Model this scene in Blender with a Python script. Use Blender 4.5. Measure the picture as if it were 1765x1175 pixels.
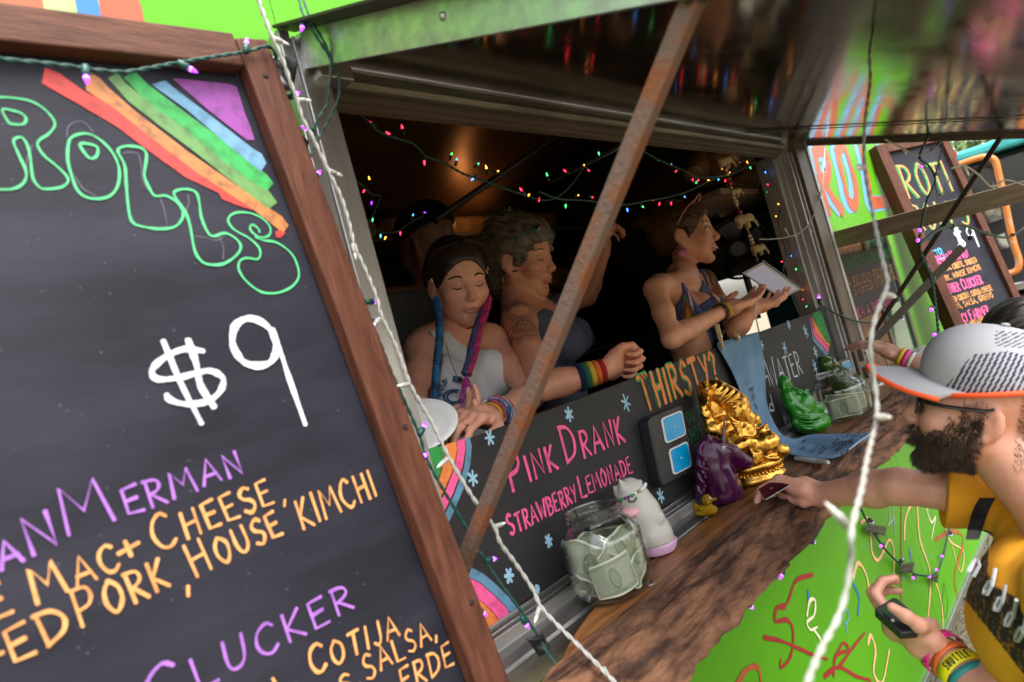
import bpy, bmesh, math, random
import numpy as np
from mathutils import Vector, Matrix, noise as mnoise
SC = bpy.context.scene
for o in list(bpy.data.objects): bpy.data.objects.remove(o, do_unlink=True)
COL = SC.collection
# ------------------------------------------------------------------ camera
W, H, F = 1765.0, 1175.0, 1200.0            # the photograph's pixel frame and focal length in pixels
CAM = np.array([0.0, -0.9, 1.65])
def _axes():
    X = np.array([1940 - W/2, H/2 - 338, -F]); X /= np.linalg.norm(X)      # direction of the truck's length
    Z = np.array([-0.275, 1.0, 0.0]); Z[2] = -(Z[0]*X[0] + Z[1]*X[1])/X[2]; Z /= np.linalg.norm(Z)
    return np.stack([X, np.cross(Z, X), Z])
RM = _axes()
cam = bpy.data.cameras.new('camera'); camo = bpy.data.objects.new('camera', cam); COL.objects.link(camo)
mw = np.eye(4); mw[:3, :3] = RM; mw[:3, 3] = CAM
camo.matrix_world = Matrix(mw.tolist())
cam.sensor_width = 36; cam.lens = F/W*36; cam.clip_start = .02; cam.clip_end = 2000
cam.dof.use_dof = True; cam.dof.focus_distance = 1.75; cam.dof.aperture_fstop = 4.0
SC.camera = camo
# ------------------------------------------------------------------ sky, sun, exposure
SUN_EL, SUN_AZ = math.radians(62), math.radians(-100)     # soft high sun from the customers' side
wd = bpy.data.worlds.new('World'); SC.world = wd; wd.use_nodes = True
nt = wd.node_tree; nt.nodes.clear()
sky = nt.nodes.new('ShaderNodeTexSky'); sky.sky_type = 'NISHITA'; sky.sun_disc = False
sky.sun_elevation = SUN_EL; sky.sun_rotation = math.radians(90) - SUN_AZ
sky.air_density = 1.6; sky.dust_density = 4.0; sky.ozone_density = 1.0
hsv = nt.nodes.new('ShaderNodeHueSaturation'); hsv.inputs['Saturation'].default_value = .35
bg = nt.nodes.new('ShaderNodeBackground'); bg.inputs['Strength'].default_value = .14
wo = nt.nodes.new('ShaderNodeOutputWorld')
nt.links.new(sky.outputs[0], hsv.inputs['Color']); nt.links.new(hsv.outputs[0], bg.inputs['Color']); nt.links.new(bg.outputs[0], wo.inputs[0])
sl = bpy.data.lights.new('sun', 'SUN'); sl.energy = 1.5; sl.angle = math.radians(40); sl.color = (1, .96, .9)
so = bpy.data.objects.new('sun', sl); COL.objects.link(so)
sd = Vector((math.cos(SUN_EL)*math.cos(SUN_AZ), math.cos(SUN_EL)*math.sin(SUN_AZ), math.sin(SUN_EL)))
so.rotation_euler = (-sd).to_track_quat('-Z', 'Y').to_euler()
vs = SC.view_settings; vs.view_transform = 'Standard'; vs.look = 'None'; vs.gamma = 1; vs.use_curve_mapping = False; vs.exposure = 1.9
SC.cycles.max_bounces = 6; SC.cycles.transparent_max_bounces = 12; SC.cycles.caustics_reflective = False; SC.cycles.caustics_refractive = False
SC.cycles.sample_clamp_indirect = 4.0
# ------------------------------------------------------------------ points of the place seen at a pixel
def _ray(px, py): return RM @ (np.array([px - W/2, H/2 - py, -F])/F)
def _hit(px, py, ax, val):
    d = _ray(px, py); return CAM + d*((val - CAM[ax])/d[ax])
def atx(px, py, x): return _hit(px, py, 0, x)
def aty(px, py, y=0.0): return _hit(px, py, 1, y)
def atz(px, py, z): return _hit(px, py, 2, z)
def atd(px, py, d): return CAM + _ray(px, py)*d
def camdir(r, u, b): v = RM @ np.array([r, u, b], float); return v/np.linalg.norm(v)
def V3(p): return np.array(p, float)
def nrm(v): v = np.array(v, float); return v/np.linalg.norm(v)
class Plane:
    """a flat thing: origin, in-plane axes u (right), v (up), normal n towards the viewer"""
    def __init__(s, o, u, v):
        s.o = V3(o); s.u = nrm(u); v = V3(v); v = v - s.u*np.dot(v, s.u); s.v = nrm(v); s.n = np.cross(s.u, s.v)
    def px(s, px, py):
        d = _ray(px, py); t = np.dot(s.o - CAM, s.n)/np.dot(d, s.n); p = CAM + d*t - s.o
        return np.array([p@s.u, p@s.v])
    def w(s, uv, h=0.0): return s.o + s.u*uv[0] + s.v*uv[1] + s.n*h
# ------------------------------------------------------------------ objects
BASE = {}
def tag(o, label=None, cat=None, group=None, kind=None):
    if label: o['label'] = label
    if cat: o['category'] = cat
    if group: o['group'] = group
    if kind: o['kind'] = kind
    return o
def thing(name, label, cat, base=(0, 0, 0), group=None):
    o = bpy.data.objects.new(name, None); COL.objects.link(o); o.location = tuple(base); o.empty_display_size = .05
    BASE[o] = V3(base); return tag(o, label, cat, group)
def link(name, me, mat, parent=None, base=None):
    """mesh given in world coordinates; moved to its parent's (or its own) base"""
    b = BASE[parent] if parent is not None else (V3(base) if base is not None else np.zeros(3))
    me.transform(Matrix.Translation(tuple(-b)))
    o = bpy.data.objects.new(name, me); COL.objects.link(o); BASE[o] = b
    if mat is not None and not me.materials:
        for m in (mat if isinstance(mat, (list, tuple)) else [mat]): me.materials.append(m)
    if parent is not None: o.parent = parent
    else: o.location = tuple(b)
    return o
def instance(name, me, parent, mat4):
    """an alike piece sharing mesh data, placed in world by a 4x4 matrix, child of parent"""
    o = bpy.data.objects.new(name, me); COL.objects.link(o); o.parent = parent
    m = np.array(mat4, float); b = BASE[parent].copy(); m[:3, 3] -= b
    o.matrix_local = Matrix(m.tolist()); BASE[o] = b; return o
def frame4(p, x, y, z):
    m = np.eye(4); m[:3, 0] = x; m[:3, 1] = y; m[:3, 2] = z; m[:3, 3] = p; return m
def zframe(p, z, s=1.0):
    z = nrm(z); a = np.array([1, 0, 0.]) if abs(z[0]) < .8 else np.array([0, 1., 0]); x = nrm(np.cross(a, z)); y = np.cross(z, x)
    m = frame4(p, x*s, y*s, z*s); return m
def spline(pts, n=8, closed=False):
    """Catmull-Rom through points, n samples per span"""
    P = np.array(pts, float)
    if len(P) < 3: return np.array([P[0] + (P[-1] - P[0])*t for t in np.linspace(0, 1, n + 1)])
    if closed: Q = np.vstack([P[-1], P, P[0], P[1]]); k = len(P)
    else: Q = np.vstack([2*P[0] - P[1], P, 2*P[-1] - P[-2]]); k = len(P) - 1
    out = []
    for i in range(k):
        p0, p1, p2, p3 = Q[i:i + 4]
        for j in range(n):
            t = j/n; out.append(.5*((2*p1) + (p2 - p0)*t + (2*p0 - 5*p1 + 4*p2 - p3)*t*t + (3*p1 - p0 - 3*p2 + p3)*t**3))
    if not closed: out.append(P[-1])
    return np.array(out)
class G:
    """collects shapes in world coordinates; build() makes ONE mesh object"""
    def __init__(s): s.v = []; s.f = []; s.mi = []; s.m = 0
    def add(s, verts, faces):
        k = len(s.v); s.v.extend([tuple(map(float, p)) for p in verts])
        for f in faces: s.f.append(tuple(i + k for i in f)); s.mi.append(s.m)
    def box(s, c, size, R=None):
        c = V3(c); h = V3(size)/2; R = np.eye(3) if R is None else np.array(R, float)     # columns are the box axes
        vs = [c + R @ (h*np.array(q)) for q in ((-1,-1,-1),(1,-1,-1),(1,1,-1),(-1,1,-1),(-1,-1,1),(1,-1,1),(1,1,1),(-1,1,1))]
        s.add(vs, [(0,3,2,1),(4,5,6,7),(0,1,5,4),(1,2,6,5),(2,3,7,6),(3,0,4,7)]); return s
    def bb(s, lo, hi): return s.box((V3(lo) + V3(hi))/2, V3(hi) - V3(lo))
    def bar(s, a, b, w, t, up=(0, 0, 1)):
        a, b = V3(a), V3(b); z = nrm(b - a); x = nrm(np.cross(up, z)); y = np.cross(z, x)
        return s.box((a + b)/2, (w, t, np.linalg.norm(b - a)), np.stack([x, y, z], 1))
    def tube(s, path, r, seg=8, cap=True, flat=1.0):
        P = np.array(path, float); n = len(P); r = np.broadcast_to(np.array(r, float), (n,))
        T = np.gradient(P, axis=0); T /= np.maximum(np.linalg.norm(T, axis=1), 1e-9)[:, None]
        a = np.array([0, 0, 1.]) if abs(T[0][2]) < .9 else np.array([1., 0, 0]); x = nrm(np.cross(a, T[0])); vs = []
        for i in range(n):
            x = x - T[i]*np.dot(x, T[i]); x /= max(np.linalg.norm(x), 1e-9); y = np.cross(T[i], x)
            for j in range(seg):
                q = 2*math.pi*j/seg; vs.append(P[i] + r[i]*(x*math.cos(q) + y*math.sin(q)*flat))
        fs = [(i*seg + j, i*seg + (j + 1) % seg, (i + 1)*seg + (j + 1) % seg, (i + 1)*seg + j) for i in range(n - 1) for j in range(seg)]
        if cap: fs += [tuple(reversed(range(seg))), tuple(range((n - 1)*seg, n*seg))]
        s.add(vs, fs); return s
    def lathe(s, prof, c=(0, 0, 0), seg=32, R=None, cap=True):
        """prof: (radius, height) list, spun about local z"""
        c = V3(c); R = np.eye(3) if R is None else np.array(R, float); vs = []; n = len(prof)
        for (r, h) in prof:
            for j in range(seg):
                q = 2*math.pi*j/seg; vs.append(c + R @ np.array([r*math.cos(q), r*math.sin(q), h]))
        fs = [(i*seg + j, i*seg + (j + 1) % seg, (i + 1)*seg + (j + 1) % seg, (i + 1)*seg + j) for i in range(n - 1) for j in range(seg)]
        if cap:
            if prof[0][0] > 1e-6: fs.append(tuple(reversed(range(seg))))
            if prof[-1][0] > 1e-6: fs.append(tuple(range((n - 1)*seg, n*seg)))
        s.add(vs, fs); return s
    def ball(s, c, r, R=None, seg=16, rings=10):
        r = np.broadcast_to(np.array(r, float), (3,)); R = np.eye(3) if R is None else np.array(R, float); c = V3(c); vs = []
        for i in range(rings + 1):
            a = math.pi*i/rings
            for j in range(seg):
                q = 2*math.pi*j/seg; vs.append(c + R @ (r*np.array([math.sin(a)*math.cos(q), math.sin(a)*math.sin(q), -math.cos(a)])))
        s.add(vs, [(i*seg + j, i*seg + (j + 1) % seg, (i + 1)*seg + (j + 1) % seg, (i + 1)*seg + j) for i in range(rings) for j in range(seg)]); return s
    def prism(s, poly, pl, h0, h1):
        """polygon in a Plane's uv, from height h0 to h1 along its normal"""
        n = len(poly); vs = [pl.w(p, h0) for p in poly] + [pl.w(p, h1) for p in poly]
        s.add(vs, [tuple(reversed(range(n))), tuple(range(n, 2*n))] + [(i, (i + 1) % n, n + (i + 1) % n, n + i) for i in range(n)]); return s
    def extrude(s, prof, x0, x1):
        """closed profile of (y, z) run along x"""
        n = len(prof); vs = [(x0, y, z) for y, z in prof] + [(x1, y, z) for y, z in prof]
        s.add(vs, [tuple(range(n)), tuple(reversed(range(n, 2*n)))] + [(i, n + i, n + (i + 1) % n, (i + 1) % n) for i in range(n)]); return s
    def mesh(s, smooth=False, name='mesh'):
        me = bpy.data.meshes.new(name); me.from_pydata(s.v, [], s.f); me.update()
        bm = bmesh.new(); bm.from_mesh(me); bmesh.ops.remove_doubles(bm, verts=bm.verts, dist=1e-6); 
        bmesh.ops.recalc_face_normals(bm, faces=bm.faces) if not smooth == 'keep' else None
        bm.to_mesh(me); bm.free()
        if smooth: me.shade_smooth()
        return me
    def build(s, name, mat, parent=None, base=None, smooth=False, bevel=0, sub=0):
        me = bpy.data.meshes.new(name); me.from_pydata(s.v, [], s.f); me.update()
        for m in (mat if isinstance(mat, (list, tuple)) else [mat]): me.materials.append(m)
        if any(s.mi): me.polygons.foreach_set('material_index', s.mi)
        bm = bmesh.new(); bm.from_mesh(me); bmesh.ops.recalc_face_normals(bm, faces=bm.faces); bm.to_mesh(me); bm.free()
        if smooth: me.shade_smooth()
        o = link(name, me, None, parent, base)
        if bevel:
            b = o.modifiers.new('bevel', 'BEVEL'); b.width = bevel; b.segments = 2; b.limit_method = 'ANGLE'; b.angle_limit = math.radians(40)
        if sub: m = o.modifiers.new('sub', 'SUBSURF'); m.levels = sub; m.render_levels = sub
        return o
# ------------------------------------------------------------------ materials
MATS = {}
def mat(name, col, rough=.5, metal=0.0, spec=.5, col2=None, vs=6, vdet=4, vlo=.35, vhi=.65, stretch=(1, 1, 1), bump=0, bs=60, bstretch=None,
        coat=0, rough2=None, emit=None, es=0, trans=0, ior=1.45, sss=0, attr=None, coords='Object', alpha=1):
    if name in MATS: return MATS[name]
    m = bpy.data.materials.new(name); m.use_nodes = True; n = m.node_tree.nodes; L = m.node_tree.links; b = n['Principled BSDF']
    def S(k, v):
        if k in b.inputs: b.inputs[k].default_value = v
    c4 = (*col, 1)
    S('Base Color', c4); S('Roughness', rough); S('Metallic', metal); S('Specular IOR Level', spec); S('Coat Weight', coat); S('Coat Roughness', .08)
    S('Transmission Weight', trans); S('IOR', ior); S('Alpha', alpha)
    if sss: S('Subsurface Weight', sss); S('Subsurface Radius', (.9, .35, .2)); S('Subsurface Scale', .006)
    if emit: S('Emission Color', (*emit, 1)); S('Emission Strength', es)
    tc = n.new('ShaderNodeTexCoord')
    def noise(scale, st, det=4):
        mp = n.new('ShaderNodeMapping'); mp.inputs['Scale'].default_value = st; L.new(tc.outputs[coords], mp.inputs[0])
        t = n.new('ShaderNodeTexNoise'); t.inputs['Scale'].default_value = scale; t.inputs['Detail'].default_value = det; t.inputs['Roughness'].default_value = .6
        L.new(mp.outputs[0], t.inputs['Vector']); return t
    src = None
    if attr:
        a = n.new('ShaderNodeVertexColor'); a.layer_name = attr; src = a.outputs[0]; L.new(src, b.inputs['Base Color'])
    if col2 is not None:
        t = noise(vs, stretch, vdet); r = n.new('ShaderNodeMapRange'); r.inputs[1].default_value = vlo; r.inputs[2].default_value = vhi; L.new(t.outputs['Fac'], r.inputs[0])
        mx = n.new('ShaderNodeMix'); mx.data_type = 'RGBA'; mx.inputs[6].default_value = c4; mx.inputs[7].default_value = (*col2, 1)
        if src is not None: L.new(src, mx.inputs[6])
        L.new(r.outputs[0], mx.inputs[0]); L.new(mx.outputs[2], b.inputs['Base Color'])
        if rough2 is not None:
            rr = n.new('ShaderNodeMapRange'); rr.inputs[3].default_value = rough; rr.inputs[4].default_value = rough2; L.new(r.outputs[0], rr.inputs[0]); L.new(rr.outputs[0], b.inputs['Roughness'])
    if bump:
        t = noise(bs, bstretch or stretch, 6); bp = n.new('ShaderNodeBump'); bp.inputs['Strength'].default_value = min(1, bump); bp.inputs['Distance'].default_value = .01
        L.new(t.outputs['Fac'], bp.inputs['Height']); L.new(bp.outputs[0], b.inputs['Normal'])
    MATS[name] = m; return m
def lin(r, g, b):
    """photograph colour 0..255 to scene colour"""
    return tuple(((c/255)/12.92 if c/255 <= .04045 else ((c/255 + .055)/1.055)**2.4) for c in (r, g, b))
# ------------------------------------------------------------------ strokes: lettering and painted marks on a Plane
LAYER = [0]
class Ink:
    def __init__(s, pl, h=.0008): s.pl = pl; s.gs = []; s.h = h; s.hold = False; s.g = None
    def new(s):
        if s.g is None or not s.hold: s.g = G(); s.gs.append(s.g)
        return s
    def stroke(s, uv, w, smooth=True, n=6, closed=False, taper=0.0, dot=True):
        P = spline(uv, n, closed) if smooth and len(uv) > 2 else np.array(uv, float)
        if closed: P = np.vstack([P, P[:1]])
        if len(P) < 2: return s
        if s.g is None: s.new()
        LAYER[0] += 1; base = s.h + (LAYER[0] % 40)*2.2e-5
        T = np.gradient(P, axis=0); T /= np.maximum(np.linalg.norm(T, axis=1), 1e-9)[:, None]; N = np.stack([-T[:, 1], T[:, 0]], 1)
        k = len(P); rs = random.Random(k*7 + LAYER[0]); ph_ = rs.uniform(0, 6.3); w = w*rs.uniform(.84, 1.14); ww = [w*(1 + .16*math.sin(i*.55 + ph_) + rs.uniform(-.13, .13)) for i in range(k)]
        vs = []
        for i in range(k):
            a = ww[i]/2*(1 - taper*i/k); hh = base + 2.5e-4*i/k
            vs.append(s.pl.w(P[i] + N[i]*a, hh)); vs.append(s.pl.w(P[i] - N[i]*a, hh))
        fs = [(2*i, 2*i + 1, 2*i + 3, 2*i + 2) for i in range(k - 1)]
        if dot and not closed:
            for e, sg, idx in ((0, -1, (0, 1)), (k - 1, 1, (2*k - 2, 2*k - 1))):
                a = ww[e]/2*(1 - taper*e/k); ring = []
                for q in (30, 90, 150):
                    q = math.radians(q); ring.append(len(vs)); vs.append(s.pl.w(P[e] + N[e]*a*math.cos(q)*1.0 + T[e]*sg*a*math.sin(q)*.7, base + 2.5e-4*e/k))
                fs.append((idx[0], *ring, idx[1]))
        s.g.add(vs, fs); return s
    def fill(s, uv, smooth=False, n=4):
        P = spline(uv, n, True) if smooth else np.array(uv, float)
        if s.g is None: s.new()
        LAYER[0] += 1; hh = s.h + (LAYER[0] % 40)*2.2e-5
        s.g.add([s.pl.w(p, hh) for p in P], [tuple(range(len(P)))]); return s
    def pxs(s, pts, w, smooth=True, **k): return s.new().stroke([s.pl.px(*p) for p in pts], w, smooth, **k)
    def pxf(s, pts, smooth=False): return s.new().fill([s.pl.px(*p) for p in pts], smooth)
    def text(s, txt, p0, p1, hpx, wd, jit=.04, seed=1, small=.68, slant=0.0, over=None):
        """hand lettering; p0, p1 baseline ends and hpx cap height, in photograph pixels; lower case = small capitals"""
        s.new(); a, b = s.pl.px(*p0), s.pl.px(*p1); mid = ((p0[0] + p1[0])/2, (p0[1] + p1[1])/2)
        up = (-.275*.96, -.96); hh = np.linalg.norm(s.pl.px(mid[0] + up[0]*hpx, mid[1] + up[1]*hpx) - s.pl.px(*mid))
        X = b - a; Lb = np.linalg.norm(X); X /= Lb; Yv = np.array([-X[1], X[0]]); rs = random.Random(seed)
        adv = []
        for ch in txt:
            if ch == ' ': adv.append(.45)
            else: adv.append((FONT[ch.upper()][0] + .28)*(small if ch.islower() else 1))
        tot = sum(adv) - .28; sx = Lb/tot; x = 0
        for ch, ad in zip(txt, adv):
            if ch != ' ':
                sc = small if ch.islower() else 1; jy = rs.uniform(-jit, jit); jr = rs.uniform(-jit, jit)*1.2
                for kind, pts in FONT[ch.upper()][1]:
                    q = []
                    for (gx, gy) in pts:
                        gx2 = gx + (slant - jr)*gy; q.append(a + X*((x + gx2*sc)*sx) + Yv*((gy + jy)*sc*hh) + np.array([rs.uniform(-1, 1), rs.uniform(-1, 1)])*hh*jit*.35)
                    s.stroke(q, wd, kind == '~', n=5)
            x += ad
        return s
    def build(s, name, m, parent, label=None):
        for g in s.gs:
            o = g.build(name, m, parent)
            if label: o['label'] = label
        return o
FONT = {
 'A': (.7, [('-', [(0,0),(.36,1),(.7,0)]), ('-', [(.12,.36),(.6,.34)])]), 'B': (.55, [('-', [(.04,0),(.04,1)]), ('~', [(.04,1),(.45,.9),(.42,.58),(.06,.52)]), ('~', [(.06,.52),(.55,.42),(.5,.06),(.02,0)])]),
 'C': (.6, [('~', [(.58,.85),(.4,1),(.12,.82),(.02,.45),(.15,.1),(.38,0),(.6,.16)])]), 'D': (.62, [('-', [(.06,0),(.06,1)]), ('~', [(0,1),(.4,.92),(.62,.6),(.5,.2),(.04,0)])]),
 'E': (.5, [('-', [(.5,1),(.04,.96),(.04,.02),(.52,0)]), ('-', [(.05,.52),(.42,.54)])]), 'F': (.5, [('-', [(.52,1),(.04,.96),(.04,0)]), ('-', [(.05,.52),(.42,.54)])]),
 'G': (.62, [('~', [(.56,.85),(.35,1),(.08,.75),(.04,.3),(.3,0),(.56,.16),(.58,.42)]), ('-', [(.36,.44),(.62,.43)])]), 'H': (.58, [('-', [(.04,0),(.04,1)]), ('-', [(.54,0),(.54,1)]), ('-', [(.04,.5),(.54,.54)])]),
 'I': (.1, [('-', [(.05,0),(.05,1)])]), 'J': (.45, [('~', [(.42,1),(.42,.25),(.25,0),(.02,.14)])]), 'K': (.55, [('-', [(.05,0),(.05,1)]), ('-', [(.5,1),(.07,.45),(.55,0)])]),
 'L': (.48, [('-', [(.05,1),(.03,.03),(.5,0)])]), 'M': (.82, [('-', [(0,0),(.1,1),(.4,.4),(.7,1),(.82,0)])]), 'N': (.62, [('-', [(.03,0),(.05,1),(.56,.03),(.58,1)])]),
 'O': (.62, [('~', [(.3,1),(.06,.72),(.05,.3),(.3,0),(.56,.28),(.56,.72),(.32,1.0),(.24,.98)])]), 'P': (.52, [('-', [(.05,0),(.06,1)]), ('~', [(0,1),(.4,.95),(.52,.72),(.38,.5),(.08,.44)])]),
 'Q': (.62, [('~', [(.3,1),(.05,.7),(.06,.3),(.3,0),(.56,.3),(.55,.7),(.3,1)]), ('-', [(.36,.25),(.64,-.05)])]), 'R': (.56, [('-', [(.05,0),(.06,1)]), ('~', [(0,1),(.4,.95),(.5,.72),(.36,.54),(.08,.47)]), ('-', [(.16,.48),(.58,0)])]),
 'S': (.5, [('~', [(.48,.88),(.28,1),(.06,.8),(.14,.58),(.4,.44),(.48,.22),(.28,0),(.02,.12)])]), 'T': (.6, [('-', [(0,.97),(.6,1)]), ('-', [(.3,.98),(.3,0)])]),
 'U': (.58, [('~', [(.04,1),(.04,.35),(.15,.04),(.36,.02),(.52,.3),(.54,1)])]), 'V': (.6, [('-', [(0,1),(.3,0),(.6,1)])]), 'W': (.85, [('-', [(0,1),(.2,0),(.42,.7),(.62,0),(.85,1)])]),
 'X': (.55, [('-', [(0,1),(.55,0)]), ('-', [(.55,1),(0,0)])]), 'Y': (.56, [('-', [(0,1),(.28,.5)]), ('-', [(.58,1),(.2,0)])]), 'Z': (.55, [('-', [(0,1),(.55,1),(0,0),(.55,0)])]),
 '0': (.5, [('~', [(.25,1),(.03,.6),(.08,.15),(.28,0),(.5,.4),(.42,.88),(.25,1)])]), '1': (.2, [('-', [(0,.85),(.15,1),(.15,0)])]), '2': (.5, [('~', [(.02,.8),(.25,1),(.48,.78),(.3,.4),(0,0)]), ('-', [(0,0),(.5,.02)])]),
 '9': (.5, [('~', [(.46,.8),(.25,1),(.03,.75),(.2,.5),(.44,.68),(.47,.9)]), ('-', [(.46,.85),(.5,0)])]),
 '$': (.5, [('~', [(.48,.8),(.28,.9),(.06,.72),(.4,.42),(.48,.22),(.28,.08),(.02,.18)]), ('-', [(.2,1.05),(.16,-.05)]), ('-', [(.34,1.05),(.3,-.05)])]),
 '?': (.45, [('~', [(.02,.8),(.22,1),(.44,.82),(.28,.55),(.2,.28)]), ('-', [(.19,.1),(.19,.02)])]), ',': (.12, [('-', [(.1,.12),(.02,-.15)])]), '.': (.08, [('-', [(.03,.06),(.05,0)])]),
 '+': (.5, [('-', [(.02,.48),(.5,.5)]), ('-', [(.26,.75),(.24,.22)])]), '-': (.4, [('-', [(.02,.48),(.4,.5)])]), "'": (.1, [('-', [(.06,1),(.04,.8)])]), '/': (.4, [('-', [(0,0),(.4,1)])]),
}
# ------------------------------------------------------------------ soft bodies: blended solids turned into one continuous mesh
class Body:
    """distance field on a grid; blended solids are added one after the other, mesh() returns one closed surface"""
    def __init__(s, lo, hi, vox):
        s.lo = V3(lo); s.vox = vox; s.n = np.ceil((V3(hi) - s.lo)/vox).astype(int) + 1
        s.ax = [(s.lo[i] + np.arange(s.n[i])*vox).astype(np.float32) for i in range(3)]
        s.d = np.full(tuple(s.n), 1.0, np.float32)
    def _blk(s, lo, hi):
        a = np.clip(np.floor((V3(lo) - s.lo)/s.vox).astype(int), 0, s.n); b = np.clip(np.ceil((V3(hi) - s.lo)/s.vox).astype(int) + 1, 0, s.n)
        if np.any(b - a <= 0): return None
        sl = tuple(slice(a[i], b[i]) for i in range(3))
        return sl, s.ax[0][sl[0]][:, None, None], s.ax[1][sl[1]][None, :, None], s.ax[2][sl[2]][None, None, :]
    def _mix(s, sl, e, k, mode):
        d = s.d[sl]
        if mode == 'u':
            if k > 0: h = np.maximum(k - np.abs(d - e), 0)/k; s.d[sl] = np.minimum(d, e) - h*h*k*.25
            else: s.d[sl] = np.minimum(d, e)
        elif mode == 's':
            e = -e
            if k > 0: h = np.maximum(k - np.abs(d - e), 0)/k; s.d[sl] = np.maximum(d, e) + h*h*k*.25
            else: s.d[sl] = np.maximum(d, e)
        return s
    def cone(s, a, b, ra, rb=None, k=.01, mode='u'):
        a, b = V3(a), V3(b); rb = ra if rb is None else rb; m = max(ra, rb) + k + 3*s.vox
        q = s._blk(np.minimum(a, b) - m, np.maximum(a, b) + m)
        if q is None: return s
        sl, X, Y, Z = q; ab = (b - a).astype(np.float32); L2 = float(ab@ab) + 1e-12
        t = np.clip(((X - a[0])*ab[0] + (Y - a[1])*ab[1] + (Z - a[2])*ab[2])/L2, 0, 1)
        e = np.sqrt((X - a[0] - t*ab[0])**2 + (Y - a[1] - t*ab[1])**2 + (Z - a[2] - t*ab[2])**2) - (ra + (rb - ra)*t)
        return s._mix(sl, e.astype(np.float32), k, mode)
    def chain(s, pts, rs, k=.01):
        for i in range(len(pts) - 1): s.cone(pts[i], pts[i + 1], rs[i], rs[i + 1], k)
        return s
    def ell(s, c, r, R=None, k=.01, mode='u'):
        c = V3(c); r = np.broadcast_to(np.array(r, float), (3,)); R = np.eye(3) if R is None else np.array(R, float)   # columns are axes
        m = (np.abs(R) @ r) + k + 3*s.vox; q = s._blk(c - m, c + m)
        if q is None: return s
        sl, X, Y, Z = q; X = X - c[0]; Y = Y - c[1]; Z = Z - c[2]
        u = [(R[0, i]*X + R[1, i]*Y + R[2, i]*Z) for i in range(3)]
        k0 = np.sqrt((u[0]/r[0])**2 + (u[1]/r[1])**2 + (u[2]/r[2])**2); k1 = np.sqrt((u[0]/r[0]**2)**2 + (u[1]/r[1]**2)**2 + (u[2]/r[2]**2)**2)
        e = k0*(k0 - 1)/np.maximum(k1, 1e-6)
        return s._mix(sl, e.astype(np.float32), k, mode)
    def rbox(s, c, h, rad, R=None, k=.01, mode='u'):
        c = V3(c); h = V3(h) - rad; R = np.eye(3) if R is None else np.array(R, float); m = (np.abs(R) @ (h + rad)) + k + 3*s.vox
        q = s._blk(c - m, c + m)
        if q is None: return s
        sl, X, Y, Z = q; X = X - c[0]; Y = Y - c[1]; Z = Z - c[2]
        u = [np.abs(R[0, i]*X + R[1, i]*Y + R[2, i]*Z) - h[i] for i in range(3)]
        e = np.sqrt(np.maximum(u[0], 0)**2 + np.maximum(u[1], 0)**2 + np.maximum(u[2], 0)**2) + np.minimum(np.maximum(np.maximum(u[0], u[1]), u[2]), 0) - rad
        return s._mix(sl, e.astype(np.float32), k, mode)
    def half(s, p, n, k=0.004):
        """keep only what lies behind the plane through p with outward normal n"""
        n = nrm(n); p = V3(p); X, Y, Z = s.ax[0][:, None, None], s.ax[1][None, :, None], s.ax[2][None, None, :]
        e = ((X - p[0])*n[0] + (Y - p[1])*n[1] + (Z - p[2])*n[2]).astype(np.float32); d = s.d
        h = np.maximum(k - np.abs(d - e), 0)/k; s.d = np.maximum(d, e) + h*h*k*.25; return s
    def copy(s, off=0.0):
        o = Body.__new__(Body); o.lo = s.lo; o.vox = s.vox; o.n = s.n; o.ax = s.ax; o.d = s.d - np.float32(off); return o
    def minus(s, other, off=0.0): s.d = np.maximum(s.d, -(other.d - np.float32(off))); return s
    def crop(s, other): s.d = np.maximum(s.d, other.d); return s
    def ripple(s, fn):
        """displace the surface by fn(X,Y,Z) metres (only near the surface)"""
        I = np.nonzero(np.abs(s.d) < .02 + 2*s.vox); P = np.stack([s.ax[i][I[i]] for i in range(3)], 1)
        s.d[I] -= fn(P).astype(np.float32); return s
    def arrays(s):
        d = s.d; ins = d < 0; nx, ny, nz = d.shape
        c = np.zeros((nx - 1, ny - 1, nz - 1), np.uint8)
        for i in (0, 1):
            for j in (0, 1):
                for k in (0, 1): c += ins[i:nx - 1 + i, j:ny - 1 + j, k:nz - 1 + k]
        I = np.argwhere((c > 0) & (c < 8)); idx = np.full(c.shape, -1, np.int32); idx[tuple(I.T)] = np.arange(len(I))
        acc = np.zeros((len(I), 3)); cnt = np.zeros(len(I)); cor = [(0,0,0),(1,0,0),(0,1,0),(1,1,0),(0,0,1),(1,0,1),(0,1,1),(1,1,1)]
        for a, b in ((0,1),(2,3),(4,5),(6,7),(0,2),(1,3),(4,6),(5,7),(0,4),(1,5),(2,6),(3,7)):
            A, B = np.array(cor[a]), np.array(cor[b]); va = d[tuple((I + A).T)]; vb = d[tuple((I + B).T)]; m = (va < 0) != (vb < 0)
            t = np.where(m, va/np.where(m, va - vb, 1), 0)[:, None]; acc += np.where(m[:, None], A + t*(B - A), 0); cnt += m
        V = s.lo + (I + acc/cnt[:, None])*s.vox; Fs = []
        for ax in range(3):
            o1, o2 = (ax + 1) % 3, (ax + 2) % 3
            sa = [slice(None)]*3; sb = [slice(None)]*3; sa[ax] = slice(0, -1); sb[ax] = slice(1, None)
            for o in (o1, o2): sa[o] = slice(1, -1); sb[o] = slice(1, -1)
            x = ins[tuple(sa)] != ins[tuple(sb)]; E = np.argwhere(x); up = ins[tuple(sa)][tuple(E.T)]
            E[:, o1] += 1; E[:, o2] += 1; q = []
            for (u, w) in ((-1, -1), (0, -1), (0, 0), (-1, 0)):
                e = E.copy(); e[:, o1] += u; e[:, o2] += w; q.append(idx[tuple(e.T)])
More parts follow.
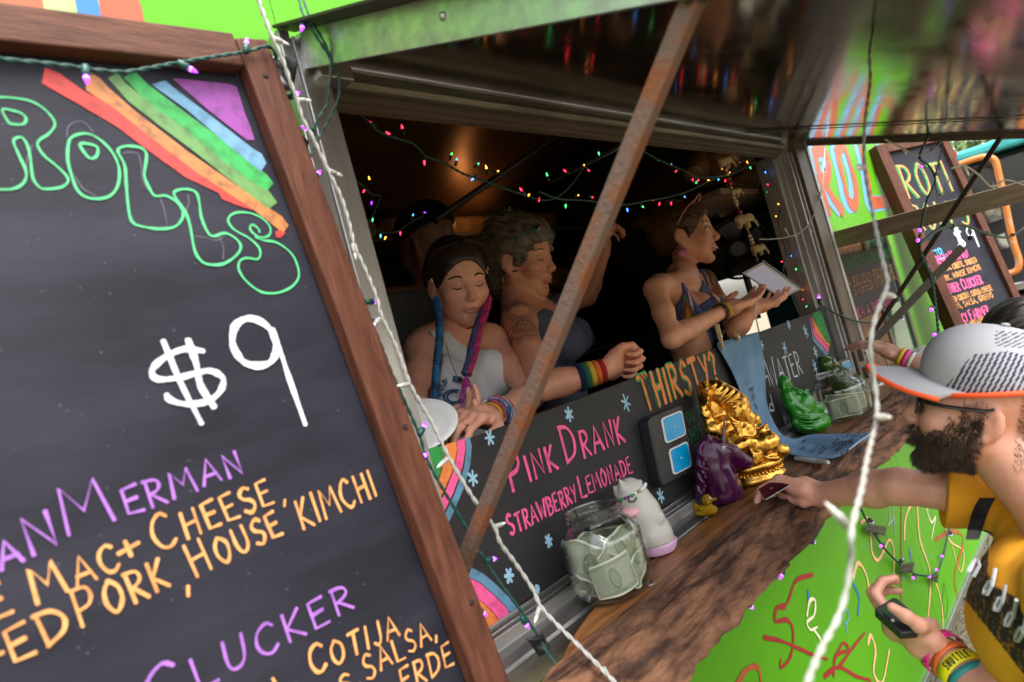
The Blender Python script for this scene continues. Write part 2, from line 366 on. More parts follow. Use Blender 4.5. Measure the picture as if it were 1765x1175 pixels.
            q = np.stack(q, 1); q[~up] = q[~up][:, ::-1]; Fs.append(q)
        return V, np.vstack(Fs)
    def mesh(s, name, mat, parent=None, base=None, paint=None, attr='skin_colour', relax=1):
        V, Fq = s.arrays()
        for _ in range(relax):                     # light relaxation keeps the surface even
            sm = np.zeros_like(V); ct = np.zeros(len(V))
            for a, b in ((0, 1), (1, 2), (2, 3), (3, 0)):
                np.add.at(sm, Fq[:, a], V[Fq[:, b]]); np.add.at(ct, Fq[:, a], 1); np.add.at(sm, Fq[:, b], V[Fq[:, a]]); np.add.at(ct, Fq[:, b], 1)
            V = V*.5 + .5*sm/np.maximum(ct, 1)[:, None]
        me = bpy.data.meshes.new(name); me.vertices.add(len(V)); me.vertices.foreach_set('co', V.astype(np.float32).ravel())
        me.loops.add(len(Fq)*4); me.loops.foreach_set('vertex_index', Fq.astype(np.int32).ravel())
        me.polygons.add(len(Fq)); me.polygons.foreach_set('loop_start', np.arange(len(Fq), dtype=np.int32)*4)
        try: me.polygons.foreach_set('loop_total', np.full(len(Fq), 4, np.int32))
        except Exception: pass
        me.update(calc_edges=True); me.validate()
        if paint is not None:
            ca = me.color_attributes.new(attr, 'FLOAT_COLOR', 'POINT'); C = np.ones((len(V), 4), np.float32); C[:, :3] = paint(V); ca.data.foreach_set('color', C.ravel())
        me.shade_smooth()
        o = link(name, me, mat, parent, base); o_V[o] = V; return o
o_V = {}
def hsh(P, s):
    """smooth 3-D value noise for arrays of points, about -1..1"""
    P = np.asarray(P)*s; i = np.floor(P).astype(np.int64); f = P - i; f = f*f*(3 - 2*f); r = np.zeros(len(P))
    for dx in (0, 1):
        for dy in (0, 1):
            for dz in (0, 1):
                h = (i[:, 0] + dx)*374761393 + (i[:, 1] + dy)*668265263 + (i[:, 2] + dz)*2147483647; h = (h ^ (h >> 13))*1274126177 & 0xffffffff; h = (h ^ (h >> 16)) & 0xffff
                w = (f[:, 0] if dx else 1 - f[:, 0])*(f[:, 1] if dy else 1 - f[:, 1])*(f[:, 2] if dz else 1 - f[:, 2]); r += w*(h/32767.5 - 1)
    return r
def basis(fwd, up=(0, 0, 1)):
    """columns: forward, left, up"""
    f = nrm(fwd); l = nrm(np.cross(up, f)); return np.stack([f, l, np.cross(f, l)], 1)
# ------------------------------------------------------------------ surface materials
m_green = mat('green_paint', (.086, .325, .003), .38, spec=.3, col2=(.072, .285, .003), vs=2, bump=.02, bs=14)
m_wood = mat('stained_frame_wood', (.050, .015, .008), .62, spec=.25, col2=(.098, .034, .019), vs=7, stretch=(14, 14, 1.4), bump=.25, bs=60, bstretch=(5, 5, .5))
m_woodh = mat('stained_frame_wood_rail', (.052, .018, .010), .62, spec=.25, col2=(.105, .040, .022), vs=7, stretch=(1.4, 14, 14), bump=.25, bs=60, bstretch=(.5, 5, 5))
m_chalk = mat('chalkboard_paint', (.0072, .0072, .0120), .55, spec=.22, col2=(.0205, .0205, .031), vs=2.4, stretch=(1, 1, 3.5), vlo=.36, vhi=.68, vdet=7, bump=.05, bs=30, bstretch=(1, 1, 5), rough2=.55)
m_chalk2 = mat('window_blackboard', (.015, .0145, .0165), .55, spec=.35, col2=(.021, .0205, .023), vs=5, bump=.06, bs=120)
m_alu = mat('aluminium', (.52, .51, .5), .34, 1.0, col2=(.36, .35, .34), vs=9, stretch=(.4, 4, 4), rough2=.5, bump=.05, bs=40, bstretch=(.4, 6, 6))
m_aluv = mat('aluminium_post', (.56, .55, .54), .36, 1.0, col2=(.34, .33, .33), vs=9, stretch=(4, 4, .5), rough2=.55, bump=.05, bs=40, bstretch=(6, 6, .4))
m_dull = mat('weathered_lintel', (.20, .175, .145), .5, .6, col2=(.10, .08, .06), vs=6, stretch=(.8, 5, 9), bump=.1, bs=30, bstretch=(.3, 8, 8))
m_brown = mat('brown_post', (.095, .068, .05), .5, .25, col2=(.17, .13, .1), vs=5, stretch=(3, 3, .6), bump=.1, bs=40)
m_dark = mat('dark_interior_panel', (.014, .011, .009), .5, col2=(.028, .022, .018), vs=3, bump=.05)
m_rust = mat('rusty_steel', (.15, .092, .072), .75, .2, col2=(.22, .066, .02), vs=16, vlo=.48, vhi=.62, vdet=8, bump=.35, bs=120)
m_steel_dark = mat('dark_strut_steel', (.028, .02, .017), .5, .4, col2=(.06, .035, .025), vs=10)
# polished awning sheet: mirror-like, softly streaked along its fall
def awning_material():
    m = bpy.data.materials.new('polished_awning_sheet'); m.use_nodes = True; n = m.node_tree.nodes; L = m.node_tree.links; b = n['Principled BSDF']
    b.inputs['Base Color'].default_value = (.17, .138, .118, 1); b.inputs['Metallic'].default_value = .88; b.inputs['Roughness'].default_value = .07
    tc = n.new('ShaderNodeTexCoord'); mp = n.new('ShaderNodeMapping'); mp.inputs['Scale'].default_value = (1.2, 3.0, 1.2); L.new(tc.outputs['Object'], mp.inputs[0])
    t = n.new('ShaderNodeTexNoise'); t.inputs['Scale'].default_value = 1.6; t.inputs['Detail'].default_value = 2; L.new(mp.outputs[0], t.inputs['Vector'])
    mp2 = n.new('ShaderNodeMapping'); mp2.inputs['Scale'].default_value = (3, 160, 160); L.new(tc.outputs['Object'], mp2.inputs[0])
    t2 = n.new('ShaderNodeTexNoise'); t2.inputs['Scale'].default_value = 2; t2.inputs['Detail'].default_value = 3; L.new(mp2.outputs[0], t2.inputs['Vector'])
    bp = n.new('ShaderNodeBump'); bp.inputs['Strength'].default_value = .012; bp.inputs['Distance'].default_value = .05; L.new(t.outputs['Fac'], bp.inputs['Height'])
    bp2 = n.new('ShaderNodeBump'); bp2.inputs['Strength'].default_value = .02; bp2.inputs['Distance'].default_value = .004; L.new(t2.outputs['Fac'], bp2.inputs['Height']); L.new(bp.outputs[0], bp2.inputs['Normal'])
    L.new(bp2.outputs[0], b.inputs['Normal'])
    t3 = n.new('ShaderNodeTexNoise'); t3.inputs['Scale'].default_value = 9; t3.inputs['Detail'].default_value = 6; L.new(tc.outputs['Object'], t3.inputs['Vector'])
    r = n.new('ShaderNodeMapRange'); r.inputs[1].default_value = .4; r.inputs[2].default_value = .75; r.inputs[3].default_value = .08; r.inputs[4].default_value = .17; L.new(t3.outputs['Fac'], r.inputs[0]); L.new(r.outputs[0], b.inputs['Roughness'])
    return m
m_awn = awning_material()
def ground_material():
    m = bpy.data.materials.new('trodden_grass'); m.use_nodes = True; n = m.node_tree.nodes; L = m.node_tree.links; b = n['Principled BSDF']; b.inputs['Roughness'].default_value = .9
    tc = n.new('ShaderNodeTexCoord'); a = n.new('ShaderNodeTexNoise'); a.inputs['Scale'].default_value = .9; a.inputs['Detail'].default_value = 6; L.new(tc.outputs['Object'], a.inputs['Vector'])
    c = n.new('ShaderNodeTexNoise'); c.inputs['Scale'].default_value = 60; c.inputs['Detail'].default_value = 5; L.new(tc.outputs['Object'], c.inputs['Vector'])
    r = n.new('ShaderNodeValToRGB'); r.color_ramp.elements[0].color = (.34, .275, .20, 1); r.color_ramp.elements[1].color = (.25, .26, .12, 1); r.color_ramp.elements[0].position = .42; r.color_ramp.elements[1].position = .66; L.new(a.outputs['Fac'], r.inputs[0])
    mx = n.new('ShaderNodeMix'); mx.data_type = 'RGBA'; mx.blend_type = 'MULTIPLY'; mx.inputs[0].default_value = .8; L.new(r.outputs[0], mx.inputs[6]); L.new(c.outputs['Fac'], mx.inputs[7]); L.new(mx.outputs[2], b.inputs['Base Color'])
    bp = n.new('ShaderNodeBump'); bp.inputs['Strength'].default_value = .8; bp.inputs['Distance'].default_value = .03; L.new(c.outputs['Fac'], bp.inputs['Height']); L.new(bp.outputs[0], b.inputs['Normal']); return m
# ------------------------------------------------------------------ ground
g = G(); N = 60; ext = 600.0
vs = []
for i in range(N + 1):
    for j in range(N + 1):
        x = math.copysign(abs(2*i/N - 1)**3, 2*i/N - 1)*ext; y = math.copysign(abs(2*j/N - 1)**3, 2*j/N - 1)*ext
        vs.append((x, y, .012*math.sin(x*1.7)*math.cos(y*2.1) if abs(x) < 30 and abs(y) < 30 else 0))
g.add(vs, [(i*(N + 1) + j, (i + 1)*(N + 1) + j, (i + 1)*(N + 1) + j + 1, i*(N + 1) + j + 1) for i in range(N) for j in range(N)])
tag(g.build('ground', ground_material(), smooth=True), kind='structure')
# blades of grass by the truck's skirt, where the photograph shows them
rs = random.Random(4); g = G(); gp = np.array([2.6, -.5, 0.])
for k in range(9000):
    x, y = rs.uniform(1.4, 5.2), rs.uniform(-1.5, .8); h = rs.uniform(.02, .07); a = rs.uniform(0, 6.28); q = rs.uniform(0, .05)
    c, s_ = math.cos(a)*.002, math.sin(a)*.002; lx, ly = rs.uniform(-q, q), rs.uniform(-q, q)
    g.add([(x - c, y - s_, 0), (x + c, y + s_, 0), (x + lx*.5 + c*.7, y + ly*.5 + s_*.7, h*.6), (x + lx, y + ly, h)], [(0, 1, 2), (0, 2, 3)])
tag(g.build('grass', mat('grass_blades', (.05, .085, .02), .7, col2=(.10, .10, .045), vs=9)), 'short trampled grass below the truck skirt', 'grass', kind='stuff')
# ------------------------------------------------------------------ the food truck
XL, XR, XE = .705, 2.76, 2.99                    # opening and outer post edge
ZS, ZB, ZL = 1.205, 1.545, 2.194                 # counter, blackboard top, lintel top
truck = thing('food_truck', 'bright green food truck with a wide open serving window under a raised flap', 'food truck', (1.9, .9, 0))
WP = Plane((0, 0, 0), (1, 0, 0), (0, 0, 1))      # outer wall plane
g = G()
def wall(x0, x1, z0, z1, t=.04): g.bb((x0, 0, z0), (x1, t, z1))
wall(-1.6, .655, .16, 2.9); wall(.655, XE, 2.235, 2.9); wall(.655, XE, .16, 1.15)
wall(XE, 3.06, .16, 2.9); wall(3.06, 3.92, 1.81, 2.9); wall(3.06, 3.92, .16, 1.2); wall(3.92, 5.2, .16, 2.9)
skin = g.build('side_wall', m_green, truck, bevel=.003)
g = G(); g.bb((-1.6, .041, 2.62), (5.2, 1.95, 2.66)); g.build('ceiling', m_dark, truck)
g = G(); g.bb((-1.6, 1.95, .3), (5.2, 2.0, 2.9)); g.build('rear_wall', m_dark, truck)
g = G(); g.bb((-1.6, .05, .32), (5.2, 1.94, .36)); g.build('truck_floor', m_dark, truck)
g = G(); g.bb((-1.6, 0.041, 2.9), (5.2, 2.0, 2.94)); g.build('roof', m_green, truck)
g = G(); g.bb((-1.64, 0, .16), (-1.6, 2.0, 2.94)); g.build('front_wall', m_green, truck)
# end wall of the kitchen with a real opening (daylight behind the fan)
EX = 3.30
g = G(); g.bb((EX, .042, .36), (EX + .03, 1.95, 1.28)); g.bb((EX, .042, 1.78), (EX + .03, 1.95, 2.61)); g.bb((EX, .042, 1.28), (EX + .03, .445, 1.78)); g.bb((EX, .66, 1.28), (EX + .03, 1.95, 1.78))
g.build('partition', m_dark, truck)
# skirt lip, hinge ledge
g = G(); g.bb((-1.6, -.012, .14), (5.2, .03, .165)); g.build('skirt_trim', m_alu, truck, bevel=.002)
# wheels, mostly out of view
for wx in (-.6, 4.3):
    g = G(); R = np.array([[1, 0, 0], [0, 0, 1], [0, -1, 0]]).T
    g.lathe([(.12, -.1), (.33, -.1), (.36, -.07), (.36, .07), (.33, .1), (.12, .1)], (wx, .2, .36), 28, R); g.build('wheel', mat('tyre', (.02, .02, .02), .8), truck, smooth=True)
# lintel: weathered extrusion with steps
g = G()
g.extrude([(-.010, 2.210), (-.010, 2.203), (-.004, 2.202), (-.004, 2.194), (-.014, 2.192), (-.016, 2.182), (-.008, 2.174), (.002, 2.1735), (.002, 2.234), (-.004, 2.234)], XL - .05, XR + .02)
g.build('lintel', m_dull, truck, bevel=.0015)
g = G(); g.extrude([(.0022, 2.23), (.0022, 2.168), (.004, 2.160), (.016, 2.156), (.0165, 2.152), (.030, 2.148), (.034, 2.150), (.034, 2.23)], XL - .05, XR + .02); g.build('head_board', mat('brown_head_board', (.055, .036, .024), .55, col2=(.085, .058, .04), vs=5, stretch=(.6, 6, 6)), truck, bevel=.001)
# left post: aluminium channel with a green strip of wall beside it
g = G(); g.bb((.632, -.030, 1.15), (.652, -.001, 2.245)); g.bb((.653, -.034, 1.15), (.702, -.002, 2.235)); g.bb((.672, -.0018, 1.2), (.7, .09, 2.116)); 
g.build('jamb', m_aluv, truck, bevel=.0015)
# right post: several ribs
g = G()
for (x0, x1, y0, y1) in ((XR - .012, XR + .01, .03, .10), (XR + .012, XR + .03, .012, .095), (XR + .033, XR + .045, -.012, .09), (XR + .047, XR + .058, .004, .09), (XR + .060, XR + .075, -.018, .09)): g.bb((x0, y0, 1.2), (x1, y1, 2.16))
g.build('jamb', m_aluv, truck, bevel=.0015)
g = G(); g.bb((XR + .078, -.03, 1.206), (XE - .034, .05, 2.225)); g.build('post', m_brown, truck, bevel=.002)
g = G(); g.bb((XE - .031, -.036, 1.206), (XE - .006, -.002, 2.22)); g.build('edge_trim', m_aluv, truck, bevel=.002)
for zz in (1.33, 1.26):
    g = G(); g.bb((2.875, -.046, zz - .025), (2.925, -.031, zz + .02)); g.tube([(2.9, -.047, zz), (2.9, -.052, zz)], .006, 8); g.build('strut_bracket', m_brown, truck, bevel=.002)
# sill: stepped aluminium track
g = G()
g.extrude([(.03, 1.243), (-.002, 1.243), (-.002, 1.228), (-.011, 1.228), (-.011, 1.236), (-.015, 1.236), (-.015, 1.226), (-.023, 1.226), (-.023, 1.233), (-.027, 1.233), (-.029, 1.212), (-.050, 1.209), (-.068, 1.203), (-.072, 1.198), (-.072, 1.155), (-.064, 1.148), (.03, 1.148)], .655, XE - .05)
g.build('sill', m_alu, truck, bevel=.001)
# ------------------------------------------------------------------ awning flap (hinged above the window)
HY, HZ, SY, SZ = -.012, 2.212, -.66, 1.962          # hinge, and where the struts meet it
OY = -.92; OZ = HZ + (SZ - HZ)*(OY - HY)/(SY - HY)
adir = nrm((0, OY - HY, OZ - HZ)); anorm = nrm(np.cross(adir, (1, 0, 0)))
if anorm[2] > 0: anorm = -anorm
AWL, AWR = .668, 2.975
awn = thing('awning_flap', 'polished metal window flap propped open over the serving counter', 'awning', (AWL, HY, HZ))
AP = Plane((0, HY, HZ), (1, 0, 0), adir)         # its underside
La = math.hypot(OY - HY, OZ - HZ)
sgn = 1 if np.dot(AP.n, anorm) > 0 else -1       # h*sgn points down
nx_, na_ = 40, 16; g = G(); vs = []
for i in range(nx_ + 1):
    for j in range(na_ + 1):
        vs.append(AP.w((AWL + (AWR - AWL)*i/nx_, La*j/na_), sgn*(.00022*math.sin(i*.55)*math.sin(j*.5))))
g.add(vs, [(i*(na_ + 1) + j, (i + 1)*(na_ + 1) + j, (i + 1)*(na_ + 1) + j + 1, i*(na_ + 1) + j + 1) for i in range(nx_) for j in range(na_)])
g.build('underside_sheet', m_awn, awn, smooth=True)
g = G(); g.prism([(AWL, 0), (AWR, 0), (AWR, La), (AWL, La)], AP, -sgn*.035, -sgn*.03); g.build('top_sheet', m_alu, awn)
# left edge angle with its lip, outer edge and right edge
g = G(); g.prism([(AWL - .006, .02), (AWL, .02), (AWL, La), (AWL - .006, La)], AP, sgn*.020, -sgn*.038); g.build('edge_flange', m_alu, awn, bevel=.001)
g = G(); g.prism([(AWL - .04, -.002), (AWL, -.002), (AWL, La), (AWL - .04, La)], AP, -sgn*.038, -sgn*.043); g.build('edge_lip', m_steel_dark, awn, bevel=.001)
g = G(); g.prism([(AWL + .001, La), (AWR, La), (AWR, La + .025), (AWL + .001, La + .025)], AP, sgn*.02, -sgn*.035); g.build('outer_edge', m_alu, awn, bevel=.001)
g = G(); g.prism([(AWR, .0), (AWR + .03, .0), (AWR + .03, La + .025), (AWR, La + .025)], AP, sgn*.016, -sgn*.035); g.build('edge_frame', m_brown, awn, bevel=.002)
g = G(); xs = AP.px(1340, 222)[0]; g.prism([(xs, .03), (xs + .05, .03), (xs + .05, La - .01), (xs, La - .01)], AP, sgn*.0035, sgn*.006); g.build('sheet_seam', m_awn, awn, bevel=.0008)
g = G(); g.bb((.676, -.05, 2.165), (.74, -.018, 2.212)); g.build('hinge_block', m_alu, awn, bevel=.002)
def rivet(parent, p, n, r=.006):
    g = G(); g.ball(p, (r, r, r*.5), zframe(p, n)[:3, :3], 10, 6); g.build('rivet', m_alu, parent, smooth=True)
for t in (.35, .62, .85): rivet(awn, AP.w((AWL - .007, La*t), -sgn*.012), (-1, 0, 0))
# struts
def strut(name, label, x, mat_, w, mirror=1):
    a = np.array([x, -.036, 1.345]); b = np.array([x, SY + .02, SZ - .012]); t = thing(name, label, 'strut', a)
    d = nrm(b - a); s = np.array([1, 0, 0]); n = nrm(np.cross(s, d))
    g = G(); g.box((a + b)/2, (w*.5, w*.62, np.linalg.norm(b - a)), np.stack([s, n, d], 1)); g.build('bar', mat_, t, bevel=.002)
    g = G(); g.box(a + d*.03, (w*.56, w*.68, .05), np.stack([s, n, d], 1)); g.build('end_plate', mat_, t, bevel=.001)
    for e in (a, b):
        g = G(); g.tube([e - s*.02, e + s*.02], .006, 10); g.build('bolt', m_steel_dark, t, smooth=False)
    return t
strut('awning_strut', 'rusty square steel strut crossing in front of the serving women', .677, m_rust, .034)
strut('awning_strut', 'dark thin strut holding the flap at the far window post', 2.93, m_steel_dark, .026)
# ------------------------------------------------------------------ painted lettering on the truck wall
m_or = mat('orange_letter_paint', (.40, .082, .026), .4, col2=(.32, .062, .02), vs=9)
m_bl = mat('blue_letter_paint', (.014, .14, .36), .4)
m_lb = mat('sky_blue_paint', (.12, .30, .48), .4)
m_wh = mat('white_halo_paint', (.42, .52, .28), .4, col2=(.18, .42, .04), vs=5)
ik = Ink(WP, .001)
ik.pxf([(-40, -60), (60, -60), (75, 10), (77, 38), (40, 34), (-40, 24)]); ik.build('painted_letter', m_or, truck)
ik = Ink(WP, .001); ik.pxf([(165, -40), (225, -30), (243, 10), (252, 58), (180, 50), (172, 20)]); ik.build('painted_letter', m_or, truck)
ik = Ink(WP, .0012); ik.pxf([(122, -40), (160, -40), (172, 20), (180, 50), (137, 45)]); ik.build('letter_shadow', m_bl, truck)
ik = Ink(WP, .0006); ik.pxf([(30, -60), (175, -60), (170, 50), (80, 40)]); ik.build('letter_halo', m_wh, truck)
# ------------------------------------------------------------------ chalk inks
def ink(name, c, c2=None, r=.6):
    k = 1.0 if name in ('pink', 'bright_orange', 'sky', 'cyan') else .66
    c = tuple(min(.9, x*k) for x in c); c2 = tuple(x*k*.78 for x in c2) if c2 else None
    return mat('chalk_' + name, c, r, col2=c2 or tuple(x*.72 for x in c), vs=55, stretch=(1, 1, 1), vlo=.46, vhi=.72, vdet=7)
i_green = ink('mint', (.10, .62, .25)); i_red = ink('red', (.66, .05, .04), (.34, .035, .03)); i_orange = ink('orange', (.60, .22, .06), (.22, .09, .04)); i_olive = ink('olive', (.14, .32, .09), (.10, .17, .06))
i_green2 = ink('leaf', (.035, .42, .085), (.03, .24, .06)); i_blue = ink('blue', (.16, .36, .56), (.10, .23, .37)); i_purple = ink('purple', (.32, .06, .36), (.24, .05, .28)); i_white = ink('white', (.72, .76, .82), (.62, .66, .72))
i_viol = ink('violet', (.42, .16, .62), (.30, .10, .50)); i_peach = ink('peach', (.86, .40, .13), (.70, .27, .07)); i_pink = ink('pink', (.82, .10, .30), (.62, .07, .22)); i_sky = ink('sky', (.30, .52, .68), (.24, .42, .58)); i_pencil = ink('pencil', (.22, .20, .26))
i_or2 = ink('bright_orange', (.75, .22, .05), (.62, .15, .03)); i_cyan = ink('cyan', (.10, .42, .70), (.08, .34, .58))
# ------------------------------------------------------------------ left menu board
_U = np.array([1879 - W/2, H/2 - 260, -F]); _U /= np.linalg.norm(_U); _V = np.array([-.385, 1, 0.]); _V[2] = -(_U[0]*_V[0] + _U[1]*_V[1])/_U[2]
BP = Plane(aty(432, 110, -.052), RM @ _U, RM @ _V)
mb = thing('menu_board', 'large chalk menu board in a dark wood frame priced nine dollars in white', 'menu board', BP.w((-.4, -1.25)))
tr = BP.px(450, 92)[0]; top = BP.px(200, 55)[1]     # outer right edge / top edge
ri = BP.px(600, 700)[0] - .0; bw = 1.02             # board width to the left
fr = .052
g = G(); g.prism([(tr - bw, -1.3), (tr - .01, -1.3), (tr - .01, top - .01), (tr - bw, top - .01)], BP, -.012, 0); g.build('panel', m_chalk, mb)
uR = BP.px(865, 1175)[0]
g = G(); g.prism([(tr - fr, -1.3), (tr + .004, -1.3), (tr, top + .002), (tr - fr + .002, top - .002)], BP, .0005, .024); g.build('frame_stile', m_wood, mb, bevel=.003)
g = G(); g.prism([(tr - bw, top - .044), (tr - fr - .001, top - .046), (tr - fr - .001, top + .003), (tr - bw, top + .0)], BP, .0005, .026); g.build('frame_rail', m_woodh, mb, bevel=.003)
g = G(); g.prism([(tr - bw - .05, -1.3), (tr - bw - .001, -1.3), (tr - bw - .001, top), (tr - bw - .05, top)], BP, -.012, .024); g.build('frame_stile', m_wood, mb, bevel=.003)
g = G(); g.prism([(tr - bw, -1.35), (tr - fr, -1.35), (tr - fr, -1.301), (tr - bw, -1.301)], BP, -.012, .024); g.build('frame_rail', m_woodh, mb, bevel=.003)
m_hole = mat('screw_hole', (.012, .008, .006), .8)
for (px, py) in ((444, 146), (305, 85), (680, 742), (793, 1040)):
    u = BP.px(px, py); g = G(); g.lathe([(.0045, 0), (.003, .0012), (0.0001, .0006)], BP.w(u, .0246), 10, np.stack([BP.u, BP.v, BP.n], 1)); g.build('screw', m_hole, mb, smooth=True)
z1 = .3573
def zz(pts, ox=0, oy=0, sc=z1): return [(ox + x*sc, oy + y*sc) for x, y in pts]
wl = .0028
ik = Ink(BP)
for pts in ([(-120,560),(-60,480),(0,470),(80,475),(150,490),(210,525),(255,575),(262,610),(230,650),(195,672),(180,700),(210,750),(270,800),(320,850),(325,880),(290,905),(210,912),(175,890),(155,850),(145,760),(130,700),(105,665),(75,668),(65,690),(95,760),(125,830),(115,880),(70,910),(0,915),(-80,900),(-120,800)],
            [(10,530),(40,590),(65,600),(110,600),(125,575),(105,550),(60,535)],
            [(330,690),(350,660),(400,645),(450,655),(510,700),(555,760),(575,830),(565,900),(530,945),(470,960),(410,950),(370,915),(345,850),(325,770)],
            [(385,695),(420,755),(450,765),(470,740),(460,705)],
            [(570,740),(575,715),(620,705),(680,715),(705,745),(700,800),(695,850),(715,900),(745,945),(800,945),(850,975),(880,1020),(875,1060),(840,1095),(770,1105),(690,1095),(640,1075),(620,1020),(608,900),(600,800)],
            [(840,945),(850,920),(900,913),(945,930),(960,980),(970,1050),(1000,1120),(1030,1140),(1085,1125),(1140,1155),(1160,1195),(1130,1240),(1070,1275),(1000,1275),(960,1250),(935,1200),(915,1090),(890,1020)]):
    ik.pxs(zz(pts), wl, closed=True, n=5)
ik.pxs(zz([(1250,1120),(1245,1105),(1220,1085),(1205,1095),(1210,1115),(1240,1140),(1275,1145),(1300,1130),(1300,1095),(1265,1055),(1210,1030),(1150,1025),(1110,1040),(1100,1070),(1130,1110),(1200,1150),(1250,1200),(1245,1249),(1190,1245),(1155,1260),(1150,1300),(1180,1350),(1240,1400),(1290,1415),(1350,1410),(1410,1380),(1440,1330),(1425,1260),(1390,1210),(1330,1170),(1270,1160),(1230,1145)]), wl, n=5)
ik.build('lettering', i_green, mb, 'mint green bubble lettering spelling ROLLS')
ik = Ink(BP, .0005)
for pts in ([(320,660),(330,610),(370,588),(410,595),(450,640)], [(590,740),(620,735),(665,745),(680,800),(690,880),(740,940)], [(770,955),(790,1010),(805,1090)], [(360,850),(400,910),(460,945)], [(940,1140),(990,1145),(1040,1160),(1080,1140)], [(905,940),(910,980),(895,1020)], [(1050,1130),(1075,1190),(1075,1250)], [(155,700),(130,770),(125,840)]): ik.pxs(zz(pts), .0007, n=6)
ik.build('pencil_outline', i_pencil, mb)
for nm, c, pts in (('red', i_red, [(210,335),(205,395),(380,495),(560,600),(740,735),(900,850),(1060,925),(1075,955),(1150,985),(1230,1025),(1210,985),(1050,880),(870,740),(700,610),(530,515),(400,450),(280,362)]),
                   ('orange', i_orange, [(400,345),(420,430),(560,520),(760,680),(960,830),(1220,1000),(1370,1118),(1385,1095),(1350,1050),(1230,970),(1060,850),(900,740),(640,540),(520,435),(470,382)]),
                   ('olive', i_olive, [(525,372),(620,480),(760,590),(960,740),(1150,890),(1300,1002),(1330,985),(1290,930),(1180,850),(900,640),(700,490),(600,410),(560,360)]),
                   ('leaf', i_green2, [(600,370),(700,470),(900,620),(1080,770),(1180,842),(1290,915),(1312,893),(1280,850),(1200,790),(1050,670),(900,560),(700,410),(640,350)]),
                   ('blue', i_blue, [(735,402),(900,520),(1100,690),(1262,822),(1278,795),(1255,750),(1220,730),(1000,560),(830,432),(790,396)]),
                   ('purple', i_purple, [(830,380),(1000,530),(1190,678),(1226,675),(1205,610),(1180,550),(1140,420),(1100,405),(1060,402),(900,385)])):
    ik = Ink(BP, .0007); A_ = np.array(pts, float); m_ = A_.mean(0); dn = np.array([.8, .6]); nn_ = np.array([-.6, .8]); off = (A_ - m_) @ nn_; ln = (A_ - m_) @ dn; cf = np.polyfit(ln, off, 2); res = off - np.polyval(cf, ln); A_ = A_ + nn_*(np.sign(res)*9)[:, None] if nm != 'purple' else A_; ik.pxf(zz([tuple(q) for q in A_])); ik.build('rainbow_stripe', c, mb)
ik = Ink(BP, .0007); ik.pxf(zz([(1325,1118),(1350,1110),(1375,1125),(1350,1150),(1330,1145)])); ik.build('rainbow_stripe', i_red, mb)
ik = Ink(BP, .0009); o2 = dict(oy=400); ik.hold = True
ik.pxs(zz([(980,575),(890,565),(810,595),(750,640),(730,680),(760,710),(850,705),(950,680),(1010,670),(1065,695),(1075,730),(1050,780),(990,820),(890,830),(820,810),(800,785)], **o2), .0062)
ik.pxs(zz([(785,525),(870,730),(970,925)], **o2), .0068); ik.pxs(zz([(905,520),(945,640),(965,740),(1030,845)], **o2), .0068)
ik.pxs(zz([(1325,520),(1300,470),(1250,430),(1190,418),(1135,450),(1118,520),(1135,580),(1180,632),(1250,645),(1305,625),(1330,570),(1322,510)], **o2), .0085); ik.pxs(zz([(1312,470),(1345,560),(1390,700),(1470,930)], **o2), .0072)
ik.build('lettering', i_white, mb, 'white painted price reading $9')
ik = Ink(BP); ik.text('aN', (2, 982), (103, 940), 66, .0039, seed=3); ik.text('Merman', (118, 925), (412, 818), 76, .0035, seed=5, small=.6); ik.build('lettering', i_viol, mb, 'violet lettering reading AN MERMAN')
ik = Ink(BP); ik.text('E', (-22, 1072), (20, 1052), 56, .0035); ik.text('Mac', (66, 1042), (205, 980), 58, .0035, small=.85, seed=2); ik.text('+', (212, 975), (250, 955), 50, .004); ik.text('Cheese', (272, 950), (468, 866), 58, .0035, small=.8, seed=8); ik.text(',', (486, 866), (492, 864), 40, .0035)
ik.text('ed', (22, 1142), (112, 1096), 84, .0035, seed=4); ik.text('-', (-10, 1150), (10, 1142), 40, .0035); ik.text('Pork', (140, 1082), (290, 1010), 64, .0035, small=.85, seed=9); ik.text(',', (318, 1018), (326, 1014), 60, .0035); ik.text('House', (338, 996), (484, 920), 56, .0035, small=.8, seed=6); ik.text('kimchi', (522, 912), (646, 856), 66, .0035, small=.75, seed=3)
ik.text('Cotija', (538, 1164), (686, 1094), 46, .0035, small=.85, seed=12); ik.text('l', (488, 1200), (492, 1196), 60, .0035)
ik.text('ls,', (560, 1212), (622, 1182), 46, .0033, seed=2); ik.text('Salsa', (632, 1172), (742, 1104), 40, .0033, small=.95, seed=21); ik.text(',', (748, 1100), (752, 1098), 40, .004); ik.text('erde', (694, 1194), (780, 1146), 44, .0033, small=.9, seed=7)
ik.build('lettering', i_peach, mb, 'peach orange lettering listing MAC + CHEESE, PORK, HOUSE KIMCHI, COTIJA, SALSA, VERDE')
ik = Ink(BP); ik.text('Clucker', (262, 1232), (604, 1050), 66, .0039, small=.78, seed=17); ik.build('lettering', i_viol, mb, 'violet lettering reading CLUCKER')
m_dust = mat('chalk_dust', (.10, .10, .12), .8); r_ = random.Random(31); g = G()
for _ in range(260):                                  # specks of chalk dust
    c = np.array([r_.uniform(tr - .62, tr - .06), r_.uniform(-1.0, top - .06)]); q = r_.uniform(.0003, .0011); g.add([BP.w(c + q*np.array([math.cos(x), math.sin(x)*r_.uniform(.5, 1)]), .0004) for x in (0, 1.2, 2.5, 3.8, 5.0)], [(0, 1, 2, 3, 4)])
tag(g.build('chalk_dust', m_dust, mb), kind='stuff')
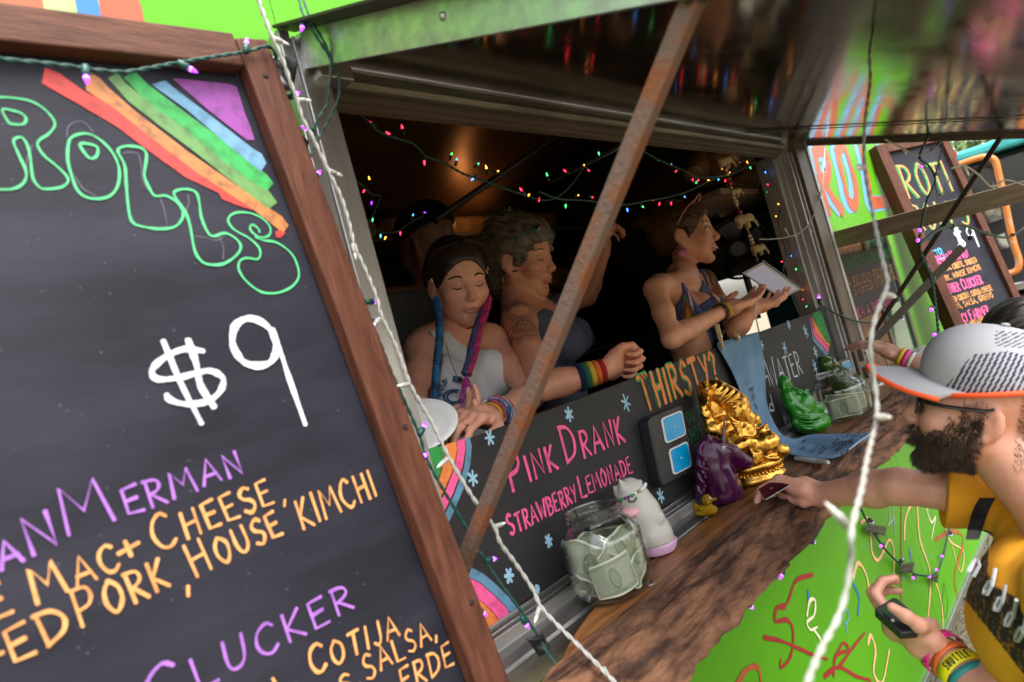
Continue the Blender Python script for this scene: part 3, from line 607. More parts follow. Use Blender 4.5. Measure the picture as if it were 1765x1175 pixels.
# ------------------------------------------------------------------ blackboard in the window
CP = Plane((0, .004, 0), (1, 0, 0), (0, 0, 1))
wb = thing('window_blackboard', 'long blackboard set in the serving window advertising pink drank in pink chalk', 'blackboard', (1.6, .01, 1.244))
SEAM = CP.px(1248, 596)[0]
g = G(); g.bb((.703, .004, 1.2445), (SEAM - .002, .018, ZB)); g.build('panel', m_chalk2, wb, bevel=.001)
g = G(); g.bb((SEAM + .002, .006, 1.2445), (XR + .011, .02, ZB - .002)); g.build('panel', m_chalk2, wb, bevel=.001)
z5 = .3063
def z5p(pts): return [(680 + x*z5, 640 + y*z5) for x, y in pts]
for c, pts in ((i_green2, [(120,470),(200,430),(275,415),(280,470),(255,570),(215,690),(190,640)]), (i_or2, [(283,413),(345,392),(350,440),(330,540),(290,640),(235,750),(214,700),(255,590),(280,490)]),
               (i_pink, [(350,390),(392,378),(398,430),(380,540),(330,680),(262,822),(240,770),(290,660),(333,550),(352,450)]), (i_blue, [(396,376),(420,370),(432,420),(425,520),(390,650),(330,790),(285,890),(265,840),(335,690),(388,540),(402,440)])):
    ik = Ink(CP); ik.pxf(z5p(pts)); ik.build('rainbow_stripe', c, wb)
z6 = .2946
def z6p(pts): return [(680 + x*z6, 880 + y*z6) for x, y in pts]
for c, pts in ((i_blue, [(375,318),(440,330),(520,370),(600,440),(680,520),(735,605),(695,630),(650,560),(580,490),(500,420),(430,388),(375,380)]), (i_pink, [(375,383),(430,392),(500,426),(580,496),(648,565),(692,635),(630,670),(580,600),(520,540),(450,490),(375,470)]),
               (i_or2, [(375,473),(450,495),(520,545),(578,604),(627,673),(565,715),(530,650),(480,600),(375,560)]), (i_green2, [(375,565),(480,605),(525,653),(560,718),(540,730),(490,690),(375,650)])):
    ik = Ink(CP); ik.pxf(z6p(pts)); ik.build('rainbow_stripe', c, wb)
ik = Ink(CP); ik.text('Pink', (882, 846), (958, 808), 62, .0072, small=.72, seed=3, slant=.03); ik.text('Drank', (976, 800), (1074, 760), 60, .0072, small=.74, seed=6, slant=.03); ik.text('Strawberry', (880, 924), (995, 862), 34, .0052, small=.9, seed=2); ik.text('Lemonade', (1002, 858), (1088, 814), 36, .0052, small=.8, seed=4)
ik.build('lettering', i_pink, wb, 'pink lettering reading PINK DRANK STRAWBERRY LEMONADE')
ik = Ink(CP, .0005); ik.text('Thirsty?', (1113, 710), (1240, 655), 56, .0165, small=1, seed=5, jit=.03); ik.build('lettering_outline', i_green2, wb)
ik = Ink(CP, .0016); ik.text('Thirsty?', (1113, 710), (1240, 655), 56, .0108, small=1, seed=5, jit=.03); ik.build('lettering', i_or2, wb, 'orange lettering outlined in green reading THIRSTY?')
ik = Ink(CP); ik.text('E', (1161, 742), (1168, 739), 20, .0032); ik.text('You', (1177, 735), (1197, 724), 24, .0032, small=.8); ik.text('Are', (1203, 719), (1226, 708), 24, .0032, small=1); ik.text('ing', (1170, 773), (1188, 763), 20, .0032, small=1); ik.text('Hot', (1193, 762), (1212, 752), 24, .0032, small=1)
ik.pxs([(1172, 781), (1181, 776)], .003); ik.pxs([(1196, 767), (1216, 757)], .003); ik.build('lettering', i_green2, wb, 'green lettering reading E YOU ARE, ING HOT')
CP2 = Plane((0, .006, 0), (1, 0, 0), (0, 0, 1))
ik = Ink(CP2); ik.text('Water', (1330, 668), (1382, 642), 48, .0075, small=.85, seed=9); ik.pxs([(1314, 640), (1319, 671)], .006); ik.pxs([(1316, 655), (1322, 648), (1327, 665)], .006); ik.pxs([(1327, 680), (1334, 708)], .006); ik.pxs([(1333, 700), (1327, 696), (1327, 707), (1334, 707)], .006)
ik.build('lettering', i_white, wb, 'white lettering reading WATER')
ik = Ink(CP)
for k, (px, py, r) in enumerate(((980, 714, 11), (1078, 694, 13), (843, 754, 12), (814, 824, 12), (812, 945, 14), (877, 992, 12), (945, 932, 10), (1138, 854, 11), (925, 1015, 6))):
    c = CP.px(px, py); s = np.linalg.norm(CP.px(px, py + r) - c)
    ik.new()
    for a in (80, 20, 140, ): a = math.radians(a + k*17); d = np.array([math.cos(a)*.9, math.sin(a)*1.1])*s; ik.stroke([c - d, c + d], .0055, False)
ik.build('snowflake', i_sky, wb)
ik = Ink(CP2)
for k, (px, py, r) in enumerate(((1388, 571, 9), (1359, 560, 6), (1352, 600, 9), (1405, 607, 8), (1404, 632, 9), (1312, 594, 7), (1352, 722, 7))):
    c = CP2.px(px, py); s = np.linalg.norm(CP2.px(px, py + r) - c)
    ik.new()
    for a in (80, 20, 140): a = math.radians(a + k*17); d = np.array([math.cos(a)*.9, math.sin(a)*1.1])*s; ik.stroke([c - d, c + d], .006, False)
ik.build('snowflake', i_sky, wb)
for c, pts in ((i_green2, [(1399, 541), (1416, 534), (1422, 560), (1432, 590), (1424, 588), (1410, 565)]), (i_or2, [(1397, 543), (1410, 566), (1424, 589), (1430, 592), (1428, 600), (1405, 572)]), (i_pink, [(1395, 545), (1405, 573), (1428, 601), (1427, 608), (1403, 580)]), (i_blue, [(1394, 547), (1402, 580), (1427, 609), (1424, 616), (1400, 586)])):
    ik = Ink(CP2); ik.pxf(pts); ik.build('rainbow_stripe', c, wb)
# ------------------------------------------------------------------ right of the window: wall lettering, second flap, boards
def fat(pl, strokes, w, m, name, parent, off=(0, 0), h=.001):
    ik = Ink(pl, h)
    for st in strokes: ik.pxs([(x + off[0], y + off[1]) for x, y in st], w, smooth=len(st) > 3)
    return ik.build(name, m, parent)
ROLL = [[(1403, 262), (1418, 330), (1428, 366)], [(1403, 262), (1421, 262), (1428, 290), (1420, 312), (1410, 306)], [(1418, 312), (1434, 340), (1450, 363)],
        [(1442, 262), (1452, 305), (1462, 345), (1474, 352), (1474, 320), (1462, 275), (1452, 250), (1442, 262)], [(1482, 252), (1494, 300), (1502, 352)], [(1502, 350), (1530, 347)], [(1520, 250), (1532, 300), (1540, 346)], [(1540, 346), (1560, 343)]]
fat(WP, ROLL, .075, m_lb, 'letter_shadow', truck, (-6, 2), .0008)
fat(WP, ROLL, .062, m_or, 'painted_letter', truck, (0, 0), .0022)
# tops of the painted word above the far boards
flap2 = thing('small_awning_flap', 'narrow wood-edged flap of the second window beside the far post', 'awning', (3.06, -.01, 1.8))
a2 = aty(1428, 418, -.012); b2 = atx(1765, 333, 3.10); d2 = nrm(b2 - a2); d2 = nrm((0, d2[1], d2[2])); P2 = Plane((0, a2[1], a2[2]), (1, 0, 0), d2)
x0, x1, L2 = 3.075, 3.9, 1.0; s2 = -1 if P2.n[2] > 0 else 1
g = G(); g.prism([(x0 + .004, 0), (x1, 0), (x1, L2), (x0 + .004, L2)], P2, s2*.002, s2*-.004); g.build('underside_sheet', m_awn, flap2)
g = G(); g.prism([(x0 - .02, 0), (x0 + .003, 0), (x0 + .003, L2), (x0 - .02, L2)], P2, s2*.028, s2*-.042); g.build('edge_board', mat('weathered_edge_wood', (.16, .115, .075), .7, col2=(.26, .2, .14), vs=6, stretch=(8, 1, 8)), flap2, bevel=.003)
g = G(); g.prism([(x0, L2), (x1, L2), (x1, L2 + .02), (x0, L2 + .02)], P2, s2*.02, s2*-.03); g.build('edge_board', m_brown, flap2, bevel=.002)
st2 = thing('awning_strut', 'grey flat strut propping the second flap behind the dark strut', 'strut', aty(1492, 602, -.03))
g = G(); g.bar(atx(1498, 596, 3.12), atx(1660, 425, 3.12), .03, .008, (1, 0, 0)); g.build('bar', mat('grey_strut', (.2, .18, .165), .5, .5), st2, bevel=.001)
# closed second window: plywood, small chalk sign, glossy teal pane
m_ply = mat('orange_plywood', (.26, .115, .04), .5, col2=(.13, .05, .018), vs=9, stretch=(7, 7, .7), vlo=.42, vhi=.62, bump=.1, bs=50, bstretch=(6, 6, .5))
sw = thing('second_window', 'closed second window filled with orange plywood beside a glossy teal pane', 'window', (3.4, .02, 1.2))
wx = [3.062, 3.2, 3.34, 3.48]
for k in range(3):
    g = G(); g.bb((wx[k] + .001, .006 + .002*(k % 2), 1.201), (wx[k + 1] - .001, .03, 1.809)); g.build('plank', m_ply, sw, bevel=.002)
g = G(); g.bb((3.48, -.004, 1.201), (3.53, .03, 1.809)); g.build('post', m_brown, sw, bevel=.002)
g = G(); g.bb((3.532, .004, 1.201), (3.87, .014, 1.809)); g.build('pane', mat('teal_pane', (.03, .17, .14), .06, .35, col2=(.05, .22, .12), vs=4, coat=.6), sw)
g = G(); g.bb((3.872, -.006, 1.201), (3.918, .03, 1.809)); g.build('post', m_brown, sw, bevel=.002)
g = G(); g.bb((3.062, -.05, 1.17), (3.918, -.001, 1.2)); g.build('ledge', m_alu, sw, bevel=.002)
sg = thing('chalk_sign', 'small black chalk sign asking what the food is, hung on orange plywood', 'sign', aty(1480, 520, -.01))
SP = Plane((0, -.012, 0), (1, 0, 0), (0, 0, 1)); q = [SP.px(*p) for p in ((1447, 440), (1526, 418), (1556, 520), (1470, 566))]
g = G(); g.prism([(q[0][0], q[3][1] + .02), (q[2][0] - .05, q[3][1] + .02), (q[2][0] - .05, q[0][1] - .0), (q[0][0], q[0][1] - .0)], SP, -.008, 0); g.build('panel', m_chalk2, sg, bevel=.002)
ik = Ink(SP); ik.text('What the fork is a roti?', (1459, 466), (1541, 440), 20, .007, small=.85, seed=2); ik.build('lettering', i_green2, sg)
ik = Ink(SP); ik.text('A pillowy pocket of', (1462, 496), (1540, 468), 18, .006, small=.85, seed=4); ik.text('stuffed with local', (1474, 509), (1545, 480), 15, .0055, small=1, seed=7); ik.build('lettering', i_peach, sg)
ik = Ink(SP); ik.text('AKA a roti dough', (1473, 552), (1546, 518), 17, .006, small=.9, seed=5); ik.build('lettering', i_pink, sg)
# far menu board, turned towards the queue
mU = nrm((.86, -.50, .0)); o2_ = atd(1512, 252, 3.62)
vA = atd(1652, 566, 3.45); MP = Plane(o2_, mU, o2_ - vA)
m2 = thing('menu_board', 'far chalk menu board reading roti rolls standing beyond the second window', 'menu board', MP.w((.25, -1.3)))
wd2 = MP.px(1628, 243)[0]; hd = 1.25
g = G(); g.prism([(.02, -hd), (wd2 - .02, -hd), (wd2 - .02, -.02), (.02, -.02)], MP, -.012, 0); g.build('panel', m_chalk, m2)
for (u0, u1, v0, v1, nm, mm) in ((-.03, .035, -hd, .0, 'frame_stile', m_wood), (wd2 - .04, wd2 + .005, -hd, .0, 'frame_stile', m_wood), (.036, wd2 - .041, -.05, .004, 'frame_rail', m_woodh), (.036, wd2 - .041, -hd, -hd + .05, 'frame_rail', m_woodh)):
    g = G(); g.prism([(u0, v0), (u1, v0), (u1, v1), (u0, v1)], MP, -.05 if u0 < 0 else -.012, .02); g.build(nm, mm, m2, bevel=.003)
ik = Ink(MP, .001); ik.text('Roti', (1564, 342), (1642, 330), 58, .016, small=.95, seed=3); ik.text('rolls', (1578, 396), (1672, 388), 44, .014, small=1, seed=4); ik.build('lettering_outline', i_green2, m2)
ik = Ink(MP, .0022); ik.text('Roti', (1566, 341), (1643, 330), 58, .009, small=.95, seed=3); ik.text('rolls', (1579, 396), (1673, 388), 44, .009, small=1, seed=4); ik.build('lettering', i_peach, m2, 'peach lettering reading ROTI ROLLS')
ik = Ink(MP); ik.text('$9', (1652, 428), (1686, 424), 36, .010, seed=3); ik.build('lettering', i_white, m2)
for k, (t, p0, p1, h, c) in enumerate((('Merman Merman', (1606, 458), (1670, 442), 17, i_pink), ('three mac cheese, smoked', (1612, 472), (1684, 452), 11, i_peach), ('pork, house kimchi', (1622, 487), (1690, 464), 11, i_peach), ('Mother Clucker', (1624, 510), (1694, 488), 18, i_pink), ('smoked chicken, cotija cheese', (1632, 524), (1710, 500), 11, i_peach), ('beans, salsa, greens', (1636, 537), (1712, 512), 11, i_peach), ('Funky Farmer', (1644, 562), (1706, 540), 18, i_pink), ('cured organic veg', (1652, 573), (1712, 548), 11, i_peach))):
    ik = Ink(MP); ik.text(t, p0, p1, h, .0065 if h > 12 else .005, small=.85, seed=k); ik.build('lettering', c, m2)
ik = Ink(MP); ik.pxs([(1597, 436), (1622, 428), (1628, 444), (1602, 452)], .005, smooth=False, closed=True); ik.text('pt 10', (1600, 446), (1624, 438), 12, .005, seed=2); ik.build('lettering', i_cyan, m2)
# ------------------------------------------------------------------ painted doodles under the counter
m_dr = mat('dark_red_paint', (.28, .012, .02), .4); m_pe = mat('peach_paint', (.80, .42, .22), .4); m_cr = mat('cream_paint', (.72, .66, .48), .4); m_gy = mat('grey_paint', (.30, .33, .36), .4); m_dk = mat('dark_green_paint', (.02, .12, .03), .4)
for nm, m, w, sts in (('red', m_dr, .022, [[(1400, 990), (1372, 1000), (1360, 1030), (1352, 1045)], [(1352, 1045), (1338, 1048), (1336, 1070), (1354, 1068), (1365, 1080), (1366, 1110), (1360, 1135), (1345, 1150), (1345, 1135)], [(1316, 1098), (1350, 1106), (1400, 1128), (1425, 1136)], [(1436, 1165), (1440, 1130), (1462, 1120), (1452, 1108), (1440, 1130)], [(1420, 1165), (1445, 1150), (1475, 1165), (1500, 1172)], [(1445, 1150), (1470, 1115), (1490, 1090)]]),
                      ('thinred', m_dr, .028, [[(1553, 852), (1552, 1035)]]),
                      ('peach', m_pe, .024, [[(1558, 930), (1560, 895), (1572, 868), (1600, 862), (1622, 885), (1635, 930), (1660, 950), (1655, 985), (1640, 940)], [(1483, 900), (1497, 897), (1502, 950), (1512, 965), (1522, 950), (1532, 930), (1540, 950), (1538, 1010)], [(1470, 995), (1478, 970), (1492, 990), (1500, 1030), (1510, 1048)], [(1495, 1110), (1500, 1095), (1508, 1120), (1505, 1160), (1520, 1175), (1532, 1120)], [(1580, 870), (1585, 930), (1602, 985), (1600, 1050), (1592, 1100)], [(1610, 995), (1622, 1040), (1625, 1090)]]),
                      ('orange', m_or, .03, [[(1270, 1180), (1285, 1155), (1305, 1150), (1312, 1185)], [(1612, 930), (1640, 915), (1660, 930), (1645, 990), (1650, 1030)]]),
                      ('cream', m_cr, .02, [[(1390, 1060), (1395, 1035), (1404, 1035), (1402, 1060), (1390, 1072), (1396, 1085), (1408, 1080)], [(1402, 1085), (1412, 1100), (1415, 1110)], [(1596, 875), (1605, 900), (1612, 890), (1605, 930)]]),
                      ('blue', m_bl, .025, [[(1392, 1018), (1393, 1035)], [(1567, 945), (1572, 985)], [(1470, 1005), (1480, 1030), (1478, 1060)]]),
                      ('sky', m_lb, .012, [[(1455, 1055), (1460, 1050), (1462, 1065), (1457, 1075), (1452, 1065), (1455, 1055)], [(1458, 1075), (1460, 1092)]]),
                      ('grey', m_gy, .012, [[(1530, 860), (1534, 895), (1530, 905), (1540, 890), (1536, 860)], [(1540, 890), (1542, 920)]]),
                      ('dark', m_dk, .012, [[(1626, 1005), (1624, 1040), (1630, 1065), (1633, 1040), (1627, 1005)]])):
    ik = Ink(WP, .0012)
    for s_ in sts: ik.pxs(s_, w*(.62 if len(s_) > 2 else .5), n=8, taper=.45)
    ik.build('painted_doodle', m, truck)
# ------------------------------------------------------------------ live-edge counter
def counter():
    xs = np.linspace(.58, 2.84, 420); rs = random.Random(2)
    t = thing('counter_slab', 'long live-edge wooden counter with rough bark along its front', 'counter', (1.7, -.2, 1.13))
    n1, n2 = 16, 44; V = []; mi = []
    X = np.repeat(xs, 1); one = np.zeros_like(xs)
    def nz(x, k, s): return hsh(np.stack([x*s, one + k, one + k*1.7], 1), 1.0)
    y_in = -.0755 - .085*np.clip((.98 - xs)/.26, 0, 1)**1.5 + .002*nz(xs, 1.3, 9)
    y_top = -.163 + .020*nz(xs, 3.1, 5) + .008*nz(xs, 5.2, 22); y_out = -.302 + .012*nz(xs, 7.7, 6) + .006*nz(xs, 2.2, 30) + .03*np.clip((xs - 2.3)/.5, 0, 1)
    prof = []
    for j in range(n1 + 1):
        f = j/n1; y = y_in + (y_top - y_in)*f; z = 1.2045 + .0012*nz(xs, 9 + f*3, 7); prof.append((y, z))
    for j in range(1, n2 + 1):
        f = j/n2; y = y_top + (y_out - y_top)*f; z = 1.2045 - .008*f - .048*f**2.2
        q = np.stack([xs*9, y*75, one], 1); q2 = np.stack([xs*60, y*190, one + 3], 1); q3 = np.stack([xs*3.2, y*40, one + 8], 1)
        am = min(1, f*4); z = z + am*(.0058*hsh(q, 1) + .0022*hsh(q2, 1)*(hsh(q3 + 4, 1) > -.2) + .0075*hsh(q3, 1)); y = y + am*.004*hsh(q2 + 11, 1); prof.append((y, z))
    prof.append((y_out + .012, 1.142 + .003*nz(xs, 4.4, 20))); prof.append((y_in, one + 1.140)); prof.append((y_in + .0002, one + 1.150))
    m = len(prof); g = G()
    vs = [(xs[i], prof[j][0][i], prof[j][1][i]) for i in range(len(xs)) for j in range(m)]
    fs = []; mi = []
    for i in range(len(xs) - 1):
        for j in range(m):
            fs.append((i*m + j, i*m + (j + 1) % m, (i + 1)*m + (j + 1) % m, (i + 1)*m + j)); mi.append(1 if n1 - 1 <= j <= n1 + n2 + 1 else 0)
    fs.append(tuple(range(m))); mi.append(1); k = (len(xs) - 1)*m; fs.append(tuple(range(k, k + m))); mi.append(1)
    g.add(vs, fs); g.mi = mi
    top = mat('counter_wood', (.27, .108, .034), .34, spec=.4, col2=(.045, .015, .006), vs=5, stretch=(1.1, 16, 9), vlo=.42, vhi=.72, vdet=8, coat=.12, bump=.12, bs=14, bstretch=(1.5, 30, 9))
    bark = mat('bark', (.20, .092, .048), .65, spec=.3, col2=(.036, .016, .011), vs=17, stretch=(.45, 2.2, 2.0), vlo=.40, vhi=.62, vdet=10, bump=.8, bs=80, bstretch=(.4, 1.6, 1.6))
    g.build('slab', [top, bark], t, smooth=True)
    for (px, py) in ((1120, 1007), (1306, 862)):
        p = atz(px, py, 1.206); g = G(); g.lathe([(.009, 0), (.009, .0015), (.006, .003), (.0055, .0015), (.001, .001)], p, 12); g.build('screw', m_alu, t, smooth=True)
counter()
# ------------------------------------------------------------------ glass jars with dollar bills
def glass_material():
    m = bpy.data.materials.new('clear_glass'); m.use_nodes = True; n = m.node_tree.nodes; L = m.node_tree.links; n.remove(n['Principled BSDF'])
    tr = n.new('ShaderNodeBsdfTransparent'); tr.inputs[0].default_value = (.945, .965, .955, 1); gl = n.new('ShaderNodeBsdfGlossy'); gl.inputs['Roughness'].default_value = .02
    lw = n.new('ShaderNodeLayerWeight'); pw = n.new('ShaderNodeMath'); pw.operation = 'POWER'; pw.inputs[1].default_value = 3.2; L.new(lw.outputs['Facing'], pw.inputs[0]); fz = n.new('ShaderNodeMath'); fz.operation = 'MULTIPLY_ADD'; fz.inputs[1].default_value = .85; fz.inputs[2].default_value = .055; L.new(pw.outputs[0], fz.inputs[0]); mx = n.new('ShaderNodeMixShader')
    L.new(fz.outputs[0], mx.inputs[0]); L.new(tr.outputs[0], mx.inputs[1]); L.new(gl.outputs[0], mx.inputs[2]); L.new(mx.outputs[0], n['Material Output'].inputs[0]); return m
m_glass = glass_material()
def bill_material():
    m = bpy.data.materials.new('dollar_bill_print'); m.use_nodes = True; n = m.node_tree.nodes; L = m.node_tree.links; b = n['Principled BSDF']; b.inputs['Roughness'].default_value = .7
    uv = n.new('ShaderNodeUVMap'); sp = n.new('ShaderNodeSeparateXYZ'); L.new(uv.outputs[0], sp.inputs[0])
    def mth(op, a, v=None, c=None):
        k = n.new('ShaderNodeMath'); k.operation = op
        for i, q in enumerate((a, v, c)):
            if q is None: continue
            if isinstance(q, (int, float)): k.inputs[i].default_value = q
            else: L.new(q, k.inputs[i])
        return k.outputs[0]
    u, v = sp.outputs[0], sp.outputs[1]
    eu = mth('SUBTRACT', .5, mth('ABSOLUTE', mth('SUBTRACT', u, .5))); ev = mth('SUBTRACT', .5, mth('ABSOLUTE', mth('SUBTRACT', v, .5)))
    e = mth('MINIMUM', mth('MULTIPLY', eu, 2.3), ev); inner = mth('GREATER_THAN', e, .055); inner2 = mth('GREATER_THAN', e, .16)
    cu = mth('MULTIPLY', mth('SUBTRACT', u, .5), 2.35); cv = mth('SUBTRACT', v, .48); r = mth('SQRT', mth('ADD', mth('POWER', cu, 2), mth('POWER', mth('MULTIPLY', cv, .8), 2)))
    disc = mth('LESS_THAN', r, .24); ring = mth('MULTIPLY', disc, mth('GREATER_THAN', r, .17))
    t = n.new('ShaderNodeTexNoise'); t.inputs['Scale'].default_value = 34; t.inputs['Detail'].default_value = 6; L.new(uv.outputs[0], t.inputs['Vector'])
    w = n.new('ShaderNodeTexWave'); w.inputs['Scale'].default_value = 16; w.inputs['Distortion'].default_value = 9; w.inputs['Detail'].default_value = 3; L.new(uv.outputs[0], w.inputs['Vector'])
    dens = mth('MULTIPLY', inner, mth('ADD', mth('MULTIPLY', w.outputs['Fac'], .62), mth('MULTIPLY', t.outputs['Fac'], .72)))
    lite = mth('MULTIPLY', inner2, mth('SUBTRACT', 1.0, disc)); dens2 = mth('SUBTRACT', dens, mth('MULTIPLY', lite, .12)); dens3 = mth('ADD', dens2, mth('MULTIPLY', ring, .12))
    mx = n.new('ShaderNodeMix'); mx.data_type = 'RGBA'; mx.inputs[6].default_value = (.58, .58, .45, 1); mx.inputs[7].default_value = (.016, .050, .024, 1); mx.clamp_factor = True; L.new(dens3, mx.inputs[0]); L.new(mx.outputs[2], b.inputs['Base Color']); return m
m_bill = bill_material()
def bill(axis, c, udir, vdir, curve, name='dollar_bill', w=.156, h=.066, fold=0, crumple=.0016):
    """a curved bill: centre, width and height directions, bending radius towards the jar's axis"""
    u = nrm(udir); v = nrm(V3(vdir) - u*np.dot(u, vdir)); n_ = np.cross(u, v); nu, nv = 14, 5; vs = []; uvs = []
    for i in range(nu + 1):
        for j in range(nv + 1):
            a = (i/nu - .5)*w; b_ = (j/nv - .5)*h; k = curve
            if abs(k) > 1e-6: x = math.sin(a*k)/k; z = (1 - math.cos(a*k))/k
            else: x, z = a, 0
            vs.append(V3(c) + u*x + v*b_ + n_*(-z) + n_*(crumple*(math.sin(i*1.3 + j*.8 + c[0]*900) + .6*math.sin(i*.6 - j*1.7 + c[2]*700))) + n_*fold*abs(b_)); uvs.append((i/nu, j/nv))
    for k_, p_ in enumerate(vs):                    # bends along the inside of the glass
        q = p_ - axis[0]; r_ = math.hypot(q[0], q[1]); lim = axis[1]*(.935 - .0006*(hash((round(c[0]*1e4), round(c[2]*1e4))) % 40))
        if r_ > lim: p_ = p_.copy(); p_[:2] = axis[0][:2] + q[:2]*lim/r_
        p_[2] = min(max(p_[2], axis[0][2] + .014), axis[0][2] + .118); vs[k_] = p_
    g = G(); g.add(vs, [(i*(nv + 1) + j, (i + 1)*(nv + 1) + j, (i + 1)*(nv + 1) + j + 1, i*(nv + 1) + j + 1) for i in range(nu) for j in range(nv)])
    o = g.build(name, m_bill, None, base=c, smooth=True); me = o.data; ul = me.uv_layers.new(name='UVMap')
    for l in me.loops: ul.data[l.index].uv = uvs[l.vertex_index]
    return o
def jar(p, R_, H_, label):
    k = R_; t = thing('money_jar', label, 'jar', p)
    o_ = [(0.0001, .004), (k*.70, .003), (k*.86, .006), (k*.97, H_*.12), (k, H_*.22), (k, H_*.60), (k*.95, H_*.70), (k*.80, H_*.80), (k*.66, H_*.845), (k*.645, H_*.87), (k*.70, H_*.885), (k*.70, H_*.90), (k*.655, H_*.915), (k*.69, H_*.935), (k*.69, H_*.95), (k*.66, H_*.965), (k*.675, H_*.99), (k*.66, H_)]
    i_ = [(k*.63, H_*.99), (k*.615, H_*.9), (k*.61, H_*.86), (k*.75, H_*.79), (k*.92, H_*.69), (k*.965, H_*.6), (k*.965, H_*.22), (k*.935, H_*.13), (k*.8, .012), (0.0001, .0105)]
    pr = spline([(a, b_, 0) for a, b_ in o_ + i_], 3)[:, :2]; pr = [(max(a, .0001), b_) for a, b_ in pr]
    g = G(); g.lathe(pr, p, 56, cap=False); g.build('glass', m_glass, t, smooth=True); return t
J1 = atz(1052, 1011, 1.206); J1 = np.array([.980, -.094, 1.2085])
jar(J1, .0745, .156, 'large glass tip jar crammed with folded dollar bills at the near end')
cu = camdir(1, 0, 0); cu[2] = 0; cu = nrm(cu); tw = nrm((CAM - J1)*np.array([1, 1, 0])); up3 = np.array([0, 0, 1.])
rs = random.Random(11)
spec = [((.006, .074, .046), (.98, .16, 0), (-.13, 1, 0), -5, 0), ((.030, .030, .080), (.8, .5, -.5), (-.35, 1, .2), -8, 0), ((.048, .018, .058), (.7, .62, -.7), (-.5, 1, 0), -9, 0), ((-.030, .038, .072), (.85, -.5, .3), (.2, 1, -.1), -6, 0),
        ((-.045, .016, .045), (.5, -.1, .9), (.1, 1, .2), -11, 0), ((-.02, .03, .022), (1, .1, .1), (0, .5, .8), -6, 0), ((.0, -.02, .06), (1, .3, 0), (-.2, 1, .1), 4, 0), ((.02, -.045, .05), (1, -.3, .2), (.2, 1, 0), 5, 0), ((.01, .0, .10), (.9, .35, .3), (-.25, .9, .3), -4, .2), ((-.02, -.01, .095), (.9, -.4, .2), (.3, .9, .2), -7, .2), ((.03, .03, .02), (.9, .1, -.4), (0, .4, .9), -7, 0), ((-.0, .02, .013), (1, 0, 0), (0, .15, 1), 0, 0)]
bl_lab = ['front dollar bill pressed flat against the near jar glass', 'dollar bill slanting behind the front one in the near jar', 'creased dollar bill curling round the right inside of the near jar', 'darker dollar bill at the upper left inside the near jar', 'dollar bill bent against the left inside wall of the near jar', 'dollar bill lying lowest at the front of the near jar', 'dollar bill standing in the middle behind the front ones in the near jar', 'dollar bill at the very back of the near jar facing the blackboard', 'topmost dollar bill poking up towards the mouth of the near jar', 'dollar bill tilted left just below the neck of the near jar']
for i, ((a, b_, c_), ud, vd, cv, fo) in enumerate(spec[:9]):
    c = J1 + cu*a + tw*b_ + up3*c_; U_ = cu*ud[0] + up3*ud[1] + tw*ud[2]; V_ = cu*vd[0] + up3*vd[1] + tw*vd[2]
    o = bill((J1, .0745), c, U_, V_, cv, w=.118 if i else .100, h=.064, fold=fo, crumple=.0042 if i else .0016)
    tag(o, bl_lab[i], 'banknote', 'dollar bills in the near jar')
J2 = atz(1443, 707, 1.206); J2[1] = -.115; J2 = np.array([2.30, -.118, 1.207])
jar(J2, .0845, .152, 'glass tip jar holding a few flat bills behind the green buddha')
tw2 = nrm((CAM - J2)*np.array([1, 1, 0])); cu2 = np.cross(tw2, up3)*-1; cu2 = nrm(cu2 if np.dot(cu2, cu) > 0 else -cu2)
for i, (a, b_, c_, q) in enumerate(((.0, .062, .043, .06), (.01, -.03, .04, -.1))):
    o = bill((J2, .0845), J2 + cu2*a + tw2*b_ + up3*c_, cu2 + up3*q, up3, -7 if b_ > 0 else 6, w=.118, h=.062); tag(o, 'upright dollar bill with its portrait showing in the far jar' if i == 0 else 'dollar bill at the rear of the far jar', 'banknote', 'dollar bills in the far jar')
# ------------------------------------------------------------------ figurines, blended solids seen where they stand
class Spot:
    def __init__(s, depth): s.d = depth; s.s = depth/F
    def __call__(s, px, py, dd=0.0): return atd(px, py, s.d + dd)
CR, CU, CB = RM[:, 0], RM[:, 1], RM[:, 2]            # picture right, picture up, towards the camera
CAMR = np.stack([CR, CU, CB], 1)
def rotz_(deg): a = math.radians(deg); return np.array([[math.cos(a), -math.sin(a), 0], [math.sin(a), math.cos(a), 0], [0, 0, 1]])
def zf(sc, ox, oy, sp):
    return lambda x, y, dd=0.0: sp(ox + x*sc, oy + y*sc, dd)
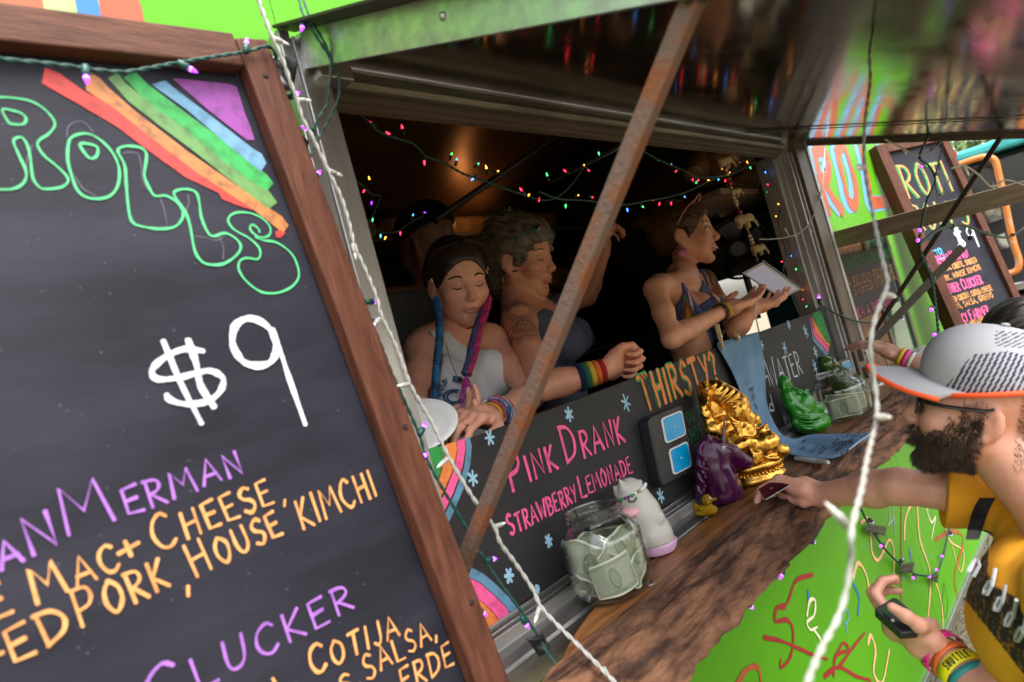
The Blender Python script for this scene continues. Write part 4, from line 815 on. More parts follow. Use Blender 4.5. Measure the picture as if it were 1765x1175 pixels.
# horse bust
def horse():
    sp = Spot(1.66); p = zf(.2214, 1170, 640, sp); m = mat('purple_gloss', (.036, .0025, .026), .22, spec=.3, coat=.2, col2=(.058, .005, .044), vs=4)
    base = p(345, 985); base[2] = 1.2075; t = thing('unicorn_bust', 'glossy purple unicorn bust with a grey spiral horn', 'figurine', base)
    B = Body(p(345, 700) - .16, p(345, 700) + .16, .0022)
    B.chain([p(340, 940), p(318, 850), p(272, 750), p(232, 650), p(240, 590)], [.049, .043, .038, .032, .026], .012)
    B.cone(p(262, 600), p(400, 640), .027, .024, .012).cone(p(400, 640), p(535, 700), .023, .0125, .008).ell(p(300, 660, -.008), (.028, .026, .024), CAMR, .012)
    B.ell(p(528, 705, -.003), (.012, .011, .013), CAMR, .006).cone(p(420, 700, .0), p(510, 735), .014, .010, .008)
    for dd in (-.016, .016): B.cone(p(243, 560, dd), p(226, 478, dd), .010, .002, .006)
    B.cone(p(330, 565, -.018), p(420, 600, -.016), .006, .004, .006)                      # brow ridge
    B.cone(p(552, 728, -.012), p(548, 738, -.02), .003, .003, .002, 's')
    for a, b_ in (((300, 760), (350, 930)), ((380, 760), (470, 930)), ((345, 780), (410, 950))): B.cone(p(*a, -.03), p(*b_, -.042), .006, .004, .01)
    for k in range(12):                                                               # mane locks
        y0 = 540 + k*34; pts = spline([p(205 - k*2, y0, -.012), p(165 - k*2, y0 + 40, -.022), p(160 + (k % 3)*14, y0 + 90, -.030), p(195 + (k % 2)*18, y0 + 125, -.036)], 4); B.chain(pts, np.linspace(.007, .003, len(pts)), .003)
    B.half(base + (0, 0, .0), (0, 0, -1), .001)
    B.mesh('bust', m, t)
    a, b_ = p(345, 548, -.006), p(356, 350, -.006); g = G(); pts = np.array([a + (b_ - a)*q for q in np.linspace(0, 1, 60)]); g.tube(pts, [.0062*(1 - q*.82)*(1 + .1*math.sin(q*95)) for q in np.linspace(0, 1, 60)], 12); g.build('horn', mat('horn_grey', (.12, .10, .09), .35, .4), t, smooth=True)
    e = p(350, 594, -.025); g = G(); g.ball(e, .0052); ey = g.build('eye', mat('eye_white', (.7, .68, .6), .15), t, smooth=True); g = G(); g.ball(e + CB*.0036 + CR*.001, .0024); g.build('pupil', mat('pupil', (.005, .005, .005), .1), ey, smooth=True)
horse()
# golden deity
def deity():
    sp = Spot(1.755); p = zf(.2214, 1170, 640, sp); m = mat('gold_leaf', (.74, .40, .075), .27, 1.0, col2=(.46, .215, .035), vs=30, vlo=.5, vhi=.7, rough2=.4, bump=.12, bs=180)
    base = p(690, 905, 0); base[2] = 1.2075; t = thing('deity_statue', 'gold seated elephant-headed deity statue with a tall crown', 'statue', base)
    B = Body(p(510, 480) - .19, p(510, 480) + .19, .0023)
    ctr = p(655, 800)
    B.ell(p(560, 640), (.066, .026, .048), CAMR @ rotz_(-14), .012)                                             # lap
    B.chain([p(470, 590), p(455, 500), p(400, 420)], [.045, .047, .037], .012)                                  # belly and chest
    B.ell(p(440, 265), (.036, .040, .036), CAMR @ rotz_(30), .01)                                                # head
    B.chain([p(470, 300, -.02), p(535, 365, -.018), p(528, 420, -.02), p(490, 470, -.03), p(440, 505, -.036)], [.025, .018, .014, .012, .010], .008)   # trunk
    B.ell(p(545, 380, -.018), (.016, .012, .014), CAMR, .004)
    B.ell(p(310, 310, -.008), (.024, .031, .009), CAMR @ rotz_(20), .006).ell(p(372, 150, -.01), (.012, .012, .008), CAMR, .003)
    B.chain([p(370, 205), p(300, 155), p(255, 105)], [.033, .028, .013], .004)                                   # crown
    for k in range(5): q = p(380 - k*32, 205 - k*24, -.004); B.ell(q, (.034 - k*.0045, .006, .036 - k*.004), CAMR @ rotz_(38), .002)
    B.ell(p(195, 190, .004), (.013, .036, .040), CAMR @ rotz_(12), .003)                                          # halo
    for k in range(22):
        a = k*2*math.pi/22; B.ell(p(195 + 12*math.cos(a) - 20*math.sin(a)*.2, 190, .004) + CU*.037*math.cos(a) + CB*.040*math.sin(a), .0036, None, .001)
    B.ell(p(248, 96), (.008, .008, .008), CAMR, .002)
    B.chain([p(345, 400, -.018), p(275, 445, -.028), p(240, 400, -.03), p(212, 330, -.03), p(190, 282, -.03)], [.017, .021, .012, .012, .0075], .006)
    for k in range(4): B.ell(p(208 - k*8, 318 - k*14, -.03), (.011 - k*.0016, .004, .011 - k*.0016), CAMR @ rotz_(25), .001)
    B.ell(p(265, 450, -.034), (.023, .02, .018), CAMR, .006)
    B.chain([p(500, 450, -.01), p(560, 505, -.024), p(625, 480, -.026), p(672, 440, -.024)], [.02, .017, .012, .009], .006)
    for k in range(4): B.cone(p(660 + k*12, 450 + k*5, -.026), p(682 + k*8, 415 + k*22, -.03), .0045, .0035, .002)
    B.chain([p(580, 430, .0), p(600, 370, .0), p(625, 395, .0)], [.012, .011, .007], .004).ell(p(590, 352, .0), (.007, .012, .007), CAMR, .002)
    B.ell(p(535, 480, -.03), (.016, .02, .016), CAMR, .005)
    B.chain([p(520, 600, -.03), p(640, 570, -.036), p(705, 545, -.03), p(735, 600, -.03), p(690, 640, -.036)], [.026, .027, .025, .017, .014], .006)    # leg
    B.chain([p(400, 540, -.036), p(450, 590, -.048), p(520, 560, -.054), p(560, 545, -.05)], [.018, .018, .015, .012], .006)
    for k in range(6): pts = spline([p(545 + k*4, 585 + k*14, -.058), p(590, 640 + k*15, -.066), p(640 - k*2, 620 + k*12, -.058), p(655, 590 + k*14, -.05)], 4); B.chain(pts, [.0034]*len(pts), .002)
    for k in range(5): pts = spline([p(405 + k*12, 380 + k*24, -.045), p(440 + k*8, 410 + k*22, -.052), p(480 + k*3, 400 + k*20, -.044)], 4); B.chain(pts, [.0032]*len(pts), .002)
    B.chain([p(395, 265, -.034), p(425, 275, -.038), p(455, 272, -.037)], [.003, .0045, .003], .003)              # eye
    B.cone(p(380, 240, -.034), p(455, 232, -.036), .004, .003, .003)
    B.ell(p(465, 345, -.036), (.010, .010, .006), CAMR, .003); B.chain([p(770, 610, -.03), p(815, 615, -.026)], [.014, .016], .005); B.ell(p(720, 670, -.04), (.022, .01, .018), CAMR, .004)
    B.ripple(lambda P: .0011*hsh(P, 150) + .0014*hsh(P, 70)*(hsh(P, 25) > .1))
    B.mesh('figure', m, t)
    # oval pedestal with a band of beads
    c = base + np.array([-.012, .012, 0]); c2 = c.copy(); g = G(); R = np.stack([nrm(CR*[1, 1, 0]), nrm(np.cross((0, 0, 1.), nrm(CR*[1, 1, 0]))), np.array([0, 0, 1.])], 1) @ np.diag([1, .78, 1])
    g.lathe([(.070, 0), (.073, .004), (.073, .012), (.066, .016), (.066, .028), (.072, .031), (.076, .036), (.076, .044), (.072, .049), (.064, .053), (.03, .057), (.001, .058)], c, 56, R); ped = g.build('pedestal', m, t, smooth=True)
    g = G()
    for k in range(44): a = k*2*math.pi/44; g.ball(c + R @ np.array([.0665*math.cos(a), .0665*math.sin(a), .022 + .002*(k % 2)]), (.0036, .0036, .0042), None, 8, 5)
    tag(g.build('bead_band', m, ped, smooth=True), kind='stuff')
deity()
# green buddha and the olive one
def buddhas():
    sp = Spot(2.13); p = zf(.1616, 1300, 590, sp); m = mat('green_plastic', (.012, .17, .008), .26, col2=(.016, .21, .01), vs=8, coat=.25)
    base = p(640, 985); base[2] = 1.207; t = thing('buddha_figurine', 'bright green plastic seated buddha beside the far glass jar', 'figurine', base)
    B = Body(p(520, 680) - .15, p(520, 680) + .15, .0022)
    B.ell(p(625, 855), (.053, .036, .045), CAMR @ rotz_(12), .01).ell(p(520, 830), (.034, .04, .036), CAMR, .012)
    B.chain([p(560, 790), p(490, 690), p(400, 570)], [.042, .040, .029], .012).ell(p(535, 660, -.012), (.034, .036, .032), CAMR, .012).ell(p(545, 605, -.026), (.017, .013, .013), CAMR, .006).ell(p(450, 585, -.02), (.02, .014, .014), CAMR, .006)
    B.cone(p(375, 540), p(345, 480), .012, .012, .008).ell(p(322, 435), (.020, .025, .021), CAMR @ rotz_(20), .005).ell(p(352, 470), (.015, .014, .016), CAMR, .006)
    B.ell(p(383, 455, -.004), (.006, .005, .006), CAMR, .003).cone(p(372, 430, -.014), p(392, 442, -.008), .003, .002, .002).cone(p(372, 486, -.012), p(396, 482, -.006), .003, .003, .002).ell(p(310, 475, -.018), (.004, .010, .004), CAMR, .003)
    B.chain([p(355, 560, -.018), p(385, 660, -.028), p(445, 760, -.03), p(540, 770, -.04), p(590, 780, -.046)], [.020, .019, .015, .012, .009], .006)
    B.ell(p(665, 700, -.014), (.022, .022, .022), CAMR, .006)
    B.chain([p(440, 850, -.028), p(520, 900, -.042), p(640, 900, -.046), p(740, 860, -.036)], [.014, .010, .010, .012], .01)
    for k in range(5): pts = spline([p(370 + k*16, 570 + k*4, -.034), p(430 + k*18, 650 + k*10, -.044), p(500 + k*20, 720 + k*2, -.044), p(590 + k*8, 720 - k*6, -.036)], 4); B.chain(pts, [.0028]*len(pts), .003)
    for k in range(4): pts = spline([p(470, 800 + k*36, -.042), p(600, 815 + k*36, -.055), p(760, 790 + k*30, -.034)], 5); B.chain(pts, [.0025]*len(pts), .004)
    for k in range(6): B.chain([p(590 + k*10, 755, -.05), p(600 + k*18, 820 - k*6, -.054)], [.003, .004], .003)
    for k in range(15): q = k/14; B.ell(p(405 + 200*q, 488 + 70*q*q + 30*q, -.026 - .012*math.sin(q*3)), .0042, None, .001)
    B.chain([p(560, 560, -.014), p(540, 515, -.012), p(565, 508, -.01), p(570, 540, -.01)], [.005, .005, .005, .004], .003)
    B.half(base, (0, 0, -1), .001); B.mesh('figure', m, t)
    sp = Spot(2.50); p = zf(.1616, 1300, 590, sp); m = mat('olive_glaze', (.045, .105, .012), .16, col2=(.02, .055, .008), vs=14, coat=.6, bump=.1, bs=60)
    base = p(1070, 690); base[2] = 1.207; t = thing('buddha_figurine', 'olive glazed buddha partly hidden behind the far glass jar', 'figurine', base)
    B = Body(p(950, 450) - .2, p(950, 450) + .2, .0028)
    B.chain([p(1050, 660), p(1010, 540), p(940, 420), p(880, 340)], [.058, .054, .046, .036], .015).ell(p(770, 235), (.036, .034, .034), CAMR @ rotz_(10), .012).ell(p(850, 270), (.022, .02, .026), CAMR, .01)
    B.chain([p(1090, 400, -.03), p(1130, 560, -.04), p(1110, 650, -.05)], [.022, .024, .03], .01)
    for k in range(14): a = k*.45; B.ell(p(900 + 8*k, 262 + 6*k + 10*math.sin(a*3), -.02), .006, None, .003)
    for k in range(4): B.cone(p(1010, 430 + k*60, -.04), p(1120, 450 + k*55, -.05), .006, .005, .006)
    B.half(base, (0, 0, -1), .001); B.mesh('figure', m, t)
buddhas()
# white unicorn squeeze toy
def toy():
    sp = Spot(1.41); p = zf(.2212, 930, 800, sp); mw_ = mat('white_vinyl', (.50, .48, .44), .45, col2=(.42, .40, .36), vs=6); mp_ = mat('lavender_vinyl', (.60, .38, .56), .45); mk = mat('pink_vinyl', (.72, .36, .42), .4)
    base = p(940, 720); base[2] = 1.2075; t = thing('unicorn_toy', 'white vinyl unicorn toy with closed eyes on a lavender base', 'figurine', base)
    B = Body(p(800, 400) - .14, p(800, 400) + .14, .0022)
    B.chain([p(930, 660), p(870, 540), p(790, 370), p(715, 235), p(700, 195)], [.0365, .0375, .0345, .028, .020], .02)
    B.ell(p(925, 420, -.026), (.012, .016, .012), CAMR @ rotz_(-10), .004).ell(p(875, 568, -.030), (.014, .0155, .014), CAMR, .004).ell(p(765, 505, -.02), (.010, .014, .012), CAMR, .005).ell(p(775, 610, -.03), (.012, .012, .012), CAMR, .005)
    for a, b_ in (((655, 185, -.014), (618, 112, -.014)), ((610, 215, .002), (575, 168, .002)), ((770, 155, -.004), (790, 118, -.004))): B.cone(p(*a), p(*b_), .010, .0015, .005)
    B.half(p(905, 602), (0, 0, -1), .001); B.mesh('body', mw_, t)
    B = Body(base - .07, base + .07, .0022); B.chain([p(915, 590), base + (0, 0, .02)], [.0395, .0395], .003); B.half(p(905, 600), (0, 0, 1), .001).half(base, (0, 0, -1), .001); B.mesh('base', mp_, t)
    B = Body(p(720, 370, -.03) - .05, p(720, 370, -.03) + .05, .002); B.ell(p(700, 372, -.022), (.020, .011, .022), CAMR @ rotz_(4), .003).ell(p(745, 360, -.028), (.011, .007, .010), CAMR, .006); B.mesh('muzzle', mk, t)
    mk2 = mat('black_print', (.01, .01, .01), .5)
    for pts in ([(692, 272), (705, 287), (725, 288), (745, 275), (756, 252)], [(598, 286), (608, 300), (622, 298), (630, 284)]):
        g = G(); dd = -.0372 if pts[0][0] > 650 else -.030
        q = spline([p(x, y, dd) for x, y in pts], 4); g.tube(q, .0011, 6)
        for i in range(0, len(q), 3): g.tube([q[i], q[i] - CU*.004 + CR*(.002 if i > 6 else -.002)], .0008, 5)
        g.build('closed_eye', mk2, t)
    cols = [mat('bead_green', (.02, .25, .06), .15), mat('bead_purple', (.12, .02, .16), .15), mat('bead_gold', (.3, .24, .06), .25), mat('bead_white', (.7, .7, .7), .3)]
    c = p(705, 195); ax = nrm(p(715, 235) - p(800, 390)); fr_ = zframe(c, ax)[:3, :3]
    g = G()
    for k in range(26): a = k*2*math.pi/26; g.m = rs.randrange(4); g.ball(c - ax*.004 + fr_ @ np.array([.0325*math.cos(a), .0325*math.sin(a), 0]), .0037, None, 10, 6)
    tag(g.build('bead_crown', cols, t, smooth=True), kind='stuff')
toy()
def duck():
    sp = Spot(1.565); p = zf(.2214, 1170, 640, sp); m = mat('gold_glitter', (.55, .32, .02), .25, .85, col2=(.16, .09, .0), vs=420, vlo=.45, vhi=.55, bump=.6, bs=420)
    base = p(212, 1128); base[2] = 1.2085; t = thing('toy_duck', 'small gold glitter duck on the metal sill', 'figurine', base)
    B = Body(p(205, 1050) - .06, p(205, 1050) + .06, .0016)
    B.ell(p(205, 1085), (.0265, .0125, .018), CAMR @ rotz_(8), .003).cone(p(150, 1070), p(118, 1035), .010, .004, .006).ell(p(245, 1075), (.015, .0125, .015), CAMR, .006).ell(p(216, 1000), (.0128, .013, .013), CAMR, .004).cone(p(262, 998), p(292, 990), .0045, .003, .002).ell(p(200, 1075, -.016), (.015, .007, .004), CAMR @ rotz_(-10), .002)
    B.mesh('body', m, t)
    e = p(243, 985, -.0105); g = G(); g.ball(e, .0028); ey = g.build('eye', MATS['eye_white'], t, smooth=True); g = G(); g.ball(e + CB*.0022, .0013); g.build('pupil', mat('blue_pupil', (.01, .04, .25), .2), ey, smooth=True)
duck()
# ------------------------------------------------------------------ card readers hung on the blackboard
m_case = mat('black_case', (.016, .016, .02), .38); m_blue = mat('reader_blue', (.0, .30, .62), .25, coat=.3); m_rim = mat('reader_white', (.62, .63, .63), .35)
def reader(label, pl, corners, deep):
    uv = np.array([pl.px(*c) for c in corners]); c0 = uv.mean(0); t = thing('card_reader', label, 'card reader', pl.w(c0, 0))
    def rnd(poly, k=.18):
        out = []; n = len(poly)
        for i in range(n):
            a, b_, c = poly[i - 1], poly[i], poly[(i + 1) % n]
            for s_ in (0, .3, .6, 1): q0 = b_ + (a - b_)*k; q1 = b_ + (c - b_)*k; out.append((1 - s_)**2*q0 + 2*s_*(1 - s_)*b_ + s_*s_*q1)
        return out
    g = G(); g.prism(rnd(uv, .1), pl, .0008, deep); g.build('case', m_case, t, bevel=.004)
    def sub(lo, hi):
        q = [];
        for (a, b_) in ((lo[0], lo[1]), (hi[0], lo[1]), (hi[0], hi[1]), (lo[0], hi[1])): q.append(uv[3]*(1 - a)*(1 - b_) + uv[2]*a*(1 - b_) + uv[1]*a*b_ + uv[0]*(1 - a)*b_)
        return np.array(q)
    for (lo, hi) in (((.30, .55), (.92, .93)), ((.34, .08), (.92, .46))):
        q = sub(lo, hi); g = G(); g.prism(rnd(q, .14), pl, deep + .0003, deep + .0035); rd = g.build('reader', m_rim, t, bevel=.001)
        q2 = q.mean(0) + (q - q.mean(0))*.88; g = G(); g.prism(rnd(q2, .14), pl, deep + .0036, deep + .0046); g.build('face', m_blue, rd)
        g = G(); cc = q.mean(0); g.prism([cc + d for d in (np.array([-.004, -.001]), np.array([.004, -.001]), np.array([.004, .0012]), np.array([-.004, .0012]))], pl, deep + .0047, deep + .0052); g.build('mark', m_rim, rd)
    top_ = (uv[0] + uv[1])/2
    for d in (-.007, .007):
        a = pl.w(top_ + np.array([d - .01, -.005]), deep*.5); b_ = np.array([a[0] - .004, .002, ZB + .003]); g = G(); g.tube(spline([a, a*.5 + b_*.5 - np.array([0, .008, 0]), b_ + (0, -.004, -.006), b_ + (0, .012, .001)], 5), .0016, 6); g.build('cord', m_case, t, smooth=True)
    return t
reader('black wall box holding two blue card readers above the white unicorn', CP, [(1098, 724), (1158, 700), (1178, 812), (1122, 842)], .03)
reader('black card reader box hung at the far end of the blackboard', CP2, [(1428, 626), (1449, 618), (1470, 672), (1446, 684)], .03)
# ------------------------------------------------------------------ denim strip, clothes pegs, marker
def denim():
    pr = [(aty(1240, 602, .026), aty(1305, 577, .026)), (aty(1235, 591, .008), aty(1307, 572, .008)), (aty(1240, 600, -.006), aty(1309, 582, -.006)), (aty(1262, 645, -.010), aty(1316, 630, -.010)), (aty(1282, 690, -.014), aty(1322, 690, -.012)), (aty(1304, 728, -.022), aty(1334, 732, -.022)),
          (aty(1326, 757, -.036), aty(1346, 748, -.034)), (atz(1350, 780, 1.222), atz(1370, 757, 1.222)), (atz(1382, 790, 1.213), atz(1402, 751, 1.214)), (atz(1432, 789, 1.212), atz(1452, 748, 1.213)), (atz(1463, 778, 1.214), atz(1503, 749, 1.216))]
    Lp = spline([a for a, b_ in pr], 8); Rp = spline([b_ for a, b_ in pr], 8); n = 18; vs = []; uv = []
    for i in range(len(Lp)):
        for j in range(n + 1):
            q = j/n; p = Lp[i]*(1 - q) + Rp[i]*q; wv = .0022*math.sin(q*7 + i*.11)*math.sin(i*.21 + 1) + .0016*math.sin(q*13 + i*.33)
            nrml = np.array([0, -1, 0]) if i < 50 else (np.array([0, 0, 1.])); vs.append(p + nrml*(wv + .002))
    g = G(); g.add(vs, [(i*(n + 1) + j, (i + 1)*(n + 1) + j, (i + 1)*(n + 1) + j + 1, i*(n + 1) + j + 1) for i in range(len(Lp) - 1) for j in range(n)])
    t = thing('denim_strip', 'frayed blue denim strip pegged over the blackboard and trailing on the counter', 'cloth', aty(1320, 740, -.03))
    m = mat('denim', (.10, .19, .31), .85, col2=(.17, .28, .42), vs=7, bump=.3, bs=400); o = g.build('cloth', m, t, smooth=True)
    s = o.modifiers.new('thick', 'SOLIDIFY'); s.thickness = .0018; s.offset = 0
    g = G(); g.tube(spline([b_ for b_ in (pr[-1][0], (pr[-1][0] + pr[-1][1])/2 + (0, 0, .002), pr[-1][1])], 10) + np.array([0, 0, .004]), .0026, 6, flat=.6); g.build('hem', mat('denim_hem', (.35, .42, .5), .9), t, smooth=True)
    ip = Plane((0, 0, 1.219), (1, 0, 0), (0, 1, 0)); ik = Ink(ip, .001); mk = mat('marker_ink', (.012, .016, .035), .7); r_ = random.Random(5)
    for k in range(26):
        x, y = r_.uniform(1380, 1480), 0; y = 770 + r_.uniform(-14, 14) - (x - 1400)*.03; L_ = r_.uniform(5, 16)
        ik.pxs([(x + L_*q/4, y - L_*.12*q + r_.uniform(-3, 3)) for q in range(5)], .0022, n=3)
    ik.text('derring', (1470, 757), (1436, 763), 8, .0024, small=1); ik.build('scribble', mk, t)
    ip = Plane((0, -.0195, 0), (1, 0, 0), (0, 0, 1)); ik = Ink(ip, .0004)
    for (x, y) in ((1288, 660), (1300, 685), (1302, 700), (1296, 672)): ik.pxs([(x + r_.uniform(-4, 4), y + r_.uniform(-6, 6)) for q in range(6)], .0022, n=3)
    ik.build('scribble', mk, t)
denim()
m_peg = mat('peg_wood', (.55, .38, .2), .6, col2=(.42, .28, .14), vs=9)
for (a, b_, lb) in (((1238, 558), (1246, 602), 'wooden clothes peg at the left corner of the denim'), ((1271, 574), (1273, 588), 'wooden clothes peg behind the middle of the denim')):
    A_, B_ = aty(*a, -.012), aty(*b_, -.014); t = thing('clothes_peg', lb, 'clothes peg', B_)
    for dx in (-.004, .004):
        g = G(); q = A_ + np.array([dx*1.6, .012 if dx > 0 else -.002, 0]); g.bar(q, B_ + np.array([dx, .004 if dx > 0 else -.004, 0]), .0065, .005, (0, 1, 0)); g.build('peg_half', m_peg, t, bevel=.0008)
    g = G(); c = (A_ + B_)/2; g.tube([c + (-.004, -.006, 0), c + (.006, .008, 0)], .003, 8); g.build('spring', m_alu, t)
a, b_ = atz(1372, 790, 1.212), atz(1428, 797, 1.212); t = thing('marker_pen', 'white marker pen lying beside the denim on the counter', 'pen', (a + b_)/2 - (0, 0, .006))
d = nrm(b_ - a); g = G(); g.tube([a, a + d*.09], .0062, 14); g.build('barrel', m_rim, t, smooth=False); g = G(); g.tube([a + d*.0905, a + d*.125, b_], [.0068, .0066, .0045], 14); g.build('cap', mat('grey_cap', (.45, .44, .43), .4), t)
# ------------------------------------------------------------------ strings of fairy lights
m_cord = mat('green_cord', (.006, .05, .04), .45); m_cordw = mat('white_cord', (.34, .335, .31), .45); m_sock = mat('green_socket', (.006, .055, .045), .4); m_sockd = mat('dark_socket', (.012, .03, .02), .4)
def bulbmat(n, c, e, s): return mat('bulb_' + n, c, .15, emit=e, es=s, coat=.3)
b_purple = bulbmat('purple', (.30, .06, .5), (.40, .04, 1.0), .7); b_core = bulbmat('violet_core', (.8, .6, 1), (.80, .40, 1.0), 1.6)
b_red = bulbmat('red', (.5, .01, .02), (1, .02, .05), 1.5); b_gr = bulbmat('green', (.02, .3, .08), (.05, .9, .22), .75); b_or = bulbmat('orange', (.6, .18, .02), (1, .30, .03), 1.6); b_bu = bulbmat('blue', (.02, .1, .5), (.05, .30, 1), 1.1); b_clear = mat('bulb_clear', (.75, .75, .72), .12, coat=.5)
def mesh_of(fn):
    g = G(); fn(g); me = bpy.data.meshes.new('m'); me.from_pydata(g.v, [], g.f); me.update(); me.shade_smooth(); return me
def bulb_set(L_, r, sockmat, tip):
    """shared meshes along +z: socket then a pointed tip"""
    def sk(g): g.lathe([(r*.75, 0), (r*1.1, L_*.06), (r*1.15, L_*.5), (r*.9, L_*.55)], (0, 0, 0), 12)
    def tp(g): g.lathe([(r*.62, L_*.5), (r*.8, L_*.58), (r*.74, L_*.74), (r*.4, L_*.9), (r*.12, L_)], (0, 0, 0), 12)
    def co(g): g.ball((0, 0, L_*.66), (r*.82, r*.82, L_*.055), None, 10, 6)
    return mesh_of(sk), mesh_of(tp), mesh_of(co)
def twisted(g, path, r, pitch=.035, strands=2):
    P = np.array(path); seg = np.linalg.norm(np.diff(P, axis=0), axis=1); s = np.concatenate([[0], np.cumsum(seg)]); n = int(s[-1]/.0045) + 2
    t = np.linspace(0, s[-1], n); Q = np.stack([np.interp(t, s, P[:, k]) for k in range(3)], 1); T = np.gradient(Q, axis=0); T /= np.maximum(np.linalg.norm(T, axis=1), 1e-9)[:, None]
    x = np.cross(T, [0, 1, .3]); x /= np.maximum(np.linalg.norm(x, axis=1), 1e-9)[:, None]; y = np.cross(T, x)
    for k in range(strands):
        a = t/pitch*2*math.pi + k*2*math.pi/strands; g.tube(Q + (x*np.cos(a)[:, None] + y*np.sin(a)[:, None])*r*.8, r, 6)
def light_string(label, pts, bulbs, cordmat, r, sockmat, L_, br, tips, group=None, base=None, strands=2, core=None):
    P = spline(pts, 10); t = thing('light_string', label, 'string lights', pts[0], group)
    g = G(); twisted(g, P, r, strands=strands); g.build('cord', cordmat, t, smooth=True)
    sk, tp, co = bulb_set(L_, br, sockmat, None); sk.materials.append(sockmat); cache = {}
    for (p, d, col) in bulbs:
        m4 = zframe(p, d); s_ = instance('socket', sk, t, m4)
        if col.name not in cache: c = tp.copy(); c.materials.append(col); cache[col.name] = c
        b_ = bpy.data.objects.new('bulb', cache[col.name]); COL.objects.link(b_); b_.parent = s_
        if core is not None and col is b_purple:
            if 'core' not in cache: c = co.copy(); c.materials.append(core); cache['core'] = c
            c_ = bpy.data.objects.new('filament_glow', cache['core']); COL.objects.link(c_); c_.parent = s_
    return t
def pdir(a, b, y0, y1=None): A = aty(*a, y0); B = aty(*b, y0 if y1 is None else y1); return A, nrm(B - A)
# purple string over the left board and down the post
def lerp_y(px, py): return -.115 if px < 460 else None
path = []
for (px, py) in ((-60, 120), (0, 131), (60, 136), (110, 141), (160, 147), (200, 149), (240, 142), (290, 132), (350, 121), (405, 112), (450, 104)): path.append(BP.w(BP.px(px, py), .032))
run = [((484, 135), -.06), ((492, 175), -.055), ((500, 220), -.05), ((512, 265), -.05), ((528, 300), -.05), ((545, 345), -.05), ((560, 385), -.05), ((582, 425), -.052), ((604, 470), -.055), ((626, 520), -.058), ((636, 548), -.06), ((655, 590), -.062), ((672, 635), -.065), ((690, 675), -.068), ((708, 715), -.07), ((725, 755), -.072), ((735, 790), -.074), ((762, 840), -.08), ((792, 890), -.084), ((815, 930), -.088), ((835, 965), -.092), ((862, 1005), -.098), ((885, 1035), -.105), ((912, 1072), -.112), ((935, 1110), -.12), ((955, 1140), -.14), ((985, 1178), -.16), ((1010, 1215), -.18)]
path += [aty(*p, y) for p, y in run]
bl = []
def on_run(px, py):
    k = min(run, key=lambda r: (r[0][0] - px)**2 + (r[0][1] - py)**2); return k[1] - .004
for (a, b_) in (((497, 168), (525, 155)), ((545, 228), (515, 216)), ((532, 292), (530, 272)), ((538, 310), (556, 290)), ((574, 432), (590, 405)), ((630, 520), (672, 519)), ((632, 556), (655, 552)), ((655, 642), (690, 668)), ((722, 750), (738, 722)), ((718, 795), (745, 775)), ((760, 875), (742, 900)), ((836, 965), (876, 960)), ((898, 1062), (915, 1088)), ((958, 1158), (998, 1154)), ((820, 1048), (826, 1052))):
    y = on_run(*a); A, d = pdir(a, b_, y); bl.append((A, d, b_purple))
for (a, b_) in (((132, 140), (137, 200)), ((405, 115), (407, 82)), ((288, 132), (300, 140))):
    A = BP.w(BP.px(*a), .034); bl.append((A, nrm(BP.w(BP.px(*b_), .036) - A), b_purple))
light_string('green cord of purple lights draped over the near menu board and down the post', path, bl, m_cord, .0016, m_sock, .026, .0042, None, core=b_core)
# spare loop of green cord at the top of the post
lp = [aty(*p, y) for p, y in (((512, -20), -.08), ((522, 22), -.09), ((545, 62), -.1), ((568, 98), -.1), ((583, 130), -.09), ((584, 165), -.08), ((570, 200), -.07), ((556, 225), -.06), ((545, 250), -.055), ((535, 270), -.05))]
light_string('slack loop of green cord hanging from the near flap hinge', lp, [(aty(524, 32, -.09), nrm(aty(515, 72, -.09) - aty(524, 32, -.09)), b_purple)], m_cord, .0014, m_sock, .026, .0042, None, core=b_core)
lp = [aty(*p, y) for p, y in (((520, -10), -.085), ((535, 30), -.095), ((560, 75), -.102), ((570, 105), -.1), ((566, 150), -.09), ((563, 180), -.08), ((548, 205), -.07), ((542, 235), -.06))]
g = G(); t = thing('spare_cord', 'second strand of dark green cord beside the near hinge', 'cord', lp[0]); twisted(g, spline(lp, 8), .0013); g.build('cord', m_cord, t, smooth=True)
# black tape holding it
def tape(label, quad, y, bulge=.004):
    P = [aty(*q, y) for q in quad]; g = G(); n = 6; vs = []
    for i in range(n + 1):
        for j in range(n + 1):
            u, v = i/n, j/n; p = P[0]*(1 - u)*(1 - v) + P[1]*u*(1 - v) + P[2]*u*v + P[3]*(1 - u)*v; vs.append(p + np.array([0, -1, 0])*(bulge*math.sin(u*3.14)*(.6 + .4*math.sin(v*9)) + .0012*math.sin(u*14 + v*5)))
    g.add(vs, [(i*(n + 1) + j, (i + 1)*(n + 1) + j, (i + 1)*(n + 1) + j + 1, i*(n + 1) + j + 1) for i in range(n) for j in range(n)])
    o = g.build('black_tape', mat('black_tape', (.012, .011, .013), .3), None, base=P[0], smooth=True); s = o.modifiers.new('t', 'SOLIDIFY'); s.thickness = .0006; tag(o, label, 'tape', 'pieces of black tape')
tape('wide black tape between the menu board corner and post top', [(455, 92), (512, 110), (505, 162), (478, 160)], -.066, .012)
tape('torn black tape below the post top', [(505, 228), (532, 243), (530, 268), (512, 262)], -.056, .008)
tape('black tape over the purple string at the sill', [(906, 1100), (935, 1092), (948, 1112), (930, 1132)], -.118, .008)
